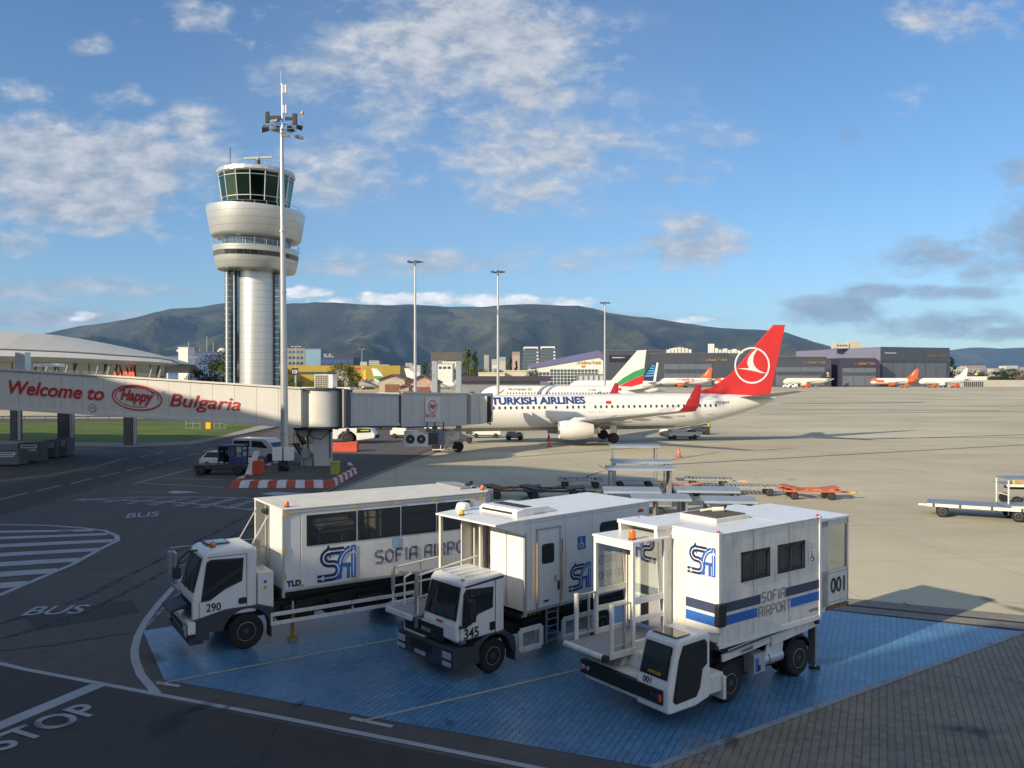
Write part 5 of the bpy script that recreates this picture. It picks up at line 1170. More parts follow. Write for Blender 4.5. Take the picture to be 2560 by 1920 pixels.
# fin emblem on both faces of the fin, sub-part of the fin
eb = MB(); pmf = lambda x, y: Vector((-x, .115, y))
bird(eb, pmf, 36.15, 8.35, 1.98, AIR_W); eb.build('emblem', fin737)
# winglet emblem
for ch in [c for c in C.objects if c.parent == t737 and c.name.startswith('winglet')]:
    if sum(v.co.y for v in ch.data.vertices) > 0:
        q = MB(); yb = 17.0 + .80
        bird(q, lambda x, y: Vector((-x, 17.02 + (y - 3.9) * .25 + .12, y)), 23.75, 4.75, .46, AIR_W); q.build('emblem', ch)
sw = MB().m(paint('swoosh_grey', (.60, .58, .56), .4, var=.03))
for k in range(5): ribbon(sw, [(-24.5 - k * .5 + x * .9, 2.6 + k * .28 + z) for x, z in ((3.5 - k * .4, -.3), (1.0, -.1), (-.9, .35), (-2.2, 1.0))], .16, lambda x, z: L737(x, min(4.9, z), 1, .008))
sw.build('swoosh', t737)
# ---- second airliner behind, white with green and red tail band
t319, f319 = aircraft('white airliner with green and red banded tail, behind the red tailed one', (-6.4, 156), math.pi, 33.8, rw=1.98, rh=2.07, zc=3.85, mats=AIR_W,
                 fin=[(-23.3, 5.6), (-24.6, 6.3), (-30.0, 12.5), (-31.7, 12.6), (-30.9, 5.6), (-27, 5.2)], wing=(-10.2, 6.6, 2.6, -18.6), engine=(-9.5, 5.7, 1.9, 1.05, 3.4, AIR_W), stab=(-29.4, 6.0, 4.9, 2.8), tailfrac=.36, gearx=(-4.6, -15.6))
LA = lambda x, z, off=.012: Vector((x, 1.98 * math.sqrt(max(.05, 1 - ((z - 3.85) / 2.07) ** 2)) + off, z))
cabin_windows(t319, [x for x in [-5.6 - k * .56 for k in range(38)] if not (-12.6 < x < -11.9)], 4.5, 1.98, 2.07, 3.85, a=.13, b=.18)
side_text(t319, 'България Ер', GREY_L, -5.6, 4.92, 4.6, .55, LA, shear=.3); side_text(t319, 'LZ-FBB', GREY_L, -20.6, 4.95, 1.5, .3, LA)
q = MB().m(AIR_RED); ribbon(q, [(-3.9, 4.4), (-4.5, 4.75), (-4.9, 5.1)], .22, LA); q.m(GREY_L); ribbon(q, [(-4.0, 4.6), (-4.8, 4.95), (-5.0, 5.35)], .12, LA); q.build('emblem', t319)
# tail bands on the fin and rear body
pf = lambda x, y: Vector((x, .118, y))
q = MB().m(AIR_GREEN); q.add([pf(*p) for p in [(-31.45, 9.3), (-29.3, 8.5), (-27.4, 7.4), (-25.6, 5.95), (-26.5, 5.9), (-28.3, 6.7), (-29.6, 7.35), (-31.25, 7.95)]], [(0, 1, 6, 7), (1, 2, 5, 6), (2, 3, 4, 5)])
q.m(AIR_RED); q.add([pf(*p) for p in [(-31.25, 7.9), (-29.6, 7.3), (-28.3, 6.65), (-26.6, 5.85), (-26.9, 5.6), (-28.9, 5.7), (-30.3, 6.1), (-31.0, 6.3)]], [(0, 1, 6, 7), (1, 2, 5, 6), (2, 3, 4, 5)]); q.build('tail_band', f319)
q = MB().m(AIR_GREEN); ribbon(q, [(-26.3, 5.5), (-24.3, 5.3), (-22.6, 4.6), (-21.6, 3.9)], .34, lambda x, z: LA(x, min(5.75, z), -.12 if x < -24 else .02)); q.m(AIR_RED); ribbon(q, [(-26.8, 5.3), (-24.8, 5.0), (-22.8, 4.1), (-22.0, 3.5)], .42, lambda x, z: LA(x, min(5.6, z), -.12 if x < -24 else .02)); q.build('body_band', t319)
MB().m(AIR_NAVY).poly([LA(-27.2, 4.3, -.5), LA(-28.1, 4.3, -.5), LA(-28.1, 4.85, -.5), LA(-27.2, 4.85, -.5)]).build('flag', t319)
# ---- far airliners
def far_air(label, px0, D, heading=math.pi, finm=None, bodym=AIR_W, L_=33.8, **k):
    x = (px0 - CX) / F * D
    fin = [(-L_ * .70, 5.6), (-L_ * .735, 6.3), (-L_ * .895, 12.0), (-L_ * .945, 12.1), (-L_ * .915, 5.5), (-L_ * .8, 5.2)]
    return aircraft(label, (x, D), heading, L_, rw=1.98, rh=2.07, zc=3.85, mats=bodym, fin=fin, finmat=finm, wing=(-L_ * .3, 6.6, 2.6, -L_ * .55), stab=(-L_ * .87, 6, 4.9, 2.8), tailfrac=.36, gearx=(-4.6, -L_ * .46), detail=False, base=terr(D), **k)
tz1, fz1 = far_air('white airliner with orange lettering and orange tail at the central hangar', 1650, 505, finm=AIR_OR, engine=(-9.8, 5.7, 1.9, 1.15, 3.4, AIR_OR), nose_paint=None)
side_text(tz1, 'easyJet', AIR_OR, -9.6, 3.7, 11.0, 2.0, LA, bold=.05); side_text(tz1, '.com', paint('pale_grey_lettering', (.55, .55, .55), .5), -20.7, 3.9, 4.5, 1.2, LA, bold=.02)
o = text('easyJet', 'lettering', AIR_W, fz1, (-27.4, .14, 6.4), Vector((-.55, 0, .83)), Vector((.83, 0, .55)), 5.0, 1.0, bold=.03)
tz2, _ = far_air('white airliner nose with orange markings just behind the red tail', 1786, 520, finm=AIR_OR, engine=(-9.8, 5.7, 1.9, 1.15, 3.4, AIR_OR), nose_paint=AIR_OR)
tz3, _ = far_air('cream airliner with dark blue tail and gold emblem before the grey hangars', 1958, 545, finm=AIR_NAVY, bodym=AIR_CREAM, L_=33.0, engine=(-9.8, 5.7, 1.9, 1.15, 3.4, AIR_CREAM))
fz3 = [c for c in C.objects if c.parent == tz3 and c.name.startswith('tail_fin')][0]
MB().m(GOLD).poly([Vector((-29.2 + .9 * math.cos(R(a)), .14, 9.0 + .9 * math.sin(R(a)))) for a in range(0, 360, 30)]).poly([Vector((-29.4 + .3 * x, .14, 7.0 + z)) for x, z in ((-3, -.2), (3, -.2), (0, 1.2))]).build('emblem', fz3)
tz4, fz4 = far_air('orange nosed airliner with orange tail before the large hangar', 2176, 548, finm=AIR_OR, engine=(-9.8, 5.7, 1.9, 1.2, 3.4, AIR_OR), nose_paint=AIR_OR, rear_paint=AIR_OR, rearx=-23.5)
text('easyJet', 'lettering', AIR_W, fz4, (-27.4, .14, 6.6), Vector((-.55, 0, .83)), Vector((.83, 0, .55)), 5.0, 1.1, bold=.03)
far_air('plain white airliner right of the orange nosed one', 2298, 530, finm=AIR_W, L_=33.0, engine=(-9.8, 5.7, 1.9, 1.0, 3.4, AIR_W))
tz6, fz6 = far_air('purple tailed airliner with lime tail marks at the far right', 2338, 600, finm=AIR_PUR, L_=33.0, rear_paint=AIR_PUR, rearx=-16)
MB().m(AIR_LIME).poly([Vector((x, .14, z)) for x, z in ((-28, 8.2), (-30.4, 8.2), (-30.7, 9.8), (-29.3, 9.8))]).poly([Vector((x, .14, z)) for x, z in ((-29.3, 10.3), (-31, 10.3), (-31, 11.6), (-30.2, 11.6))]).build('tail_mark', fz6)
tz7, fz7 = far_air('airliner with navy tail and pale blue stripes behind the banded tail', 1640 - 33.8 * .93 * F / 300, 300, finm=AIR_NAVY, engine=(-9.8, 5.7, 1.9, 1.1, 3.4, AIR_W))
q = MB().m(AIR_SKY)
for k in range(5): q.poly([Vector((x, .14, z)) for x, z in ((-27.2 - k * .62, 7.2 + k * .95), (-30.9, 7.4 + k * .85), (-30.9, 7.9 + k * .85), (-27.6 - k * .62, 7.7 + k * .95))])
q.m(AIR_W); q.prism([(-30.4, 5.6), (-31.3, 5.6), (-32.3, 12.3), (-31.6, 12.3)], -.15, .15, 'y'); q.build('tail_stripe', fz7)
for px, top, lab, fm in ((995, 921, 'small white aircraft with green tail by the rusty sheds', AIR_GREEN), (1077, 925, 'small white aircraft beyond the tin roofed shed', AIR_W), (905, 915, 'grey propeller transport with blue rudder by the yellow warehouse', AIR_G)):
    D = 420; x = (px - CX) / F * D
    t_, f_ = aircraft(lab, (x + 13, D), 0, 26, rw=1.5, rh=1.6, zc=2.6, mats=AIR_W if fm != AIR_G else AIR_G, fin=[(-19, 4.0), (-23, 10.6), (-26.4, 10.8), (-24.5, 3.8)], finmat=AIR_W if fm == AIR_GREEN else fm, detail=False, gearx=(-4, -12), wing=(-8.5, 4.0, 4.1, -11), stab=(-22.8, 5, 10.4 if fm != AIR_G else 10.2, 2.4), base=1.8, span=13, group='small aircraft on the far apron')
    if fm == AIR_GREEN: MB().m(AIR_GREEN).poly([Vector((xx, -.13, z)) for xx, z in ((-20.2, 5.5), (-24.9, 5.5), (-25.2, 7.0), (-21, 6.8))]).build('tail_stripe', f_)
# ================================================================== CONTROL TOWER
TW = paint('tower_cladding', (.56, .57, .57), .34, metal=.55, var=.04, scale=.4)
def tower_clad():
    m_ = TW; n, l = m_.node_tree.nodes, m_.node_tree.links; b = n['Principled BSDF']
    t = n.new('ShaderNodeTexCoord'); br = n.new('ShaderNodeSeparateXYZ'); l.new(t.outputs['Object'], br.inputs[0])
    def M(op, a, b_=None):
        x = n.new('ShaderNodeMath'); x.operation = op
        for i, v in enumerate((a, b_)):
            if v is None: continue
            if isinstance(v, (int, float)): x.inputs[i].default_value = v
            else: l.new(v, x.inputs[i])
        return x.outputs[0]
    f = M('FRACT', M('MULTIPLY', br.outputs[2], 1 / 1.15)); j = M('LESS_THAN', f, .05)
    a = M('ARCTAN2', br.outputs[1], br.outputs[0]); f2 = M('FRACT', M('ADD', M('MULTIPLY', a, 2.6), M('MULTIPLY', M('FLOOR', M('MULTIPLY', br.outputs[2], 1 / 1.15)), .31))); j2 = M('LESS_THAN', f2, .012)
    jj = M('MAXIMUM', j, M('MULTIPLY', j2, .6))
    src = b.inputs['Base Color'].links[0].from_socket; mx = n.new('ShaderNodeMix'); mx.data_type = 'RGBA'
    l.new(M('MULTIPLY', jj, .55), mx.inputs[0]); l.new(src, mx.inputs[6]); mx.inputs[7].default_value = (.15, .15, .15, 1); l.new(mx.outputs[2], b.inputs['Base Color'])
tower_clad()
TD = 141.0; tx = (641.6 - CX) / F * TD
tw = thing('control_tower', 'tall round white control tower with flared glass cab and roof radar', 'tower', (tx, TD, 0))
zz_ = lambda py: CAMZ + (948 - py) / F * TD
px_ = TD / F
mb = MB().m(TW).lathe([(47 * px_, 0), (47 * px_, zz_(668))], (6 * px_, 0, 0), 64); mb.build('shaft', tw, smooth=True)
for sx, wd in ((-62.5, 1.0), (-45, .45)): MB().m(paint('tower_pier', (.62, .62, .6), .4)).cyl((sx * px_, -2.2, 0), (sx * px_, -2.2, zz_(665)), wd * 3.1 * px_, n=20).build('pier', tw, smooth=True)
q = MB().m(TINTB := glass('blue_tower_glass', (.05, .09, .13), .06)); q.box(-71 * px_, -46 * px_, -1.6, 2.5, 0, zz_(665)); q.box(52 * px_, 62 * px_, -1.5, 2.5, 0, zz_(665)); q.m(STEEL)
for k in range(26): 
    z = 1.0 + k * 1.0
    if z < zz_(668): q.box(-71.5 * px_, -46 * px_, -1.65, -1.6, z, z + .08); q.box(52 * px_, 62.5 * px_, -1.55, -1.5, z, z + .08)
q.build('stair_glazing', tw)
def tilt(o, deg, z): 
    s = math.tan(R(deg))
    for v in o.data.vertices: v.co.z -= v.co.x * s
r1t, r1b = 119 * px_, 106 * px_
o = MB().m(TW).lathe([(70 * px_, zz_(606)), (r1b - .3, zz_(602)), (r1b, zz_(600)), (r1b + .15, zz_(596)), (r1t, zz_(536)), (r1t + .02, zz_(530)), (r1t - .35, zz_(530)), (r1t - 1.5, zz_(537)), (60 * px_, zz_(535))], (0, 0, 0), 72).build('upper_ring', tw, smooth=True); tilt(o, 2.6, 0)
o = MB().m(glass('gallery_glass', (.06, .11, .15), .05)).lathe([(82 * px_, zz_(628)), (82 * px_, zz_(600))], (0, 0, 0), 40).build('gallery_glazing', tw); tilt(o, 2.6, 0)
q = MB().m(STEEL)
for k in range(24):
    a = 2 * math.pi * k / 24; q.cyl((82.5 * px_ * math.cos(a), 82.5 * px_ * math.sin(a), zz_(628)), (82.5 * px_ * math.cos(a), 82.5 * px_ * math.sin(a), zz_(600)), .06, n=6)
    a2 = a + 2 * math.pi / 24; rr = 104 * px_
    q.cyl((rr * math.cos(a), rr * math.sin(a), zz_(626)), (rr * math.cos(a), rr * math.sin(a), zz_(610)), .035, n=5); q.cyl((rr * math.cos(a), rr * math.sin(a), zz_(611)), (rr * math.cos(a2), rr * math.sin(a2), zz_(611)), .03, n=5)
o = q.build('gallery_railing', tw); tilt(o, 2.6, 0)
o = MB().m(TW).lathe([(60 * px_, zz_(682)), (92 * px_, zz_(680)), (95.5 * px_, zz_(676)), (101 * px_, zz_(646)), (103.5 * px_, zz_(625)), (100 * px_, zz_(624)), (70 * px_, zz_(625))], (0, 0, 0), 72).build('lower_ring', tw, smooth=True); tilt(o, 2.0, 0)
o = MB().m(paint('band_bronze', (.16, .15, .14), .35, metal=.4)).lathe([(100.7 * px_, zz_(650)), (102.8 * px_, zz_(638))], (0, 0, 0), 72, cap=False); o.m(GLASS)
o = o.build('dark_band', tw); tilt(o, 2.0, 0)
q = MB().m(GLASS)
for k in range(10):
    a0 = R(-118 + k * 9.5); a1 = a0 + R(8.4); rr0, rr1 = 101.3 * px_, 103.3 * px_
    q.add([(rr0 * math.cos(a0), rr0 * math.sin(a0), zz_(649)), (rr0 * math.cos(a1), rr0 * math.sin(a1), zz_(649)), (rr1 * math.cos(a1), rr1 * math.sin(a1), zz_(639)), (rr1 * math.cos(a0), rr1 * math.sin(a0), zz_(639))], [(0, 1, 2, 3)])
o = q.build('window_strip', tw); tilt(o, 2.0, 0)
# cab: 16-sided glass, leaning outwards, panes with mullions
NC = 16; cab_b, cab_t = 81 * px_, 91 * px_; zb_, zt_ = zz_(516), zz_(447)
pts = lambda r, z: [(r * math.cos(2 * math.pi * (i + .35) / NC), r * math.sin(2 * math.pi * (i + .35) / NC), z) for i in range(NC)]
cg = clear_glass('tower_cab_glass', (.08, .14, .12), (.35, .55, .48))
q = MB().m(cg).loft([pts(cab_b, zb_), pts(cab_t, zt_)], cap=False); q.build('cab_glass', tw)
q = MB().m(TW)
for a, b in zip(pts(cab_b + .03, zb_), pts(cab_t + .03, zt_)): q.bar(a, b, .13)
for f in (.16,):
    r = cab_b + (cab_t - cab_b) * f + .04; z = zb_ + (zt_ - zb_) * f; P = pts(r, z)
    for i in range(NC): q.bar(P[i], P[(i + 1) % NC], .09)
P = pts(cab_t + .03, zt_ - .6)
for i in range(NC): q.bar(P[i], P[(i + 1) % NC], .07)
q.build('mullion', tw)
o = MB().m(TW).lathe([(cab_t + .05, zt_), (95 * px_, zt_ + .25), (94 * px_, zt_ + .85), (84 * px_, zt_ + 1.05), (.1, zt_ + 1.1)], (0, 0, 0), NC * 2); o.build('cab_roof', tw)
MB().m(BLACK_P).lathe([(3.2, zb_), (3.2, zb_ + 1.1), (.1, zb_ + 1.15)], (0, 0, 0), 20).m(GREY_P).lathe([(1.0, zb_), (1.0, zt_)], (0, 0, 0), 16).build('console', tw)
zr = zt_ + 1.05
q = MB().m(DKGREY).box(-.9, 1.6, -1, 1, zr, zr + .45).cyl((.3, 0, zr + .4), (.3, 0, zr + 2.1), .38, n=12); q.m(GREY_P).cyl((.3, 0, zr + 2.1), (.3, 0, zr + 2.5), .3, n=12); q.build('radar_mount', tw)
q = MB().m(paint('radar_grey', (.42, .42, .38), .5)).bar((-2.15, 0, zr + 2.35), (2.75, 0, zr + 2.6), .3, .28); q.cyl((.2, 0, zr + 2.5), (.2, 0, zr + 3.6), .04, n=6); q.build('radar_antenna', tw)
q = MB().m(STEEL)
for k in range(24):
    a, a2 = 2 * math.pi * k / 24, 2 * math.pi * (k + 1) / 24; rr = 84 * px_
    if (k % 2) == 0: q.cyl((rr * math.cos(a), rr * math.sin(a), zr), (rr * math.cos(a), rr * math.sin(a), zr + .75), .03, n=5)
    q.cyl((rr * math.cos(a), rr * math.sin(a), zr + .75), (rr * math.cos(a2), rr * math.sin(a2), zr + .75), .03, n=5)
q.build('roof_railing', tw); q = MB().m(STEEL)
for k in range(24):
    a, a2 = 2 * math.pi * k / 24, 2 * math.pi * (k + 1) / 24; rr = 105 * px_; z0_ = zz_(528)
    q.cyl((rr * math.cos(a), rr * math.sin(a), z0_ - .4), (rr * math.cos(a), rr * math.sin(a), z0_ + .45), .03, n=5); q.cyl((rr * math.cos(a), rr * math.sin(a), z0_ + .4), (rr * math.cos(a2), rr * math.sin(a2), z0_ + .4), .03, n=5)
q.build('drum_railing', tw)
q = MB().m(DKGREY).cyl((-4.1, -1, zr - .1), (-4.1, -1, zr + 4.0), .07, n=6).cyl((-4.5, -1, zr), (-4.5, -1, zr + 1.5), .04, n=6).cyl((-4.3, -1, zr), (-4.3, -1, zr + .4), .25, n=8); q.build('whip_antenna', tw)
# ================================================================== LIGHT MASTS
def mast(px, pyb_D, top_z, label, big=False, lean=0.0):
    D = pyb_D; x = (px - CX) / F * D
    t = thing('light_mast', label, 'light mast', (x, D, 0), 0, 'floodlight masts along the stands'); t.rotation_euler = (0, R(lean), 0)
    H = top_z
    q = MB().m(MASTM)
    if big: q.cyl((0, 0, 0), (0, 0, 9), .30, .25, 24).cyl((0, 0, 9), (0, 0, 18), .245, .185, 24).cyl((0, 0, 18), (0, 0, H), .18, .12, 24)
    else: q.cyl((0, 0, 0), (0, 0, H), .3, .14, 14)
    q.build('pole', t, smooth=True)
    q = MB().m(STEEL)
    for a in range(0, 360, 20): q.cyl((1.1 * math.cos(R(a)), 1.1 * math.sin(R(a)), H), (1.1 * math.cos(R(a + 20)), 1.1 * math.sin(R(a + 20)), H), .035, n=6)
    for a in range(0, 360, 60): q.cyl((0, 0, H - .1), (1.1 * math.cos(R(a)), 1.1 * math.sin(R(a)), H), .03, n=6)
    q.build('ring_frame', t)
    spots = [(-1.25, .2, .15, 20), (-1.05, -.5, -.25, 200), (-.1, -1.0, .25, 250), (.55, -1.0, -.85, 280), (1.35, -.5, -.8, 330), (1.2, .3, .15, 20), (.3, 1.1, .3, 90), (-.6, .9, .3, 130)] if big else [(-.95, 0, .1, 180), (-.4, -.6, -.1, 240), (.5, -.6, 0, 300), (1.0, 0, .1, 0), (0, .6, .2, 90)]
    for x_, y_, z_, a in spots:
        dx, dy = math.cos(R(a)), math.sin(R(a))
        f = MB().m(DKGREY if big else BLACK_P); c = Vector((x_, y_, H + z_)); d = Vector((dx, dy, -.25)).normalized(); s = Vector((-dy, dx, 0)); u = s.cross(d)
        k = .85 if big else 1.0
        r0 = [c - d * .25 * k + s * i * .16 * k + u * j * .12 * k for i, j in ((-1, -1), (1, -1), (1, 1), (-1, 1))]; r1 = [c + d * .3 * k + s * i * .36 * k + u * j * .12 * k for i, j in ((-1, -1), (1, -1), (1, 1), (-1, 1))]
        f.loft([r0, r1]); f = f.build('floodlight', t)
        if big: MB().m(LENS).add([p + d * .01 for p in [c + d * .3 + s * i * .28 + u * j * .08 for i, j in ((-1, -1), (1, -1), (1, 1), (-1, 1))]], [(0, 1, 2, 3)]).build('lens', f)
    if big:
        q = MB().m(BLACK_P); q.box(-1.15, -.85, -.3, -.1, H + .35, H + 1.15); q.box(-.95, .05, -.3, -.2, H + .55, H + .85); q.box(.3, .9, -.3, -.2, H + .5, H + .75); q.box(.85, 1.2, -.3, -.1, H + .2, H + 1.0); q.build('siren_panel', t, bevel=.03)
        q = MB().m(STEEL).cyl((.05, 0, H), (.05, 0, H + 3.3), .05, n=8).cyl((-.02, 0, H + 3.2), (-.05, 0, H + 4.3), .018, n=6); q.m(CREAM_P)
        for z in (H + 1.25, H + 2.75): q.box(.1, .17, -.06, .06, z - .15, z + .45).cyl((.34, 0, z - .15), (.34, 0, z + .45), .08, n=8)
        q.build('antenna', t); q = MB().m(STEEL).cyl((1.5, 0, H + .2), (1.55, 0, H + 1.0), .025, n=6); q.build('lamp_rod', t); MB().m(paint('red_lens', (.7, .25, .22), .3)).lathe([(.1, H + 1.0), (.13, H + 1.12), (.08, H + 1.25), (.01, H + 1.27)], (1.55, 0, 0), 12).build('obstruction_lamp', t, smooth=True)
        for z in (3.0, 9.0, 13.5, 18.0): MB().m(STEEL).cyl((0, 0, z), (0, 0, z + .1), .31 if z < 9 else .26, n=24).build('collar', t)
        for s in (-1, 1):
            b = MB().m(WHITE_P).box(s * .42 - .35 + .0, s * .42 + .35, -.55, -.25, 1.1, 2.05); b.build('switch_cabinet', t, bevel=.02)
        q = MB().m(BLACK_P)
        for k in range(14):
            a = k * .45; q.tube([(-.3 + k * .045, -.35, 1.1), (-.4 + k * .06, -.42, .6 + .1 * math.sin(a)), (-.3 + k * .04, -.3, .1)], .03, 6)
        q.m(DKGREY).lathe([(.5, .05), (.5, .3), (.35, .35), (.3, 1.0)], (0, 0, 0), 20); q.build('cable_bundle', t)
    return t
MASTM = paint('mast_steel', (.50, .50, .49), .35, metal=.5, var=.08, scale=2)
mast(712, 61.5, 25.7, 'tallest floodlight mast on the striped island before the tower', True, -.45)
mast(1038, 136, 26.3, 'floodlight mast behind the boarding bridge, right of the tower'); mast(1245, 148, 26.2, 'thin floodlight mast behind the nose of the airliners'); mast(1512, 208, 26.2, 'distant floodlight mast before the white gabled hangar')
# ================================================================== BOARDING BRIDGE
BRW = paint('bridge_panel', (.62, .61, .57), .45, var=.05, scale=.5, dirt=.25); BRG = paint('bridge_grey_panel', (.45, .455, .46), .5, var=.06, scale=.6, dirt=.3); BRD = paint('bridge_dark_joint', (.05, .055, .065), .6)
jb = thing('boarding_bridge', 'long white passenger boarding bridge lettered in red, reaching the red tailed airliner', 'boarding bridge', (0, 0, 0))
def tube_box(name, a, b, za0, za1, zb0, zb1, wd, mat, ribs=0, parent=jb):
    """box tunnel between plan points a and b (camera-side wall runs a-b), depth wd away from the viewer"""
    a, b = Vector((*a, 0)), Vector((*b, 0)); d = (b - a).normalized(); n_ = Vector((-d.y, d.x, 0))
    if n_.y < 0: n_ = -n_
    ra = [a + Z_ * za0, a + Z_ * za1, a + n_ * wd + Z_ * za1, a + n_ * wd + Z_ * za0]; rb = [b + Z_ * zb0, b + Z_ * zb1, b + n_ * wd + Z_ * zb1, b + n_ * wd + Z_ * zb0]
    q = MB().m(mat).loft([ra, rb]); 
    q.m(paint('panel_seam', (.30, .30, .30), .6) if mat is BRW else paint('panel_seam_dark', (.36, .36, .37), .6))
    L0 = (b - a).length
    for k in range(1, ribs):
        f = k / ribs; p = a.lerp(b, f); z0, z1 = za0 + (zb0 - za0) * f, za1 + (zb1 - za1) * f
        q.bar(p - n_ * .002 + Z_ * z0, p - n_ * .002 + Z_ * z1, .022, .008, up=n_)
    q.m(mat); q.bar(a - n_ * .06 + Z_ * (za1 + .02), b - n_ * .06 + Z_ * (zb1 + .02), .14, .14); q.bar(a - n_ * .04 + Z_ * (za0), b - n_ * .04 + Z_ * (zb0), .1, .22)
    return q.build(name, parent)
P0 = at(-420, 948, 66.5); P1 = at(752, 948, 63.6)
zt = lambda py, D: CAMZ + (948 - py) / F * D
tube_box('tunnel', (P0.x, P0.y), (P1.x, P1.y), 5.6, 8.75, zt(1066, 63.6), zt(971, 63.6), 3.0, BRW, 22)
def bridge_pt(px, py):       # point on the lit-side wall of the first tunnel
    d = ray(px, py); a, b = P0, P1; n_ = Vector((-(b.y - a.y), b.x - a.x, 0)); t = n_.dot(Vector((a.x, a.y, 0))) / n_.dot(Vector((d.x, d.y, 0)))
    return Vector((d.x * t, d.y * t, CAMZ + d.z * t))
def btext(s, a, b, h, **k):
    p, q_ = bridge_pt(*a), bridge_pt(*b); xd = (q_ - p).normalized(); ud = Vector((0, 0, 1)) - xd * xd.z
    return text(s, 'lettering', k.pop('mat', RED_L), jb, p, xd, ud, (q_ - p).length, h, off=.05, **k)
btext('Welcome to', (20, 984), (260, 1002), 1.08, shear=.2, bold=.022)
btext('Bulgaria', (424, 1025), (600, 1037), 1.30, shear=.2, bold=.008)
lp = bridge_pt(343, 994); xd = (bridge_pt(400, 999) - bridge_pt(300, 990)).normalized(); pml = plane_map(lp, xd, Z_, .05)
q = MB().m(RED_L); ribbon(q, [(2.0 * math.cos(R(a)), .95 * math.sin(R(a))) for a in range(0, 360, 6)], .10, pml, True); ribbon(q, [(1.75 * math.cos(R(a)), .76 * math.sin(R(a)) + .04) for a in range(-10, 300, 6)], .06, pml)
ribbon(q, [(1.45 * math.cos(R(a)), .80 * math.sin(R(a)) + .1) for a in range(20, 170, 6)], .10, pml)
ribbon(q, [(2.15 + .1 * math.cos(R(a)), .6 + .1 * math.sin(R(a))) for a in range(0, 360, 30)], .03, pml, True); q.build('oval_logo', jb)
text('Happy', 'lettering', RED_L, jb, lp - xd * 1.35 - Z_ * .55, xd, Z_, 2.7, 1.15, off=.06, bold=.03, shear=.35)
sp = bridge_pt(232, 1020); pms = plane_map(sp, xd, Z_, .06)
q = MB().m(WHITE_P).poly(circ(pms, 0, 0, .30)); q.m(RED_L); ribbon(q, [(.28 * math.cos(R(a)), .28 * math.sin(R(a))) for a in range(0, 360, 15)], .06, plane_map(sp, xd, Z_, .065), True); q.build('limit_sign', jb)
text('40', 'lettering', BLACK_L, jb, sp - xd * .15 - Z_ * .12, xd, Z_, .30, .26, off=.07)
# flashing cap + roof clutter
q = MB().m(ALU); p = bridge_pt(40, 918); q.box(p.x - .38, p.x + .42, p.y + .5, p.y + 1.3, 7.8, 9.25); q.build('roof_cabinet', jb, bevel=.02)
MB().m(WHITE_P).box(p.x + 1.2, p.x + 3.2, p.y + .3, p.y + 1.2, 8.1, 8.35).build('roof_duct', jb)
# rotunda
rc_ = at(806, 948, 65.6); r0_, r1_ = zt(1068, 64.6), zt(975, 64.6)
MB().m(BRW).lathe([(1.72, r0_ + .05), (1.72, r1_)], (rc_.x, rc_.y, 0), 48).build('rotunda', jb, smooth=True)
MB().m(BRD).lathe([(1.85, r1_), (1.85, r1_ + .12), (.1, r1_ + .2)], (rc_.x, rc_.y, 0), 48).lathe([(1.85, r0_ - .12), (1.85, r0_ + .04), (.1, r0_)], (rc_.x, rc_.y, 0), 48).build('rotunda_rim', jb)
for x0, x1, m_ in ((748, 754, BRD), (755, 764, BRW), (764, 768, BRD), (851, 855, BRD), (856, 859, BRG), (860, 864, BRD)):
    a, b = at(x0, 948, 64.2), at(x1, 948, 64.2); MB().m(m_).box(a.x, b.x, 64.2, 66.6, r0_ - .02, r1_ + .08).build('joint_frame', jb)
# roof air conditioner with brown grille
a = at(805, 948, 65.6); q = MB().m(WHITE_P).box(a.x - .45, a.x + 1.0, 65, 66.6, zt(971, 65), zt(936, 65)); q.box(a.x - 2.1, a.x + 2.6, 65.2, 66.4, zt(975, 65), zt(968, 65)); q = q.build('air_conditioner', jb, bevel=.02)
g2 = MB().m(paint('grille_bronze', (.14, .11, .05), .6)).box(a.x - .40, a.x + .58, 64.97, 65.0, zt(970, 65), zt(938, 65)); g2.m(WHITE_P)
for k in range(6): g2.box(a.x - .40 + k * .19, a.x - .375 + k * .19, 64.95, 64.97, zt(970, 65), zt(938, 65))
for k in range(7): g2.box(a.x - .40, a.x + .58, 64.95, 64.97, zt(970, 65) + k * .165, zt(970, 65) + k * .165 + .025)
g2.build('grille', q)
# support column with haunch
a, b = at(787, 948, 65.4), at(826, 948, 65.4)
q = MB().m(paint('column_paint', (.52, .54, .56), .55, var=.08, scale=.8, dirt=.3)); q.box(a.x, b.x, 65.0, 66.2, 0.1, 3.1); q.prism([(a.x + .05, 3.1), (a.x + .05, 1.9), (a.x - 1.6, 3.1)], 65.1, 66.1, 'y'); q.prism([(a.x - 1.2, 3.11), (b.x, 3.11), (b.x, 2.9), (a.x - 1.2, 2.95)], 64.98, 66.25, 'y'); q.build('support_column', jb, bevel=.01)
q = MB().m(BRD); q.cyl((a.x - 1.4, 65.4, 3.25), (a.x - .6, 65.4, 3.25), .22, n=16); 
for k in range(5): q.bar((a.x - 1.2 + k * .6, 64.8, 3.3), (a.x - .8 + k * .6, 66.4, 3.12), .14, .12)
q.bar((a.x - 2, 65.3, 3.42), (b.x + 1.2, 65.3, 3.42), .2, .2); q.bar((b.x + .05, 65.0, 3.3), (b.x + .05, 65.0, .9), .09); q.build('undercarriage', jb)
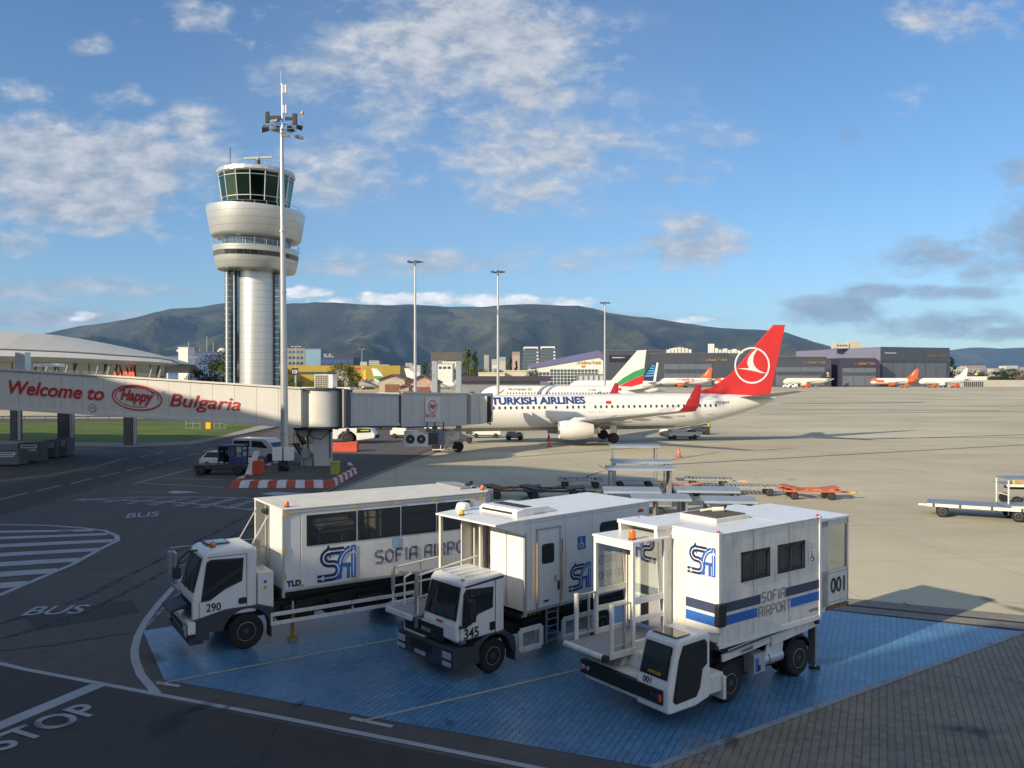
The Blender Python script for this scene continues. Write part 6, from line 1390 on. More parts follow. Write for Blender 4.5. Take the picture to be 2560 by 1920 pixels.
q = MB().m(GREY_P).box(a.x - .85, a.x - .35, 64.7, 65.2, .9, 1.75).box(a.x - .95, a.x - .75, 64.75, 65.2, .3, 1.5).box(a.x - .7, a.x - .1, 64.8, 65.2, .3, .85); q.m(BLACK_P); q.tube([(a.x - .4, 64.9, 1.7), (a.x - .45, 64.9, 2.6), (a.x - .2, 64.9, 3.1)], .06); q.tube([(b.x, 64.95, 3.0), (b.x - .6, 64.9, 2.4), (b.x - 1.3, 64.9, 2.5), (b.x - 1.7, 64.9, 3.1)], .025); q.build('service_cabinet', jb)
# second tunnel (two telescoping sections), cabin
Q0, Q1, Q2, Q3 = at(863, 948, 65.6), at(1006, 948, 73.5), at(1168, 948, 81.0), at(1215, 948, 84.0)
tube_box('tunnel', (Q0.x, Q0.y), (Q1.x, Q1.y), zt(1062, 65.6), zt(984, 65.6), zt(1061, 73.5), zt(987, 73.5), 2.4, BRG, 9)
tube_box('tunnel', (Q1.x - .05, Q1.y - .35), (Q2.x, Q2.y - .3), zt(1064, 73), zt(982, 73), zt(1061, 80.7), zt(985, 80.7), 3.0, BRG, 7)
q = MB().m(BRD); q.bar((Q1.x - .15, Q1.y - .4, zt(1064, 73)), (Q1.x - .15, Q1.y - .4, zt(982, 73)), .28, .12); q.bar((Q1.x - .3, Q1.y + 1, zt(1068, 73)), (Q2.x - 1, Q2.y + 1, zt(1064, 80)), .8, .3); q.bar((Q0.x, Q0.y + 1, zt(1067, 66)), (Q1.x, Q1.y + 1, zt(1066, 73)), .7, .25); q.build('tunnel_joint', jb)
q = MB().m(BRG); c0 = at(1168, 948, 81); 
rings = []
for px, D in ((1160, 81.2), (1178, 80.8), (1195, 81.5), (1216, 83.5)):
    p = at(px, 948, D); rings.append([(p.x, p.y, zt(1060, 82)), (p.x, p.y, zt(984, 82)), (p.x + .6, p.y + 3.2, zt(984, 82)), (p.x + .6, p.y + 3.2, zt(1060, 82))])
q.loft(rings); q.build('bridge_cabin', jb)
p = at(1216, 948, 83.6); q = MB().m(BRW).box(p.x - 1.1, p.x + .1, 82.0, 82.4, zt(1058, 82), zt(990, 82)); q.m(BLACK_P).box(p.x + .1, p.x + .5, 82.2, 87, zt(1056, 82), zt(992, 82)); q.tube([(p.x + .1, 82, 2.8), (p.x + .5, 82, 2.6), (p.x + .35, 82, 3.0), (p.x + .6, 82, 3.9)], .05); q.build('canopy_bellows', jb)
# banner
ba, bb = at(1061, 948, 1), at(1100, 948, 1)
def on2(px, py):
    d = ray(px, py); a, b = Vector((Q1.x - .05, Q1.y - .35, 0)), Vector((Q2.x, Q2.y - .3, 0)); n_ = Vector((-(b.y - a.y), b.x - a.x, 0)); t = n_.dot(a) / n_.dot(Vector((d.x, d.y, 0))); return Vector((d.x * t, d.y * t, CAMZ + d.z * t))
n2 = Vector(((Q2.y - Q1.y), -(Q2.x - Q1.x), 0)).normalized()
bn = MB().m(paint('banner_white', (.55, .55, .56), .6)).poly([on2(*p) + n2 * .06 for p in ((1061, 1055), (1100, 1054), (1100, 991), (1061, 992))]).build('banner', jb)
cb_ = on2(1080, 1016); xb = (on2(1095, 1016) - on2(1065, 1016)).normalized(); pmb = plane_map(cb_, xb, Z_, .08)
q = MB().m(RED_L); ribbon(q, [(.56 * math.cos(R(a)), .56 * math.sin(R(a))) for a in range(0, 360, 10)], .07, pmb, True); q.build('round_logo', bn)
text('Happy', 'lettering', RED_L, bn, cb_ - xb * .42 - Z_ * .3, xb, Z_, .84, .6, off=.1, bold=.03, shear=.3); text('Bar & Grill', 'lettering', RED_L, bn, on2(1063, 1044), xb, Z_, 1.32, .42, off=.08, bold=.01)
# hanging cooler with two fans and blue-grey box
fa = at(1010, 948, 74.5); fb = at(1069, 948, 74.5); fz0, fz1 = zt(1117, 74.5), zt(1078, 74.5)
q = MB().m(WHITE_P).prism([(fa.x, fz0), (fb.x, fz0), (fb.x, fz1 - .35), (fa.x + 1.15, fz1 + .02), (fa.x, fz1)], 74.5, 75.1, 'y').cyl((fa.x + .25, 74.8, fz1), (fa.x + .25, 74.8, fz1 + .2), .07, n=10).cyl((fa.x + .95, 74.8, fz1), (fa.x + .95, 74.8, fz1 + .25), .07, n=10); ac = q.build('cooling_unit', jb, bevel=.015)
for cx in (1026, 1053):
    c = at(cx, 1098, 74.48); q = MB().m(BLACK_P).cyl((c.x, 74.49, c.z), (c.x, 74.47, c.z), .40, n=28); q.m(ALU)
    for k in range(8): a_ = k * math.pi / 4 + .2; q.bar((c.x, 74.45, c.z), (c.x + .4 * math.cos(a_), 74.45, c.z + .4 * math.sin(a_)), .03, .01)
    q.m(WHITE_P).cyl((c.x, 74.44, c.z), (c.x, 74.46, c.z), .08, n=12); q.build('fan', ac)
q = MB().m(paint('cooler_blue_grey', (.16, .19, .27), .5)).box(fb.x, fb.x + .95, 75.1, 76.2, fz0 + .1, fz1 - .1); q.box(fb.x + .95, at(1113, 948, 76).x, 75.0, 76.4, fz0 + .1, fz1 - .05); q.m(DKGREY).box(fb.x + .05, fb.x + .85, 75.07, 75.1, fz0 + .2, fz1 - .2)
for x_ in (fb.x - .2, fb.x + .5, fb.x + 1.3): q.m(BRD).box(x_, x_ + .12, 75.3, 75.4, fz1 - .1, 3.2)
q.build('cooler_box', jb, bevel=.01)
# drive columns and wheel bogie
for px in (1087, 1147):
    a_ = at(px, 948, 80.5); MB().m(paint('lift_column_blue_grey', (.30, .33, .37), .5)).box(a_.x - .26, a_.x + .26, 80.2, 80.8, 1.0 if px > 1100 else 2.2, zt(900 if px > 1100 else 900, 80.5) + .2).build('lift_column', jb, bevel=.02)
a_ = at(1078, 948, 80.5); b_ = at(1157, 948, 80.5); MB().m(paint('gantry_dark', (.10, .095, .085), .6)).box(a_.x, b_.x, 80.1, 80.9, zt(898, 80.5) - .1, zt(881, 80.5)).build('gantry_beam', jb)
a_ = at(1114, 948, 80.5); b_ = at(1150, 948, 80.5)
q = MB().m(CREAM_P).box(a_.x, b_.x - .2, 80, 81, zt(1100, 80.5), zt(1092, 80.5)); q.box(b_.x - .6, b_.x, 80.1, 80.9, zt(1096, 80.5), zt(1078, 80.5)); q.bar((at(1080, 1124, 79.8)), (at(1142, 1124, 79.8)), .1)
for px in (1100, 1110, 1122, 1128): q.bar(at(px, 1126, 80), at(px + 3, 1112, 80), .07)
q.bar(at(1100, 1112, 80), at(1135, 1112, 80), .08); q.bar(at(1118, 1110, 80.2), at(1118, 1100, 80.2), .25); q.build('wheel_bogie', jb)
for px in (1094, 1145): c = at(px, 1117, 80.6); wheel(jb, c.x, 80.6, .55, .55, .45)
# steps beside the column
sa = at(722, 1062, 66.3); q = MB().m(BLACK_P)
s0, s1, s2 = at(727, 1070, 66.6), at(760, 1115, 66.2), at(775, 1165, 65.8)
for st_, en, nst in ((Vector((at(724, 948, 66.4).x, 66.4, 3.9)), Vector((at(757, 948, 66.4).x, 66.4, 1.95)), 10), (Vector((at(735, 948, 66).x, 66, 1.9)), Vector((at(772, 948, 66).x, 66, .15)), 9)):
    if nst == 9: pass
    for off in (0, .9):
        q.bar(st_ + Y_ * off, en + Y_ * off, .06, .16); q.bar(st_ + Y_ * off + Z_ * .95, en + Y_ * off + Z_ * .95, .045)
        for k in range(0, nst + 1, 3): p = st_.lerp(en, k / nst) + Y_ * off; q.bar(p, p + Z_ * .95, .04)
    for k in range(nst + 1): p = st_.lerp(en, k / nst); q.box(p.x - .14, p.x + .14, p.y, p.y + .9, p.z - .02, p.z + .02)
q.box(at(722, 948, 66).x, at(760, 948, 66).x, 66, 67.3, 1.86, 1.92); q.build('steps', jb)
# stand number sign
a_ = at(737, 928, 70); tn = thing('stand_sign', 'small dark blue stand sign showing 10 above the bridge', 'sign', (a_.x, 70, 7.0)); MB().m(paint('sign_navy', (.02, .03, .12), .4)).box(-.28, .28, 0, .06, .45, 1.05).build('panel', tn); MB().m(ALU).box(-.03, .03, .06, .1, -.2, .6).build('post', tn)
text('10', 'lettering', paint('sign_yellow', (.8, .75, .35), .5), tn, (-.2, -.001, .57), X_, Z_, .4, .34, off=.005, bold=.02)
# ================================================================== LEFT PIER AND COLUMNS
tp = thing('pier_building', 'curved metal roofed pier building with glazed front at the far left', 'building', (0, 0, 0))
def rp(px, py, D): return at(px, py, D)
roofm = paint('pier_roof_metal', (.56, .53, .46), .45, metal=.2, var=.05, scale=.1); facia = paint('pier_fascia', (.46, .48, .50), .4, metal=.3, var=.06, scale=.3)
Df, Db = 190, 250
xs_ = [-700, -400, 0, 80, 150, 220, 290, 350, 400, 430, 445]
top = {-700: 815, -400: 822, 0: 831, 80: 838, 150: 848, 220: 860, 290: 874, 350: 887, 400: 899, 430: 907, 445: 912}
eave = {-700: 880, -400: 876, 0: 874, 80: 877, 150: 880, 220: 884, 290: 889, 350: 893, 400: 897, 430: 902, 445: 909}
lowr = {-700: 912, -400: 908, 0: 906, 80: 906, 150: 907, 220: 909, 290: 911, 350: 913, 400: 914, 430: 915, 445: 912}
vs, n6 = [], 6
for x in xs_:
    e = rp(x, eave[x], Df); l_ = rp(x, lowr[x], Df + 1.6)
    ridge = Vector((rp(x, top[x], Df).x * 1.12, Df * 1.18, CAMZ + (948 - top[x]) / F * Df * 1.18)); bk = Vector((ridge.x * 1.1, ridge.y + 30, max(9, ridge.z - 8)))
    bul = rp(x, (eave[x] * .5 + lowr[x] * .5), Df - 1.8)
    vs.append([l_, bul, e, e.lerp(ridge, .35), e.lerp(ridge, .7), ridge, bk])
q = MB(); 
for i in range(len(xs_) - 1):
    for j in range(6):
        q.m(facia if j < 2 else roofm); q.add([vs[i][j], vs[i + 1][j], vs[i + 1][j + 1], vs[i][j + 1]], [(0, 1, 2, 3)])
q.build('roof', tp, smooth=True)
MB().m(DKGREY).tube([rp(x, eave[x] - 1, Df - .05) for x in xs_], .2, 6).build('gutter', tp)
a_, b_ = rp(-700, 948, Df + 3), rp(415, 948, Df + 3)
MB().m(glass('pier_glass', (.05, .07, .075), .05)).box(a_.x, b_.x, Df + 3, Df + 3.2, .1, 11.0).build('glazing', tp)
q = MB().m(DKGREY)
for k in range(30):
    x = a_.x + (b_.x - a_.x) * k / 29; q.box(x - .1, x + .1, Df + 2.9, Df + 3.0, .1, 11)
q.box(a_.x, b_.x, Df + 2.88, Df + 2.98, 7.6, 7.9); q.build('mullion', tp)
q = MB().m(GREY_P)
for px in (60, 110, 160, 237, 265, 372, 395):
    b0 = rp(px, 948, Df + 1.5); q.cyl((b0.x, Df + 1.5, 6.5), (b0.x + 1.2, Df + 1.2, 11.0), .22, n=8)
q.build('strut', tp)
MB().m(paint('pier_wall', (.3, .3, .29), .6)).box(a_.x, b_.x - 9, Df + 3.3, Df + 9, 0, 10.9).build('wall', tp)
q = MB().m(paint('orange_art', (.75, .12, .05), .5))
for px in (288, 298, 308, 315, 323, 331):
    b0 = rp(px, 940, Df + 2.7); q.prism([(b0.x - .4, 7.1), (b0.x + .7, 7.1), (b0.x - .1 + .2 * (px % 3), 9.2 + .4 * (px % 4))], Df + 2.6, Df + 2.7, 'y')
q.build('orange_decoration', tp)
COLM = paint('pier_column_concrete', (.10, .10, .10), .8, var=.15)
for px0, px1, yb, m_, gl_ in ((28, 51, 1102, 0, 'dark concrete column at the far left under the boarding bridge'), (147, 184, 1138, 1, 'dark concrete column beside the parcel containers under the bridge'), (311, 341, 1113, 1, 'dark concrete column in front of the lawn under the bridge')):
    D = 14704 / (yb - 948); a_, b_ = at(px0, 948, D), at(px1, 948, D)
    t = thing('bridge_column', gl_, 'column', ((a_.x + b_.x) / 2, D, 0), 0, 'columns carrying the boarding bridge'); h_ = (b_.x - a_.x) / 2
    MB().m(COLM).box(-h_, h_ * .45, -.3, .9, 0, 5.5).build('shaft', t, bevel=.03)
    MB().m(ALU).cyl((h_ * .62, -.1, .1), (h_ * .62, -.1, 5.2), .10, n=10).cyl((h_ * .92, -.1, .1), (h_ * .92, -.1, 5.2), .07, n=10).build('drain_pipe', t, smooth=True)
tl = thing('link_corridor', 'dark underside of the service link at the far left below the bridge', 'corridor', (at(-60, 948, 70).x, 70, 0)); MB().m(COLM).prism([(-18, 4.6), (-18, 5.3), (12.0, 5.1), (4, 4.75)], 0, 4, 'y').build('slab', tl)
# parcel containers with printed sheets
CONT = paint('container_silver', (.24, .25, .26), .5, metal=.3, var=.3, scale=2.5)
for i, (px0, px1, y0, y1, lab) in enumerate(((48, 96, 1108, 1157, 'left silver parcel container with white printed label, under the bridge'), (111, 137, 1102, 1146, 'middle silver parcel container with white printed label'), (141, 165, 1097, 1143, 'right silver parcel container beside the dark column'), (-30, 44, 1128, 1166, 'lowest parcel container cut by the left edge of the view'))):
    D = 14704 / (y1 - 948); a_, b_ = at(px0, 948, D), at(px1, 948, D); h_ = (y1 - y0) / F * D
    t = thing('parcel_container', lab, 'container', ((a_.x + b_.x) / 2, D, 0), R(6), 'parcel containers under the boarding bridge'); w2 = (b_.x - a_.x) / 2
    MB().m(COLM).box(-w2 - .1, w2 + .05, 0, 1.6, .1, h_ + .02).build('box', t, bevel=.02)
    MB().m(CONT).box(-w2, w2, -.04, 0, .15, h_).build('front_panel', t)
    q = MB().m(WHITE_P).box(-w2 * .8, w2 * .8, -.055, -.04, h_ * .74, h_ * .92); q.box(-w2 * .7, w2 * .7, -.055, -.04, h_ * .62, h_ * .68); q.m(BLACK_L).box(-w2 * .65, w2 * .65, -.06, -.055, h_ * .81, h_ * .86); q.build('label_sheet', t)
# ================================================================== STRIPED ISLAND
isl = [g(573, 1220), g(832, 1220), g(893, 1184), g(880, 1168), g(700, 1160), g(640, 1182)]
top_z = .42
ti = thing('striped_barrier', 'red and white striped concrete barrier around the mast island', 'barrier')
ins = [(p.x, p.y) for p in isl]; cxy = (sum(p[0] for p in ins) / 6, sum(p[1] for p in ins) / 6)
inn = [(x + (cxy[0] - x) * .10, y + (cxy[1] - y) * .13) for x, y in ins]
REDC = paint('barrier_red', (.42, .07, .035), .65, var=.2, scale=2, dirt=.3); WHC = paint('barrier_white', (.58, .59, .6), .6, var=.1, scale=2, dirt=.4)
q = MB()
def stripes(a, b, ai, bi, n, wlast=1.0):
    fr = [k / n for k in range(n + 1)]
    for k in range(n):
        q.m(REDC if k % 2 == 0 else WHC); f0, f1 = fr[k], fr[k + 1]
        L0 = Vector((a[0] + (b[0] - a[0]) * f0, a[1] + (b[1] - a[1]) * f0, 0)); L1 = Vector((a[0] + (b[0] - a[0]) * f1, a[1] + (b[1] - a[1]) * f1, 0))
        I0 = Vector((ai[0] + (bi[0] - ai[0]) * f0, ai[1] + (bi[1] - ai[1]) * f0, 0)); I1 = Vector((ai[0] + (bi[0] - ai[0]) * f1, ai[1] + (bi[1] - ai[1]) * f1, 0))
        u0, u1 = L0.lerp(I0, .3) + Z_ * top_z, L1.lerp(I1, .3) + Z_ * top_z; v0, v1 = I0 + Z_ * top_z, I1 + Z_ * top_z
        q.poly([L0, L1, u1, u0]); q.poly([u0, u1, v1, v0]); q.poly([v0, v1, I1, I0])
stripes(ins[0], ins[1], inn[0], inn[1], 11); stripes(ins[1], ins[2], inn[1], inn[2], 10); stripes(ins[2], ins[3], inn[2], inn[3], 2); stripes(ins[5], ins[0], inn[5], inn[0], 7); stripes(ins[4], ins[5], inn[4], inn[5], 6)
q.build('kerb_blocks', ti)
tag(MB().m(ground_mat('island_gravel', (.07, .07, .06), (.12, .115, .10), .9, .6)).prism(inn, 0, .30, 'z').build('island_surface'), kind='structure')
for a_, b_ in (((640, 1170), (690, 1158)), ((770, 1208 - 4), (805, 1204 - 2))): pass
def barrel(px, pyb, label, name, cat, fn, loc_d=0, rz=0, z=0.0, group=None):
    p = g(px, pyb, z); t = thing(name, label, cat, (p.x, p.y + loc_d, z), rz, group); fn(t); return t
def f_red(t): MB().m(RED_B).prism([(-.38, 0), (-.38, .9), (-.28, 1.08), (.28, 1.08), (.38, .95), (.38, 0)], -.25, .3, 'y').build('body', t, bevel=.05)
barrel(645, 1187, 'red plastic barrier standing on the striped island left of the mast', 'plastic_barrier', 'barrier', f_red, z=.3)
def f_ply(t): q = MB().m(WHITE_W); q.prism([(-.3, 0), (.3, 0), (.75, 1.7), (.35, 1.7)], 0, .06, 'y'); q.build('panel', t)
barrel(622, 1188, 'leaning white board at the left end of the striped island', 'leaning_board', 'board', f_ply, z=.3)
def f_yel(t):
    q = MB().m(paint('bin_yellow', (.42, .40, .04), .5)).box(-.27, .27, -.3, .3, 0, .92); q.box(-.34, .34, -.36, .34, .92, 1.0); q.m(ALU).cyl((0, -.36, 0), (0, -.36, .95), .02, n=8); q.build('bin', t, bevel=.03)
barrel(838, 1188, 'yellow waste bin on the right end of the striped island', 'waste_bin', 'bin', f_yel, z=.2)
for px, py, wd, lab in ((858, 1129, 1.4, 'long red plastic barrier behind the bridge column'), (884, 1127, .45, 'short red plastic barrier end beyond the long one')):
    def f_(t, wd=wd): MB().m(RED_B).prism([(-.28, 0), (-.2, .5), (-.16, .92), (.16, .92), (.2, .5), (.28, 0)], -wd, wd, 'x').build('body', t, bevel=.03)
    barrel(px, py, lab, 'plastic_barrier', 'barrier', f_)
barrel(827, 1160, 'small white sign board leaning by the yellow bin', 'sign_board', 'sign', lambda t: MB().m(REDC).box(-.13, .13, 0, .04, .1, 1.1).m(WHITE_P).box(-.1, .1, -.01, 0, .3, .8).build('board', t), z=.2)
# ================================================================== VEHICLES IN THE MIDDLE
def car_wheels(t, xs, y, r, w_=.22):
    for x in xs:
        for s in (1, -1): wheel(t, x, s * y, r, r, w_, side=s)
def van():
    p = g(660, 1152); t = thing('van', 'white passenger van parked beside the mast island', 'van', (p.x - .6, p.y + 1.0, 0), R(-20)); h = 1.93
    prof = [(-2.4, .35), (-2.42, 1.2), (-2.25, 1.88), (-1.9, h), (.9, h), (1.25, 1.85), (2.0, 1.18), (2.5, 1.0), (2.6, .75), (2.6, .35)]
    MB().m(WHITE_P).prism(prof, -.92, .92, 'y').build('body', t, bevel=.09, seg=3)
    for s in (1, -1):
        for P in ([(-2.2, 1.18), (-2.1, 1.7), (-.45, 1.72), (-.45, 1.18)], [(-.25, 1.18), (-.25, 1.72), (.75, 1.7), (1.35, 1.22), (1.3, 1.12)]):
            MB().m(GLASS).prism(P, s * .915, s * .935, 'y').build('window', t)
    a, b = Vector((1.18, 0, 1.83)), Vector((1.98, 0, 1.24)); nn = Vector((.6, 0, .8)) * .02
    MB().m(GLASS).poly([a + nn + Y_ * .72, a + nn - Y_ * .72, b + nn - Y_ * .82, b + nn + Y_ * .82]).build('windscreen', t)
    q = MB().m(DKGREY).box(2.3, 2.64, -.9, .9, .3, .55).box(2.55, 2.63, -.6, .6, .62, .8); q.build('bumper', t, bevel=.04); 
    for s in (1, -1): MB().m(LENS).prism([(2.05, 1.06), (2.45, .98), (2.6, .80), (2.35, .84)], s * .88, s * .935, 'y').build('headlamp', t)
    q = MB().m(BLACK_L); q.box(-.9, -.5, -.935, -.925, .95, 1.0).box(-1.3, -.5, -.935, -.925, .82, .90).box(-1.1, -.5, -.935, -.925, .72, .77); q.build('lettering', t)
    car_wheels(t, (-1.55, 1.65), .86, .34)
van()
def car(px, py, lab, rz, body=WHITE_P, dz=0, grp='cars parked on the service road'):
    p = g(px, py); t = thing('parked_car', lab, 'car', (p.x, p.y, 0), rz, grp)
    lo = [(-2.0, .3), (-2.05, .75), (-1.9, .92), (.95, .92), (1.8, .8), (2.02, .6), (2.02, .3)]
    q = MB().m(body).prism(lo, -.86, .86, 'y'); q.loft([[(-1.95, y, .9) for y in (-.8,)] + [(-1.95, .8, .9), (1.0, .8, .9), (1.0, -.8, .9)], [(-1.45, -.62, 1.42), (-1.45, .62, 1.42), (.2, .62, 1.42), (.2, -.62, 1.42)]]); q.build('body', t, bevel=.07, seg=2)
    for s in (1, -1):
        MB().m(GLASS).add([(-1.7, s * .79, .95), (.82, s * .79, .95), (.18, s * .655, 1.36), (-1.4, s * .655, 1.36)], [(0, 1, 2, 3)]).build('window', t); MB().m(LENS).box(1.75, 2.0, s * .6, s * .84, .62, .76).build('headlamp', t, bevel=.03)
    MB().m(GLASS).add([(.98, -.66, .98), (.98, .66, .98), (.3, .54, 1.38), (.3, -.54, 1.38)], [(0, 1, 2, 3)]).build('windscreen', t)
    car_wheels(t, (-1.3, 1.3), .8, .31); return t
car(570, 1172, 'small white hatchback behind the blue baggage tractor', R(-14))
def tractor():
    p = g(555, 1188); t = thing('baggage_tractor', 'dark blue baggage tractor with tall cab beside the island', 'tractor', (p.x, p.y + .6, 0), R(0)); B = paint('tractor_blue', (.04, .05, .16), .5, var=.2)
    MB().m(DKGREY).box(-2.0, 2.1, -.7, .7, .42, .78).box(-2.3, -1.9, -.2, .2, .5, .62).build('chassis', t, bevel=.05)
    q = MB().m(B)
    for x in (-.25, .6, 1.5):
        for s in (1, -1): q.box(x - .06, x + .06, s * .62 - .04, s * .62 + .04, .78, 2.15)
    q.box(-.32, 1.58, -.68, .68, 2.12, 2.22); q.box(.55, 1.5, -.64, .64, .78, 1.35); q.box(.5, .62, -.62, .62, .78, 2.12); q.build('cab', t, bevel=.02)
    MB().m(TINT).box(-.2, .5, -.655, -.645, 1.0, 2.1).build('windscreen', t)
    MB().m(BLACK_P).box(.0, .5, -.3, .3, .9, 1.4).build('seat', t, bevel=.05)
    car_wheels(t, (-1.55, 1.25), .68, .36, .26)
tractor()
def pushback():
    p = g(890, 1110); t = thing('pushback_tug', 'low white pushback tug behind the bridge column', 'tug', (p.x - 1.0, p.y + 1.5, 0), R(3))
    q = MB().m(WHITE_P).prism([(-5.0, .5), (-5.0, 1.6), (1.2, 1.7), (2.6, 1.55), (3.0, 1.0), (2.9, .6), (1.0, .35), (.9, .9), (.4, 1.35), (-.5, 1.35), (-1.0, .9), (-1.1, .5)], -1.3, 1.3, 'y'); q.build('body', t, bevel=.08)
    q = MB().m(BLACK_P).prism([(.95, 1.2), (1.0, 1.72), (2.5, 1.62), (2.5, 1.25)], -1.32, -1.29, 'y'); q.build('window', t); MB().m(AIR_LIME).box(1.4, 2.3, -1.335, -1.325, 1.42, 1.52).build('lime_strip', t)
    q = MB().m(BLACK_P).cyl((.0, -1.33, 1.5), (0, -1.28, 1.5), .2, n=16).box(2.8, 3.3, -.8, .8, .6, .9); q.build('tow_gear', t)
    car_wheels(t, (0, -3.9), 1.15, .62, .4)
pushback()
# belt loader / dollies / service vehicles beneath the airliner
def low_vehicle(px, py, lab, L_=3.2, h=1.1, m_=WHITE_P, name='ground_power_cart', cat='service cart', rz=0, top=None):
    p = g(px, py); t = thing(name, lab, cat, (p.x, p.y, 0), rz, 'service vehicles around the airliner')
    q = MB().m(m_).box(-L_ / 2, L_ / 2, -.7, .7, .35, h * .75).box(-L_ * .42, L_ * .1, -.6, .6, h * .75, h); q.m(DKGREY).box(-L_ / 2 - .06, L_ / 2 + .06, -.75, .75, .28, .4); q.box(L_ * .15, L_ * .4, -.5, .5, h * .75, h * .9); q.build('body', t, bevel=.03)
    if top: q = MB().m(ALU).bar((-L_ * .7, 0, .8), (L_ * .8, 0, 1.7), .7, .12); q.m(BLACK_P).bar((-L_ * .7, 0, .87), (L_ * .8, 0, 1.77), .6, .03); q.build('conveyor', t)
    car_wheels(t, (-L_ * .33, L_ * .33), .66, .28, .2); return t
low_vehicle(1215, 1094, 'white tow tractor beneath the nose of the red tailed airliner', 3.6, 1.15)
low_vehicle(1286, 1100, 'grey service cart beneath the forward fuselage', 2.0, 1.0, GREY_P)
low_vehicle(1706, 1098, 'grey baggage loader beneath the rear fuselage', 3.8, 1.2, ALU, 'belt_loader', 'belt loader', R(10), True)
low_vehicle(1668, 1090, 'low white cart left of the belt loader under the rear fuselage', 1.8, .9)
low_vehicle(1750, 1086, 'dark cart right of the belt loader near the tail', 2.2, 1.1, DKGREY)
low_vehicle(1010, 1094, 'small white service car behind the bridge cooling unit', 3.2, 1.2)
for i, (px, py) in enumerate(((1130, 1075), (1090, 1078), (965, 1073))): low_vehicle(px, py, ['flat white dolly beyond the bridge wheels', 'second flat white dolly beyond the bridge wheels', 'white dolly in the gap below the bridge tunnel'][i], 3.0, .8)
# person standing by the tail, dark clothes and a hi-vis vest
def person(px, py, lab, vest):
    p = g(px, py); t = thing('person', lab, 'person', (p.x, p.y, 0), R(-60)); m_ = MB().m(paint('dark_clothing', (.03, .03, .05), .8))
    def limb(a, b, r0, r1): m_.cyl(a, b, r0, r1, 10)
    limb((0, .1, .05), (0, .09, .48), .055, .075); limb((0, .09, .48), (0, .08, .92), .078, .1); limb((.12, -.1, .05), (.06, -.1, .48), .055, .075); limb((.06, -.1, .48), (0, -.08, .92), .078, .1)
    m_.box(-.06, .18, .05, .15, 0, .08).box(.04, .3, -.15, -.05, 0, .08)
    m_.lathe([(.15, .85), (.17, 1.0), (.16, 1.2), (.20, 1.4), (.10, 1.48), (.06, 1.55)], (0, 0, 0), 14); limb((0, .2, 1.4), (.02, .25, 1.12), .05, .045); limb((.02, .25, 1.12), (.1, .24, .86), .045, .03); limb((0, -.2, 1.4), (.02, -.25, 1.12), .05, .045); limb((.02, -.25, 1.12), (.1, -.24, .86), .045, .03)
    m_.m(paint('skin', (.45, .27, .18), .6)).lathe([(.02, 1.5), (.075, 1.55), (.10, 1.65), (.085, 1.74), (.02, 1.78)], (0, 0, 0), 12); m_.build('body', t, smooth=True)
    MB().m(vest).lathe([(.18, 1.0), (.18, 1.2), (.215, 1.38), (.15, 1.45)], (0, 0, 0), 14, cap=False).build('vest', t, smooth=True)
person(1771, 1086, 'ground worker in dark trousers and bright vest by the tail', AIR_LIME)
# cones
cone_t = None
for px, py, lab in ((1697, 1143, 'orange traffic cone standing alone on the sunlit apron'), (1372, 1102, 'traffic cone in shade by the engine, farther one'), (1373, 1117, 'traffic cone in shade by the engine, nearer one'), (2040, 973.5, 'traffic cone far out before the hangars')):
    p = g(px, py) if py > 1000 else at(px, 948, 480)
    if cone_t is None:
        cone_t = thing('traffic_cone', lab, 'traffic cone', (p.x, p.y, 0), 0, 'traffic cones on the apron')
        q = MB().m(paint('cone_orange', (.62, .10, .05), .5)).lathe([(.19, .05), (.035, .95), (.01, .96)], (0, 0, 0), 18); q.m(BLACK_P).box(-.25, .25, -.25, .25, 0, .05); q.build('cone', cone_t, smooth=False); MB().m(paint('cone_pale_band', (.60, .25, .2), .5)).lathe([(.137, .40), (.10, .60)], (0, 0, 0), 18, cap=False).build('band', cone_t)
    else:
        c = copy_tree(cone_t); c.location = (p.x, p.y, terr(p.y)); c['label'] = lab; 
        if py < 1000: c.scale = (2, 2, 2)
# ================================================================== BAGGAGE CARTS AND DOLLIES
CANOPY = paint('cart_roof_sheet', (.36, .40, .43), .4, metal=.4, var=.12, scale=2); CURT = paint('cart_curtain_silver', (.36, .36, .35), .45, metal=.3, var=.35, scale=3)
def cart(px, py, rz, lab, L_=3.0, z=1.95, cur=True, wheels=True):
    p = g(px, py); t = thing('baggage_cart', lab, 'baggage cart', (p.x, p.y, 0), rz, 'roofed baggage carts parked in a cluster')
    q = MB().m(GREY_P).box(-L_ / 2, L_ / 2, -.75, .75, .48, .56); q.build('deck', t, bevel=.01)
    for x in (-L_ / 2 + .05, L_ / 2 - .05):
        for s in (-.72, .72): MB().m(STEEL).box(x - .04, x + .04, s - .04, s + .04, .56, z).build('post', t)
    q = MB().m(CANOPY).prism([(-.9, z - .08), (-.85, z + .02), (0, z + .09), (.85, z + .02), (.9, z - .08), (.85, z - .04), (-.85, z - .04)], -L_ / 2 - .15, L_ / 2 + .15, 'x'); q.build('roof', t)
    if cur:
        for k in range(3): MB().m(CURT).box(L_ / 2 - .02, L_ / 2 + .01, -.7 + k * .47, -.28 + k * .47, .6, z - .1).build('curtain', t)
        MB().m(CURT).box(-L_ / 2, -L_ / 2 + .02, -.7, .7, .6, z - .1).build('curtain', t)
    for x in (-L_ * .32, L_ * .32):
        for s in (1, -1): wheel(t, x, s * .62, .22, .22, .14, side=s)
    return t
cart(1585, 1218, R(-3), 'roofed baggage cart with the tallest open frame at the back of the cluster', 2.9, 2.75, False)
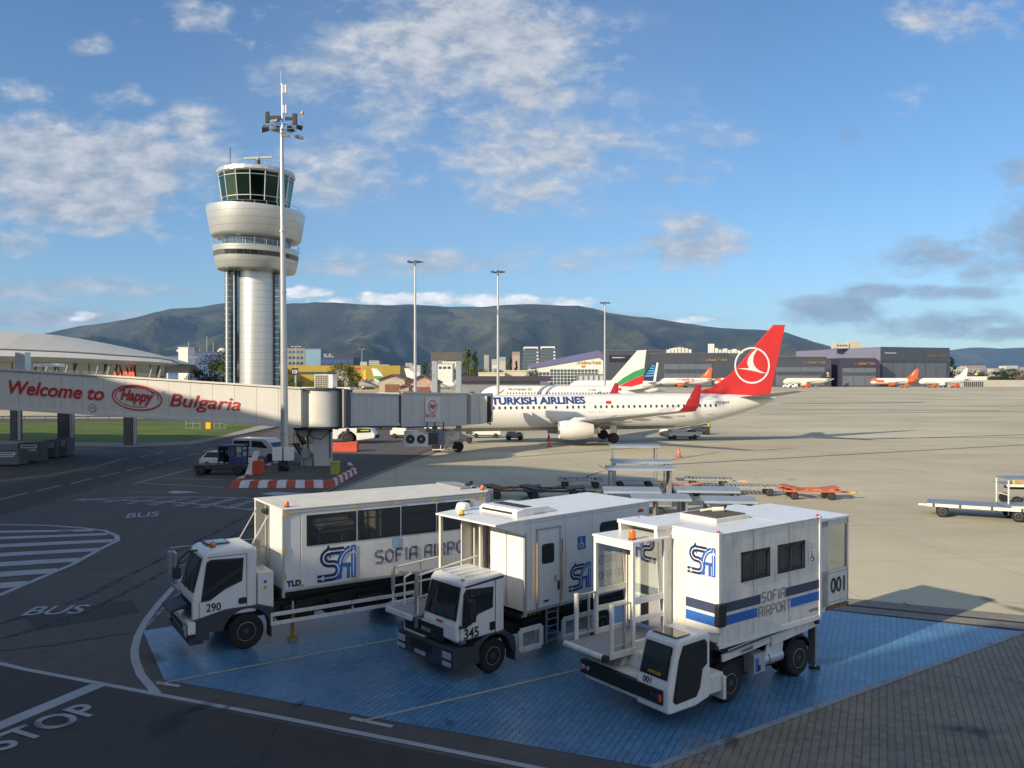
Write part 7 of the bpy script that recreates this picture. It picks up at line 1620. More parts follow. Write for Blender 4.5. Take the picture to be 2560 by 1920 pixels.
cart(1600, 1262, R(-3), 'roofed baggage cart in the middle of the cluster, farther roof', 3.0, 2.5, False); cart(1598, 1284, R(-3), 'roofed baggage cart with silver curtains at the middle of the cluster', 3.2, 2.45)
cart(1578, 1331, R(-4), 'low roofed baggage cart just behind the middle truck box', 2.3, 2.0, True); cart(1650, 1352, R(-4), 'roofed cart with dark open side beside the middle truck roof', 2.2, 1.95); cart(1765, 1322, R(-6), 'roofed baggage cart at the right end of the cluster', 2.6, 1.9); cart(1820, 1345, R(-6), 'nearest roofed baggage cart just behind the striped truck', 2.0, 1.75)
def dolly(px, py, rz, lab, mt, rollers=True, L_=3.0):
    p = g(px, py); t = thing('pallet_dolly', lab, 'dolly', (p.x, p.y, 0), rz, 'low dollies on the apron')
    q = MB().m(mt)
    for s in (-.72, .72): q.bar((-L_ / 2, s, .52), (L_ / 2, s, .52), .08, .12)
    for x in (-L_ / 2, 0, L_ / 2): q.bar((x, -.72, .52), (x, .72, .52), .08, .10)
    if rollers:
        for k in range(12):
            x = -L_ / 2 + .15 + k * (L_ - .3) / 11; q.cyl((x, -.66, .58), (x, -.05, .58), .045, n=6).cyl((x, .05, .58), (x, .66, .58), .045, n=6)
    else: q.bar((-L_ * .2, -.6, .6), (-L_ * .5, .6, .74), .8, .04).bar((L_ * .2, 0, .58), (L_ * .5, 0, .72), 1.2, .05)
    q.build('frame', t); q = MB().m(mt if not rollers else ALU).bar((L_ / 2, 0, .42), (L_ / 2 + 1.1, 0, .38), .10, .08); q.m(YELLOW).bar((L_ / 2 + .7, 0, .40), (L_ / 2 + 1.0, 0, .385), .11, .09); q.build('drawbar', t)
    for x in (-L_ * .33, L_ * .33):
        for s in (1, -1): wheel(t, x, s * .62, .25, .25, .16, side=s)
    return t
GALV = paint('galvanised_roller', (.38, .39, .38), .5, metal=.4, var=.3, scale=4)
dolly(1770, 1216, R(-9), 'left grey roller dolly in the row of three', GALV); dolly(1878, 1236, R(-9), 'middle grey roller dolly in the row of three', GALV); dolly(2025, 1246, R(-6), 'rusty orange dolly at the right end of the row', ORANGE_P, False, 3.2)
dolly(1450, 1218, R(-3), 'grey roller dolly alone in the shade left of the carts', GALV); dolly(1705, 1236, R(-6), 'pale orange dolly behind the roofed carts', paint('faded_orange', (.5, .2, .12), .6), False, 2.4)
dolly(1285, 1244, R(4), 'rusty brown dolly just behind the longest truck box', RUST, False, 3.2); dolly(1385, 1246, R(0), 'dark flat dolly behind the middle truck roof', DKGREY, False, 3.6)
# flat trailer and frames on the right
p1, p2 = g(2340, 1288), g(2450, 1306)
tf = thing('flat_trailer', 'long flat grey baggage trailer with white edge at the right', 'trailer', (g(2468, 1300).x, g(2468, 1300).y + .9, 0), R(-27)); L_ = 4.4
BLG = paint('trailer_blue_grey', (.24, .28, .33), .5, metal=.2, var=.15, scale=1.5)
MB().m(BLG).box(-2.3, 2.3, -1.0, 1.0, .62, .68).build('deck', tf); q = MB().m(CREAM_P).box(-2.3, 2.3, -1.06, -1.0, .54, .70); q.bar((-2.3, -1.03, .62), (-2.7, -1.03, .62), .05, .1); q.m(DKGREY)
for x in (-2.0, -.8, .6, 1.9): q.box(x - .05, x + .05, -1.08, -1.06, .53, .71)
q.build('edge_rail', tf, bevel=.005); q = MB().m(DKGREY).box(-1.9, 1.9, -.5, .5, .45, .6); q.m(CREAM_P).bar((2.2, 0, .45), (4.0, .2, .42), .1, .1); q.build('chassis', tf)
for x in (-1.6, 1.75):
    for s in (1, -1): wheel(tf, x, s * .85, .30, .30, .22, side=s)
for i, (px, py, hh) in enumerate(((2540, 1262, 1.2), (2555, 1300, .75))):
    p = g(px, py); t = thing('flat_trailer', ['raised blue grey trailer carrying a crate at the right edge', 'lower blue grey trailer cut by the right edge'][i], 'trailer', (p.x + 1.2, p.y, 0), R(-8), 'trailers at the right edge')
    MB().m(BLG).box(-2.0, 2.4, -.9, .9, hh - .05, hh).build('deck', t); MB().m(CREAM_P).box(-2.0, 2.4, -.95, -.9, hh - .1, hh + .04).build('edge_rail', t); q = MB().m(DKGREY).box(-1.6, 2.2, -.4, .4, hh - .3, hh - .08); q.build('chassis', t)
    for x in (-1.4, 1.6):
        for s in (1, -1): wheel(t, x, s * .8, .28, .28, .2, side=s)
    if i == 0:
        cr = thing('crate', 'wooden slatted crate on the raised trailer at the right edge', 'crate', (p.x + .5, p.y - .1, hh), R(-8)); q = MB().m(WOOD)
        for k in range(5): q.box(-.9 + k * .4, -.65 + k * .4, -.5, .5, .28, .33)
        q.box(-.9, 1.0, -.5, -.45, 0, .28); q.m(AIR_LIME).box(-.92, -.8, -.52, -.5, .02, .26); q.build('slats', cr)
p = g(2506, 1292); t = thing('stair_frame', 'white tubular frame with blue grey top at the right edge', 'frame', (p.x, p.y, 0), R(-4)); q = MB().m(CREAM_P)
for x in (0, 2.6):
    for y in (-.6, .6): q.cyl((x, y, .15), (x, y, 2.0), .04, n=8)
for z in (.5, 1.2): q.cyl((0, -.6, z), (0, .6, z), .03, n=6)
q.build('frame', t); MB().m(BLG).box(-.05, 2.7, -.7, .7, 1.98, 2.05).build('top_panel', t)
# ================================================================== BUILDINGS BEYOND THE APRON
def PX(px, D): return (px - CX) / F * D
def ZY(py, D): return CAMZ + (948 - py) / F * D
def wallm(name, c, **k): return paint(name, c, k.pop('rough', .6), var=k.pop('var', .08), scale=k.pop('scale', .15), **k)
PURPLE = wallm('purple_cladding', (.13, .13, .26)); DHANG = wallm('dark_hangar_cladding', (.055, .065, .085)); DHANG2 = wallm('hangar_door_grey', (.12, .14, .17)); LPUR = wallm('lilac_cladding', (.17, .165, .245)); WALLW = wallm('white_cladding', (.68, .67, .62)); SIGNG = paint('gold_sign', (.50, .27, .05), .5); SIGND = paint('dull_gold_sign', (.26, .17, .06), .6)
GLB = glass('facade_glass', (.05, .08, .11), .08); GLBL = glass('blue_facade_glass', (.03, .08, .25), .08)
def win_row(t, n, x0, x1, z0, z1, y, gap=.3, m_=GLB, name='window'):
    for k in range(n):
        a = x0 + (x1 - x0) * k / n; b = a + (x1 - x0) / n * (1 - gap); MB().m(m_).box(a, b, y - .08, y, z0, z1).build(name, t)
# white gabled hangar with lilac roof edge
D = 350; T = terr(D)
t = thing('gabled_hangar', 'white hangar with glazed front and lilac sloping roof edge', 'hangar', (0, D, 0))
P = lambda *l: [(PX(a, D), ZY(b, D)) for a, b in l]
MB().m(WALLW).prism(P((1324, 922), (1496, 893), (1508, 902)) + [(PX(1508, D), T), (PX(1324, D), T)], 0, 45, 'y').build('wall', t)
MB().m(PURPLE).prism(P((1324, 911), (1496, 876), (1508, 886), (1508, 902), (1496, 893), (1324, 922)), -.5, 46, 'y').build('roof_edge', t)
def grid(x0, x1, y0, y1, nx, ny):
    a, b, c, d = PX(x0, D), PX(x1, D), ZY(y1, D), ZY(y0, D); o = MB().m(GLB).box(a, b, -.12, -.04, c, d).build('window', t); q = MB().m(WALLW)
    for k in range(nx + 1): x = a + (b - a) * k / nx; q.box(x - .09, x + .09, -.22, -.12, c, d)
    for k in range(ny + 1): z = c + (d - c) * k / ny; q.box(a, b, -.24, -.13, z - .08, z + .08)
    q.build('frame', o)
grid(1375, 1495, 923, 962, 14, 5); grid(1338, 1374, 930, 948, 4, 2)
sg = text('Lufthansa Technik', 'lettering', SIGNG, t, (PX(1453, D), -.2, ZY(910.5, D)), X_, Z_, PX(1503, D) - PX(1453, D), 1.25, bold=.05); text('Sofia', 'lettering', SIGNG, t, (PX(1453, D), -.2, ZY(919, D)), X_, Z_, 1.9, 1.1, bold=.05)
q = MB(); q.m(SIGNG); ribbon(q, [(.65 * math.cos(R(a)), .75 * math.sin(R(a))) for a in range(0, 360, 15)], .14, plane_map((PX(1446, D), -.2, ZY(907, D)), X_, Z_), True); q.bar((PX(1446, D) - .3, -.22, ZY(908, D)), (PX(1446, D) + .4, -.22, ZY(905.5, D)), .15); q.build('round_emblem', t)
# grey annexe with white panels in front
D = 300; t = thing('annexe_building', 'low grey building with white panels in front of the gabled hangar', 'building', (0, D, 0)); a, b = PX(1446, D), PX(1511, D)
MB().m(wallm('annexe_grey', (.16, .17, .18))).box(a, b, 0, 10, 0, ZY(935, D)).build('wall', t); q = None
for k in range(5): x = a + .3 + k * (b - a) / 5; MB().m(wallm('annexe_panel', (.42, .44, .46))).box(x, x + (b - a) / 5 * .62, -.15, 0, 1, ZY(939, D)).build('panel', t)
# dark hangars
def hangar(px0, px1, ytop, D, depth, lab, wall, sign=None, doors=None, side=None, chamfer=None, roof=None, name='dark_hangar'):
    t = thing(name, lab, 'hangar', (0, D, 0), 0, 'maintenance hangars behind the apron'); a, b, T = PX(px0, D), PX(px1, D), terr(D) - .5; zt_ = ZY(ytop, D)
    MB().m(wall).prism([(a, T), (b, T), (b, zt_ - (chamfer or 0)), (b - (chamfer or 0) * 1.5, zt_), (a, zt_)], 0, depth, 'y').build('wall', t)
    MB().m(roof or wall).prism([(a - .3, zt_ + .003), (b - (chamfer or 0) * 1.5, zt_ + .003), (b - (chamfer or 0) * 1.5, zt_ + .5), (a - .3, zt_ + .5)], -.4, depth, 'y').build('roof', t)
    if doors:
        for (d0, d1, y0, y1, n) in doors:
            da, db, z0, z1 = PX(d0, D), PX(d1, D), T, ZY(y0, D)
            for k in range(n):
                xa = da + (db - da) * k / n; xb = da + (db - da) * (k + 1) / n - .25; o = MB().m(DHANG2).box(xa, xb, -.35, -.05, z0, z1).build('door', t)
                MB().m(DHANG).box(xa + .2, xb - .2, -.42, -.35, z0 + (z1 - z0) * .60, z0 + (z1 - z0) * .78).build('window_band', o)
            MB().m(DHANG).box(da, db, -.40, -.34, T, T + 1.4).build('plinth', t)
    if sign:
        for s, s0, s1, yb, hh, mm in sign:
            text(s, 'lettering', mm, t, (PX(s0, D), -.5, ZY(yb, D)), X_, Z_, PX(s1, D) - PX(s0, D), hh, bold=.04)
            if s.startswith('Luft'):
                q = MB().m(mm); ribbon(q, [(.8 * math.cos(R(k)), .8 * math.sin(R(k))) for k in range(0, 360, 20)], .2, plane_map((PX(s0, D) - 1.8, -.5, ZY(yb, D) + .7), X_, Z_), True); q.build('round_emblem', t)
    return t
t = hangar(1518, 1690, 877, 575, 60, 'dark hangar directly right of the white gabled hangar', DHANG, roof=DHANG2)
MB().m(wallm('sign_panel_black', (.012, .014, .03))).box(PX(1523, 575), PX(1576, 575), -.4, -.1, ZY(905, 575), ZY(888, 575)).build('sign_panel', t)
text('aviationpartner', 'lettering', AIR_W, t, (PX(1530, 575), -.5, ZY(896, 575)), X_, Z_, PX(1562, 575) - PX(1530, 575), 1.0, bold=.03)
win_row(t, 26, PX(1580, 575), PX(1688, 575), ZY(935, 575), ZY(928, 575), -.05, .3, DHANG2)
t = hangar(1640, 1842, 884, 552, 50, 'dark hangar with golden sign left of the red tail', DHANG, [('Lufthansa Technik', 1763, 1819, 903, 2.0, SIGND)], [(1660, 1780, 910, 0, 3)], chamfer=4, roof=DHANG2)
q = MB().m(WALLW)
for k in range(4): q.cyl((PX(1790 + k * 4, 552), 20, 25), (PX(1790 + k * 4, 552), 20, 31.5), .6, n=10)
for k in range(9): q.box(PX(1806 + k * 8, 552), PX(1812 + k * 8, 552), 18, 26, 25, 28.5 - (k % 3) * .9 - k * .1)
q.build('roof_plant', t); q = MB().m(WALLW)
for k in range(7): q.box(PX(1682 + k * 9, 552), PX(1689 + k * 9, 552), 18, 26, 24, 27.5 + math.sin(k * .5) * 1.5)
q.build('roof_plant', t)
hangar(1935, 2078, 893, 558, 45, 'dark hangar with pale doors behind the cream airliner', DHANG, [('Lufthansa Technik', 2018, 2064, 909, 1.8, SIGND)], [(1940, 2062, 918, 0, 2)], chamfer=2.5, roof=DHANG2)
hangar(2098, 2200, 896, 560, 45, 'small dark hangar with pale double door between the larger ones', wallm('violet_dark_cladding', (.04, .035, .07)), [('Lufthansa Technik', 2144, 2187, 912, 2.0, SIGND)], [(2106, 2190, 920, 0, 3)], chamfer=2.0, roof=DHANG2)
# big hangar with lilac flank
D = 570; t = thing('large_hangar', 'largest hangar with lilac flank and dark front beside the far hills', 'hangar', (0, 0, 0), 0, 'maintenance hangars behind the apron'); T = 1.5
c0, c1, l0 = Vector((PX(2201, D), D, 0)), Vector((PX(2374, 590), 590, 0)), Vector((PX(1990, 660), 660, 0)); ht = ZY(867, D)
q = MB().m(LPUR); bk_ = c1 + (l0 - c0)
q.poly([c0 + Z_ * T, c0 + Z_ * ht, l0 + Z_ * ht, l0 + Z_ * T]); q.m(wallm('front_slate_cladding', (.065, .08, .11))); q.poly([c0 + Z_ * T, c1 + Z_ * T, c1 + Z_ * ht, c0 + Z_ * ht]); q.poly([c1 + Z_ * T, bk_ + Z_ * T, bk_ + Z_ * ht, c1 + Z_ * ht]); q.poly([c0 + Z_ * ht, c1 + Z_ * ht, bk_ + Z_ * ht, l0 + Z_ * ht]); q.build('wall', t)
u = (c1 - c0).normalized(); n3 = Vector((u.y, -u.x, 0)); Lh = (c1 - c0).length
for k in range(6):
    a = c0 + u * (Lh * (.02 + k * .155)) + n3 * .3; b = a + u * (Lh * .15); MB().m(DHANG2).poly([a + Z_ * T, b + Z_ * T, b + Z_ * 18.5, a + Z_ * 18.5]).build('door', t)
MB().m(DHANG).poly([c0 + u * .5 + n3 * .2 + Z_ * 18.6, c1 - u + n3 * .2 + Z_ * 18.6, c1 - u + n3 * .2 + Z_ * 20, c0 + u * .5 + n3 * .2 + Z_ * 20]).build('lintel', t)
text('Lufthansa Technik', 'lettering', SIGND, t, c0 + u * Lh * .66 + n3 * .4 + Z_ * 23.0, u, Z_, Lh * .29, 2.0, bold=.02); text('aviationpartner', 'lettering', AIR_W, t, c0 + u * Lh * .05 + n3 * .4 + Z_ * 24.5, u, Z_, Lh * .17, 1.3, bold=.02)
# old control block on a lattice leg on the roofs
D = 600; t = thing('roof_lookout', 'beige windowed lookout on a lattice leg rising behind the hangars', 'tower', (0, D, 0)); LK = wallm('lookout_beige', (.5, .46, .36))
MB().m(LK).box(PX(2088, D), PX(2122, D), 0, 8, ZY(871, D), ZY(858, D)).build('block', t); MB().m(LK).box(PX(2122, D), PX(2154, D), 1, 8, ZY(872, D), ZY(854, D)).build('stair_block', t)
win_row(t, 4, PX(2092, D), PX(2120, D), ZY(866, D), ZY(862, D), 0); q = MB().m(WALLW)
for k in range(7): z = ZY(898 - k * 4, D); q.bar((PX(2126, D), 2, z), (PX(2139, D), 2, z), .4); q.bar((PX(2126, D), 2, z), (PX(2139, D), 2, z + 1.15), .3)
for px in (2126, 2139): q.bar((PX(px, D), 2, 4), (PX(px, D), 2, ZY(870, D)), .5)
q.build('lattice', t)
q = MB().m(STEEL)
for px in (2090, 2122, 2150): q.cyl((PX(px, D), 4, ZY(858, D)), (PX(px, D), 4, ZY(850, D)), .15, n=6)
q.build('antenna', t)
# office towers
for px0, px1, yt, lab in ((1307, 1346, 866, 'left of the two glass office towers with white top frame'), (1350, 1388, 865, 'right of the two glass office towers with white top frame')):
    D = 720; t = thing('office_tower', lab, 'building', (0, D, 0), 0, 'glass office towers'); a, b = PX(px0, D), PX(px1, D); z1 = ZY(yt + 8, D)
    MB().m(GLB).box(a, b, 0, 14, 2, z1).build('facade', t); q = MB().m(DHANG2)
    for k in range(8):
        z = z1 - 1 - k * 2.9; MB().m(DHANG2).box(a - .1, b + .1, -.2, 0, z, z + .5).build('floor_band', t)
    MB().m(WALLW).box(a + .8, b - .4, -.3, 12, z1 + 1.0, z1 + 2.4).box(a + .8, a + 1.4, -.3, 12, z1, z1 + 1).box(b - 1, b - .4, -.3, 12, z1, z1 + 1).build('top_frame', t)
    for k in range(7): MB().m(WALLW).box(b - 1.6, b + .15, -.3, -.05, z1 - 3 - k * 2.9, z1 - 1.8 - k * 2.9).build('balcony', t)
# yellow warehouse
D = 430; t = thing('yellow_warehouse', 'long yellow warehouse with a dark window strip right of the tower', 'warehouse', (0, D, 0)); YW = wallm('warehouse_yellow', (.36, .25, .03)); a, b = PX(700, D), PX(1000, D)
MB().m(YW).box(a, b, 0, 40, 1, ZY(914, D)).build('wall', t); win_row(t, 20, PX(720, D), PX(838, D), ZY(936, D), ZY(929.5, D), 0, .12); MB().m(RED_L).box(PX(888, D), PX(900, D), -.2, 0, ZY(924, D), ZY(919, D)).build('sign', t)
MB().m(YELLOW).prism([(PX(914, D), 1.5), (PX(922, D), 1.5), (PX(922, D), ZY(925, D)), (PX(914, D), ZY(925, D))], -8, -7, 'y').build('door', t)
# blocks left and right of the tower
def block2(px0, px1, y0, D, dep, lab, m_, rows=0, n=6, wm=GLB, name='office_block', cat='building', gr=None):
    t = thing(name, lab, cat, (0, D, 0), 0, gr); a, b = PX(px0, D), PX(px1, D); z1 = ZY(y0, D); MB().m(m_).box(a, b, 0, dep, .5, z1).build('wall', t)
    for r in range(rows): z = z1 - 2.6 - r * 3.2; win_row(t, n, a + .5, b - .3, z, z + 1.5, 0, .3, wm)
    MB().m(m_).box(a - .2, b + .2, -.2, dep, z1 + .003, z1 + .4).build('roof', t); return t
t = block2(446, 470, 870, 380, 8, 'narrow white stair tower left of the control tower', WALLW, 0); MB().m(WALLW).lathe([(.1, -.9), (1.0, -.3), (1.25, .6), (1.1, .6), (.1, -.6)], (PX(444, 380), 2, ZY(877, 380)), 16).build('dish', t); MB().m(STEEL).cyl((PX(467, 380), 2, ZY(870, 380)), (PX(467, 380), 2, ZY(853, 380)), .15, n=6).build('mast', t)
t = block2(470, 600, 881, 400, 20, 'blue glazed office block behind the trees left of the tower', wallm('blue_wall', (.05, .08, .17)), 5, 10, GLBL); q = MB().m(STEEL)
for px, h in ((508, 8), (524, 5), (490, 2)): q.cyl((PX(px, 400), 5, ZY(881, 400)), (PX(px, 400), 5, ZY(881, 400) + h), .15, n=6)
q.build('antenna', t); MB().m(WALLW).lathe([(.1, 0), (2.2, .0), (2.0, 1.4), (1.0, 2.2), (.1, 2.4)], (PX(545, 400), 6, ZY(881, 400)), 20).build('radome', t, smooth=True)
block2(420, 446, 892, 410, 10, 'blue block edge behind the narrow white stair tower', wallm('blue_wall2', (.06, .12, .28)), 4, 3, GLBL)
block2(700, 762, 872, 470, 20, 'grey office block just right of the control tower', wallm('office_grey', (.22, .22, .23)), 4, 6); block2(763, 802, 874, 455, 16, 'pale blue glass cube right of the grey office block', glass('pale_blue_glass', (.18, .30, .42), .12)); 
t = block2(803, 884, 895, 450, 20, 'low deep blue office block beside the pale glass cube', wallm('deep_blue', (.03, .05, .14)), 2, 8, GLBL); q = MB().m(GREY_P)
for px in (812, 824): q.lathe([(.3, -1), (1.4, -.2), (1.6, .8), (.2, .2)], (PX(px, 450), 4, ZY(888, 450)), 14)
q.box(PX(806, 450), PX(832, 450), 3, 6, ZY(895, 450), ZY(890, 450)); q.build('roof_dishes', t)
block2(1084, 1131, 912, 520, 18, 'white cube warehouse left of the poplar', WALLW, 1, 4); block2(1106, 1140, 905, 640, 15, 'white low block above the white cube warehouse', WALLW, 1, 5); block2(1196, 1262, 933, 330, 15, 'long low cream wall building behind the brown roof', wallm('cream_wall', (.55, .5, .38)), 0); block2(1260, 1318, 928, 335, 15, 'cream building with flat roof left of the gabled hangar', wallm('cream_wall', (.55, .5, .38)), 0)
block2(1210, 1222, 888, 900, 12, 'round topped grey silo block behind the poplars', wallm('silo_grey', (.3, .31, .3)), 0)
block2(1370, 1400, 921, 420, 12, 'dark low block at the left foot of the gabled hangar', wallm('brown_block', (.16, .09, .08)), 0)
# rusty sheds and canopied long shed
def shed(px0, px1, yap, yeave, D, lab, wall, roof, ap=.5, dep=18, wins=0, base=0):
    t = thing('old_shed', lab, 'shed', (0, D, 0), 0, 'old sheds behind the bridge'); a, b = PX(px0, D), PX(px1, D); ze, za = ZY(yeave, D), ZY(yap, D); m_ = a + (b - a) * ap
    MB().m(wall).prism([(a, .3), (b, .3), (b, ze), (m_, za), (a, ze)], 0, dep, 'y').build('wall', t); MB().m(roof).prism([(a - .8, ze - .1), (m_, za + .15), (b + .8, ze - .1), (b + .8, ze + .2), (m_, za + .5), (a - .8, ze + .2)], -.8, dep + .5, 'y').build('roof', t)
    if wins: win_row(t, wins, a + 1, b - 1, 2.6, 3.8, 0, .25)
    for k in range(1): MB().m(RUST).box(m_ - 2.2, m_ + 2.2, -.12, 0, .3, ze * .8).build('door', t)
    return t
TIN = wallm('pale_tin_wall', (.42, .37, .30), var=.25, scale=.8); TINR = wallm('rusty_tin_roof', (.16, .085, .06), var=.3, scale=.5); TINP = wallm('pinkish_tin_wall', (.45, .32, .26), var=.3, scale=.8); BRR = wallm('brown_felt_roof', (.085, .055, .05), var=.2, scale=.3)
shed(948, 1012, 939, 950, 260, 'pale tin shed with rounded gable behind the second tunnel', TIN, TINR); shed(1022, 1088, 940, 957, 240, 'pinkish tin shed with windows behind the second tunnel', TINP, TINR, wins=7)
shed(1000, 1022, 965, 969, 220, 'small lean-to of rusty sheet between the two tin sheds', TINP, RUST, dep=8)
t = thing('long_shed', 'long grey shed with brown felt roof behind the pair of masts', 'shed', (0, 235, 0)); D = 235; MB().m(wallm('shed_blue_grey', (.20, .22, .24), var=.15, scale=.4)).box(PX(1148, D), PX(1350, D), 0, 14, .3, ZY(952, D)).build('wall', t)
MB().m(BRR).prism([(-1.5, ZY(953, D)), (7, ZY(940, D)), (15, ZY(950, D)), (7, ZY(943, D))], PX(1142, D), PX(1378, D), 'x').build('roof', t); q = MB().m(DKGREY)
for k in range(6): MB().m(DKGREY).box(PX(1175 + k * 26, D), PX(1186 + k * 26, D), -.1, 0, .5, 3.6).build('door', t)
# vehicles beyond the bridge
def bus(px, py, L_, h, lab, m_=WHITE_P, D=None, name='parked_bus', cat='bus', rz=0):
    D = D or 190; t = thing(name, lab, cat, (PX(px, D), D, terr(D)), rz, 'vehicles parked by the old sheds'); MB().m(m_).box(-L_ / 2, L_ / 2, -1.2, 1.2, .4, h).build('body', t, bevel=.15)
    win_row(t, max(3, int(L_ / 1.4)), -L_ / 2 + .4, L_ / 2 - .2, h * .55, h * .85, -1.2, .12, GLASS); car_wheels(t, (-L_ * .32, L_ * .32), 1.0, .45, .3)
for a in ((770, 985, 8, 2.8, 'pale bus behind the stand sign'), (850, 975, 7, 2.9, 'white bus left of the yellow platform truck'), (893, 975, 5, 2.6, 'white van right of the roof cooler', ), (945, 978, 6, 2.7, 'white minibus beneath the yellow platform'), (975, 978, 5.5, 2.4, 'white minibus at the foot of the tin shed'), (1410, 962, 8, 2.4, 'green and white bus before the glazed hangar front')): bus(*a)
t = thing('platform_truck', 'truck carrying a long yellow lifting platform by the tin sheds', 'truck', (PX(958, 180), 180, 0)); MB().m(WHITE_P).box(-3, 2.6, -1.1, 1.1, .5, 1.6).box(1.6, 3, -1.1, 1.1, .5, 2.6).build('body', t, bevel=.1); MB().m(YELLOW).bar((-4.5, 0, 4.0), (2.5, 0, 3.2), .8, .35).bar((0, 0, 1.6), (-2, 0, 3.4), .3).build('platform', t); car_wheels(t, (-2, 2), 1.0, .45)
low_vehicle(1690, 1012, 'white tug nose beyond the second airliner tail', 4, 1.6) if 0 else None
# perimeter wall at right
t = thing('perimeter_wall', 'long pale perimeter wall with gate at the far right', 'wall', (0, 0, 0)); D = 560
MB().m(wallm('perimeter_cream', (.42, .40, .36))).box(PX(2380, D), PX(2760, D), D + 5, D + 6, 1.5, ZY(950, D)).build('wall', t); q = MB().m(WALLW); 
MB().m(WALLW).box(PX(2395, 590), PX(2472, 590), 592, 600, 2, ZY(941, 590)).build('gate_canopy', t)
for k in range(10): MB().m(DKGREY).box(PX(2420 + k * 5, D), PX(2422 + k * 5, D), D + 4.6, D + 5, 1.6, ZY(954, D)).build('gate_bar', t)
# small ground equipment scattered by the far airliners
k_ = 0
for px, m_, lab in ((2262, ORANGE_P, 'orange tug under the orange tailed airliner'), (2330, ORANGE_P, 'long low orange loader beneath the white airliner'), (2388, RED_B, 'red vehicle at the tail of the plain white airliner'), (2015, RED_B, 'red box vehicle in front of the cream airliner tail'), (1968, WHITE_P, 'white steps truck at the nose of the cream airliner'), (1983, WHITE_P, 'second white steps truck by the cream airliner engine')):
    D = 500; t = thing('airport_tug', lab, 'tug', (PX(px, D), D, terr(D)), 0, 'ground vehicles before the hangars'); MB().m(m_).box(-2.5, 2.5, -1, 1, .4, 1.4).box(.5, 2.2, -1, 1, 1.4, 2.4).build('body', t, bevel=.1); car_wheels(t, (-1.6, 1.6), .9, .45)
    if k_ > 3: MB().m(WHITE_P).bar((-2.5, 0, 1.2), (2, 0, 4.0), 1.6, .2).build('steps', t)
    k_ += 1
# lamp posts and fence bits at the lawn
for px, D, h, lab in ((592, 150, 7.3, 'twin lamp post in front of the trees left of the tower'), (485, 260, 14, 'slim lamp post by the narrow white stair tower'), (740, 200, 15, 'slim pole right of the big mast'), (905, 300, 18, 'thin pole before the yellow warehouse')):
    t = thing('lamp_post', lab, 'lamp post', (PX(px, D), D, 0)); MB().m(STEEL).cyl((0, 0, 0), (0, 0, h), .09, .06, 8).build('pole', t); q = MB().m(STEEL).bar((-.9, 0, h), (.9, 0, h), .08).build('arm', t)
    for s in (-1, 1): MB().m(ALU).box(s * .9 - .3, s * .9 + .3, -.15, .15, h - .08, h + .06).build('lamp_head', t)
t = thing('wire_enclosure', 'small wire cage and yellow box on the sunny lawn', 'enclosure', (g(500, 1073).x, g(500, 1073).y, .05)); q = MB().m(STEEL)
for a_, b_ in ((-2, 0), (2, 3.6)):
    q = MB().m(STEEL)
    for x in (a_, (a_ + b_) / 2, b_): q.bar((x, 0, 0), (x, 0, 1.5), .05)
    for z in (0.1, .8, 1.45): q.bar((a_, 0, z), (b_, 0, z), .04)
    q.build('cage_panel', t)
MB().m(YELLOW).box(.8, 1.5, 0, .5, 0, 1.3).build('box', t)
# low guard rail behind the lawn
t = thing('guard_rail', 'low dark guard rail behind the lawn', 'fence', (0, 0, 0)); q = MB().m(DKGREY); a, b = g(-100, 1052), g(690, 1050)
q.bar(a + Z_ * .7, b + Z_ * .7, .1, .3)
for k in range(16): p = a.lerp(b, k / 15); q.bar(p, p + Z_ * .8, .12)
q.build('rail', t)
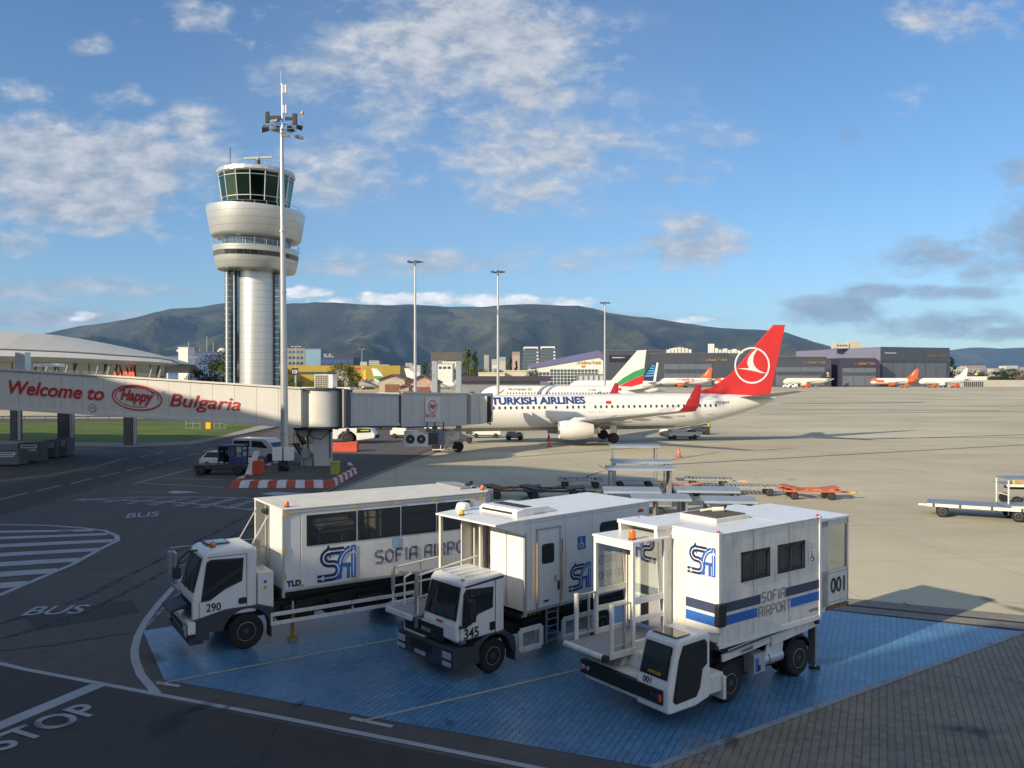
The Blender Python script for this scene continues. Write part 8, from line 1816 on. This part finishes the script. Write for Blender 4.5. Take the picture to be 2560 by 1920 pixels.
# ================================================================== TREES
def leafm(name, c):
    m_, n, l, b = new_mat(name); oi = n.new('ShaderNodeTexCoord')
    f = noise_fac(n, l, .9, 5, .7); l.new(ramp(n, l, f, [(.3, col(c, .55)), (.5, c), (.72, col(c, 1.6))]), b.inputs['Base Color']); b.inputs['Roughness'].default_value = .8; b.inputs['Specular IOR Level'].default_value = .15
    return m_
LEAF = [leafm('foliage_green', (.055, .085, .025)), leafm('foliage_olive', (.10, .115, .03)), leafm('foliage_dark', (.025, .045, .02)), leafm('foliage_yellow', (.16, .15, .035))]
BARK = paint('bark', (.09, .07, .05), .9, var=.3, scale=3)
def proto_tree(kind, h, w, lm, seed):
    rnd = random.Random(seed); t = thing('broadleaf_tree' if kind != 'poplar' else 'poplar_tree', 'x', 'tree')
    q = MB().m(BARK).cyl((0, 0, 0), (0, 0, h * .5), h * .03, h * .012, 8)
    for k in range(6): a = rnd.random() * 6.28; z = h * (.22 + .1 * k * .5); q.cyl((0, 0, z), (math.cos(a) * w * .3, math.sin(a) * w * .3, z + h * .18), h * .012, h * .005, 6)
    q.build('trunk', t); m_ = MB().m(lm); cl = []
    nc = 26 if kind != 'poplar' else 22
    for k in range(nc):
        a = rnd.random() * 6.28
        if kind == 'poplar': z = h * (.12 + .86 * k / nc); r = w * .5 * math.sin(min(1, (1 - k / nc) * 1.3 + .12) * math.pi / 2) * rnd.random() * .8; s = w * .25 * (1.15 - k / nc * .7)
        else: z = h * (.30 + .62 * rnd.random()); r = w * .46 * math.sqrt(max(.05, 1 - ((z / h - .55) / .48) ** 2)) * math.sqrt(rnd.random()); s = w * (.13 + .09 * rnd.random())
        cl.append((r * math.cos(a), r * math.sin(a), z, s))
    for cx, cy, cz, s in cl:
        for j in range(70):
            d = Vector((rnd.gauss(0, 1), rnd.gauss(0, 1), rnd.gauss(0, .8))); d = d.normalized() * s * (rnd.random() ** .4)
            p = Vector((cx, cy, cz)) + d; u_ = Vector((rnd.gauss(0, 1), rnd.gauss(0, 1), rnd.gauss(0, 1))).normalized(); v_ = u_.cross(Vector((rnd.random(), rnd.random(), rnd.random() + .1))).normalized(); e = h * .016 * (.7 + rnd.random())
            m_.add([p - u_ * e, p + v_ * e * .8, p + u_ * e, p - v_ * e * .8], [(0, 1, 2, 3)])
    m_.build('crown', t); return t
prot = {}
TREES = [(505, 950, 14, 9, 0, 1, 380 * .62, 'broad olive tree at the left of the group by the control tower'), (528, 888, 13, 8, 0, 0, 230, 'tall green tree in the group left of the control tower'), (558, 872, 14, 9, 0, 1, 235, 'highest tree touching the left side of the control tower'), (578, 900, 10, 7, 0, 0, 225, 'small tree against the foot of the control tower'),
         (492, 915, 7, 6, 0, 2, 225, 'low dark bushy tree nearest the pier roof'), (858, 906, 13, 12, 0, 1, 300, 'wide olive tree before the yellow warehouse'), (880, 912, 9, 7, 0, 3, 305, 'yellowish tree right of the wide olive tree'), (800, 945, 6, 9, 0, 0, 300, 'low bush under the warehouse windows, left one'), (838, 948, 5, 8, 0, 2, 300, 'low dark bush under the warehouse windows, right one'), (735, 940, 7, 8, 0, 0, 290, 'bush right of the tower foot'),
         (1170, 868, 28, 13, 1, 1, 620, 'tallest poplar left of the thin mast'), (1188, 876, 24, 8, 1, 0, 640, 'dark poplar right of the tallest poplar'), (1080, 895, 16, 6, 1, 3, 640, 'small yellowish poplar beyond the tin sheds'), (1062, 900, 15, 8, 1, 0, 650, 'small green poplar beyond the tin sheds'), (1275, 890, 20, 6, 1, 0, 660, 'slim poplar by the office towers'), (1291, 900, 16, 5, 1, 2, 665, 'dark slim tree touching the left office tower'), (1330, 918, 10, 7, 0, 2, 325, 'dark tree at the left foot of the gabled hangar'),
         (1120, 915, 12, 14, 0, 1, 600, 'broad pale tree below the tallest poplar'), (1145, 918, 12, 14, 0, 0, 590, 'broad green tree below the tallest poplar'), (1210, 922, 10, 14, 0, 1, 600, 'broad tree left of the thin mast base'), (1240, 920, 10, 12, 0, 0, 610, 'broad tree right of the thin mast base'),
         (2379, 890, 24, 9, 1, 2, 640, 'dark tall tree at the right corner of the large hangar'), (2520, 918, 14, 22, 0, 2, 700, 'large dark tree above the perimeter wall at the right'), (2400, 925, 11, 18, 0, 2, 700, 'dark tree behind the lime tail'), (2440, 928, 10, 20, 0, 2, 705, 'dark tree behind the gate canopy'), (2480, 926, 11, 20, 0, 0, 710, 'green tree right of the gate canopy'), (2555, 925, 12, 20, 0, 0, 690, 'tree cut by the right edge above the wall')]
for i, (px, yt, h, wd, kd, lm, D, lab) in enumerate(TREES):
    key = (kd, lm)
    kind = 'poplar' if kd else 'broad'
    if key not in prot: prot[key] = proto_tree(kind, 10.0, 4.0 if kd else 8.0, LEAF[lm], i + 3); t = prot[key]
    else: t = copy_tree(prot[key])
    z = max(3.0, ZY(yt, D) - terr(D)); t.location = (PX(px, D), D, terr(D) - .2); t.scale = (wd / (4.0 if kd else 8.0),) * 2 + (z / 10.0,); t.rotation_euler = (0, 0, i * 1.3)
    tag(t, lab, 'tree', 'trees beyond the apron')
# rough scrub between sheds and hills
mb = MB(); rnd = random.Random(5)
for k in range(5200):
    D = rnd.uniform(620, 2200); px = rnd.uniform(-100, 2700); 
    if D < 900 and 1500 < px < 2380: continue
    s = rnd.uniform(1.2, 3.2) * (1 + D / 1500); x = PX(px, D); c = Vector((x, D, 2 + s * .5)); mb.m(LEAF[rnd.choice((0, 1, 2, 2, 0))])
    for j in range(5):
        u_ = Vector((rnd.gauss(0, 1), rnd.gauss(0, 1), rnd.gauss(0, .6))).normalized(); v_ = Vector((rnd.gauss(0, 1), 0, rnd.gauss(0, 1))).normalized(); p = c + u_ * s * .6; mb.add([p - u_ * s, p + v_ * s * .7, p + u_ * s * .8, p - v_ * s * .6], [(0, 1, 2, 3)])
tag(mb.build('scrub'), 'dark band of far scrub and trees across the plain', 'scrub', kind='stuff')
# ================================================================== TOWN
HC = [wallm('house_cream', (.50, .46, .38)), wallm('house_white', (.62, .60, .56)), wallm('house_pink', (.45, .33, .28)), wallm('house_grey', (.30, .30, .31))]; RT = wallm('tile_roof', (.28, .12, .08))
rnd = random.Random(11); mb = MB()
def surf(X, D): return 2
pts = []
for k in range(1500):
    px = rnd.gauss(900, 120) if rnd.random() < .55 else rnd.uniform(100, 1800); D = rnd.uniform(2600, 6200); D = 2600 + (D - 2600)
    s = rnd.uniform(9, 20); h = rnd.uniform(7, 18); x = PX(px, D); z = 2 + max(0, (D - 4200)) * .004
    mb.m(rnd.choice(HC)); mb.box(x - s * .7, x + s * .7, D, D + s, z, z + h); 
    if rnd.random() < .5: mb.m(RT).prism([(x - s * .75, z + h), (x + s * .75, z + h), (x, z + h + s * .35)], D, D + s, 'y')
tag(mb.build('town'), 'pale houses of the far town at the foot of the mountain', 'town', kind='stuff')
# hillside houses climbing the foothill
dg_ = None
BL = [(935, 902, 1500, 26, 16), (905, 905, 1900, 30, 12), (960, 912, 1300, 22, 12), (990, 918, 1200, 26, 10), (1022, 908, 1700, 20, 18), (1040, 914, 1250, 18, 14), (870, 915, 1500, 30, 10), (1100, 900, 2100, 40, 14), (1255, 893, 1800, 22, 24), (1240, 899, 1500, 22, 16), (1290, 880, 2300, 30, 26), (1425, 905, 1800, 30, 12),
      (2385, 922, 1300, 24, 20), (2405, 919, 1250, 22, 22), (2440, 915, 1400, 46, 20), (2463, 921, 1300, 24, 18), (2505, 922, 1250, 34, 18), (2530, 915, 1500, 30, 24), (2555, 924, 1300, 22, 14), (2580, 918, 1400, 26, 20), (395, 905, 1500, 22, 14), (412, 912, 1300, 18, 12), (650, 905, 1600, 24, 14), (1400, 912, 1500, 22, 12)]
desc = ['cream', 'white', 'pinkish', 'grey']
for i, (px, yt, D, wd, dp) in enumerate(BL):
    m_ = HC[i % 4]; side = 'right of the large hangar' if px > 2300 else ('left of the control tower' if px < 600 else ('near the office towers' if px > 1200 else 'below the mountain foot'))
    block2(px - wd / 2 * F / D * .7, px + wd / 2 * F / D * .7, yt, D, dp, 'small far %s apartment block %s' % (desc[i % 4], side), m_, 3, 6, GLB, 'apartment_block', 'building', 'far apartment blocks')
# ================================================================== HAZE
hm = bpy.data.materials.new('haze_air'); hm.use_nodes = True; n, l = hm.node_tree.nodes, hm.node_tree.links; n.clear()
pv = n.new('ShaderNodeVolumePrincipled'); pv.inputs['Color'].default_value = (.30, .55, 1.0, 1); pv.inputs['Density'].default_value = 2.6e-5; pv.inputs['Anisotropy'].default_value = 0.0
ou = n.new('ShaderNodeOutputMaterial'); l.new(pv.outputs[0], ou.inputs['Volume'])
mb = MB().m(hm).box(-30000, 30000, -2000, 24000, -1.5, 1750)
o = mb.build('haze'); tag(o, kind='stuff'); o['label'] = 'pale blue haze over the whole airport and mountains'; o['category'] = 'haze'
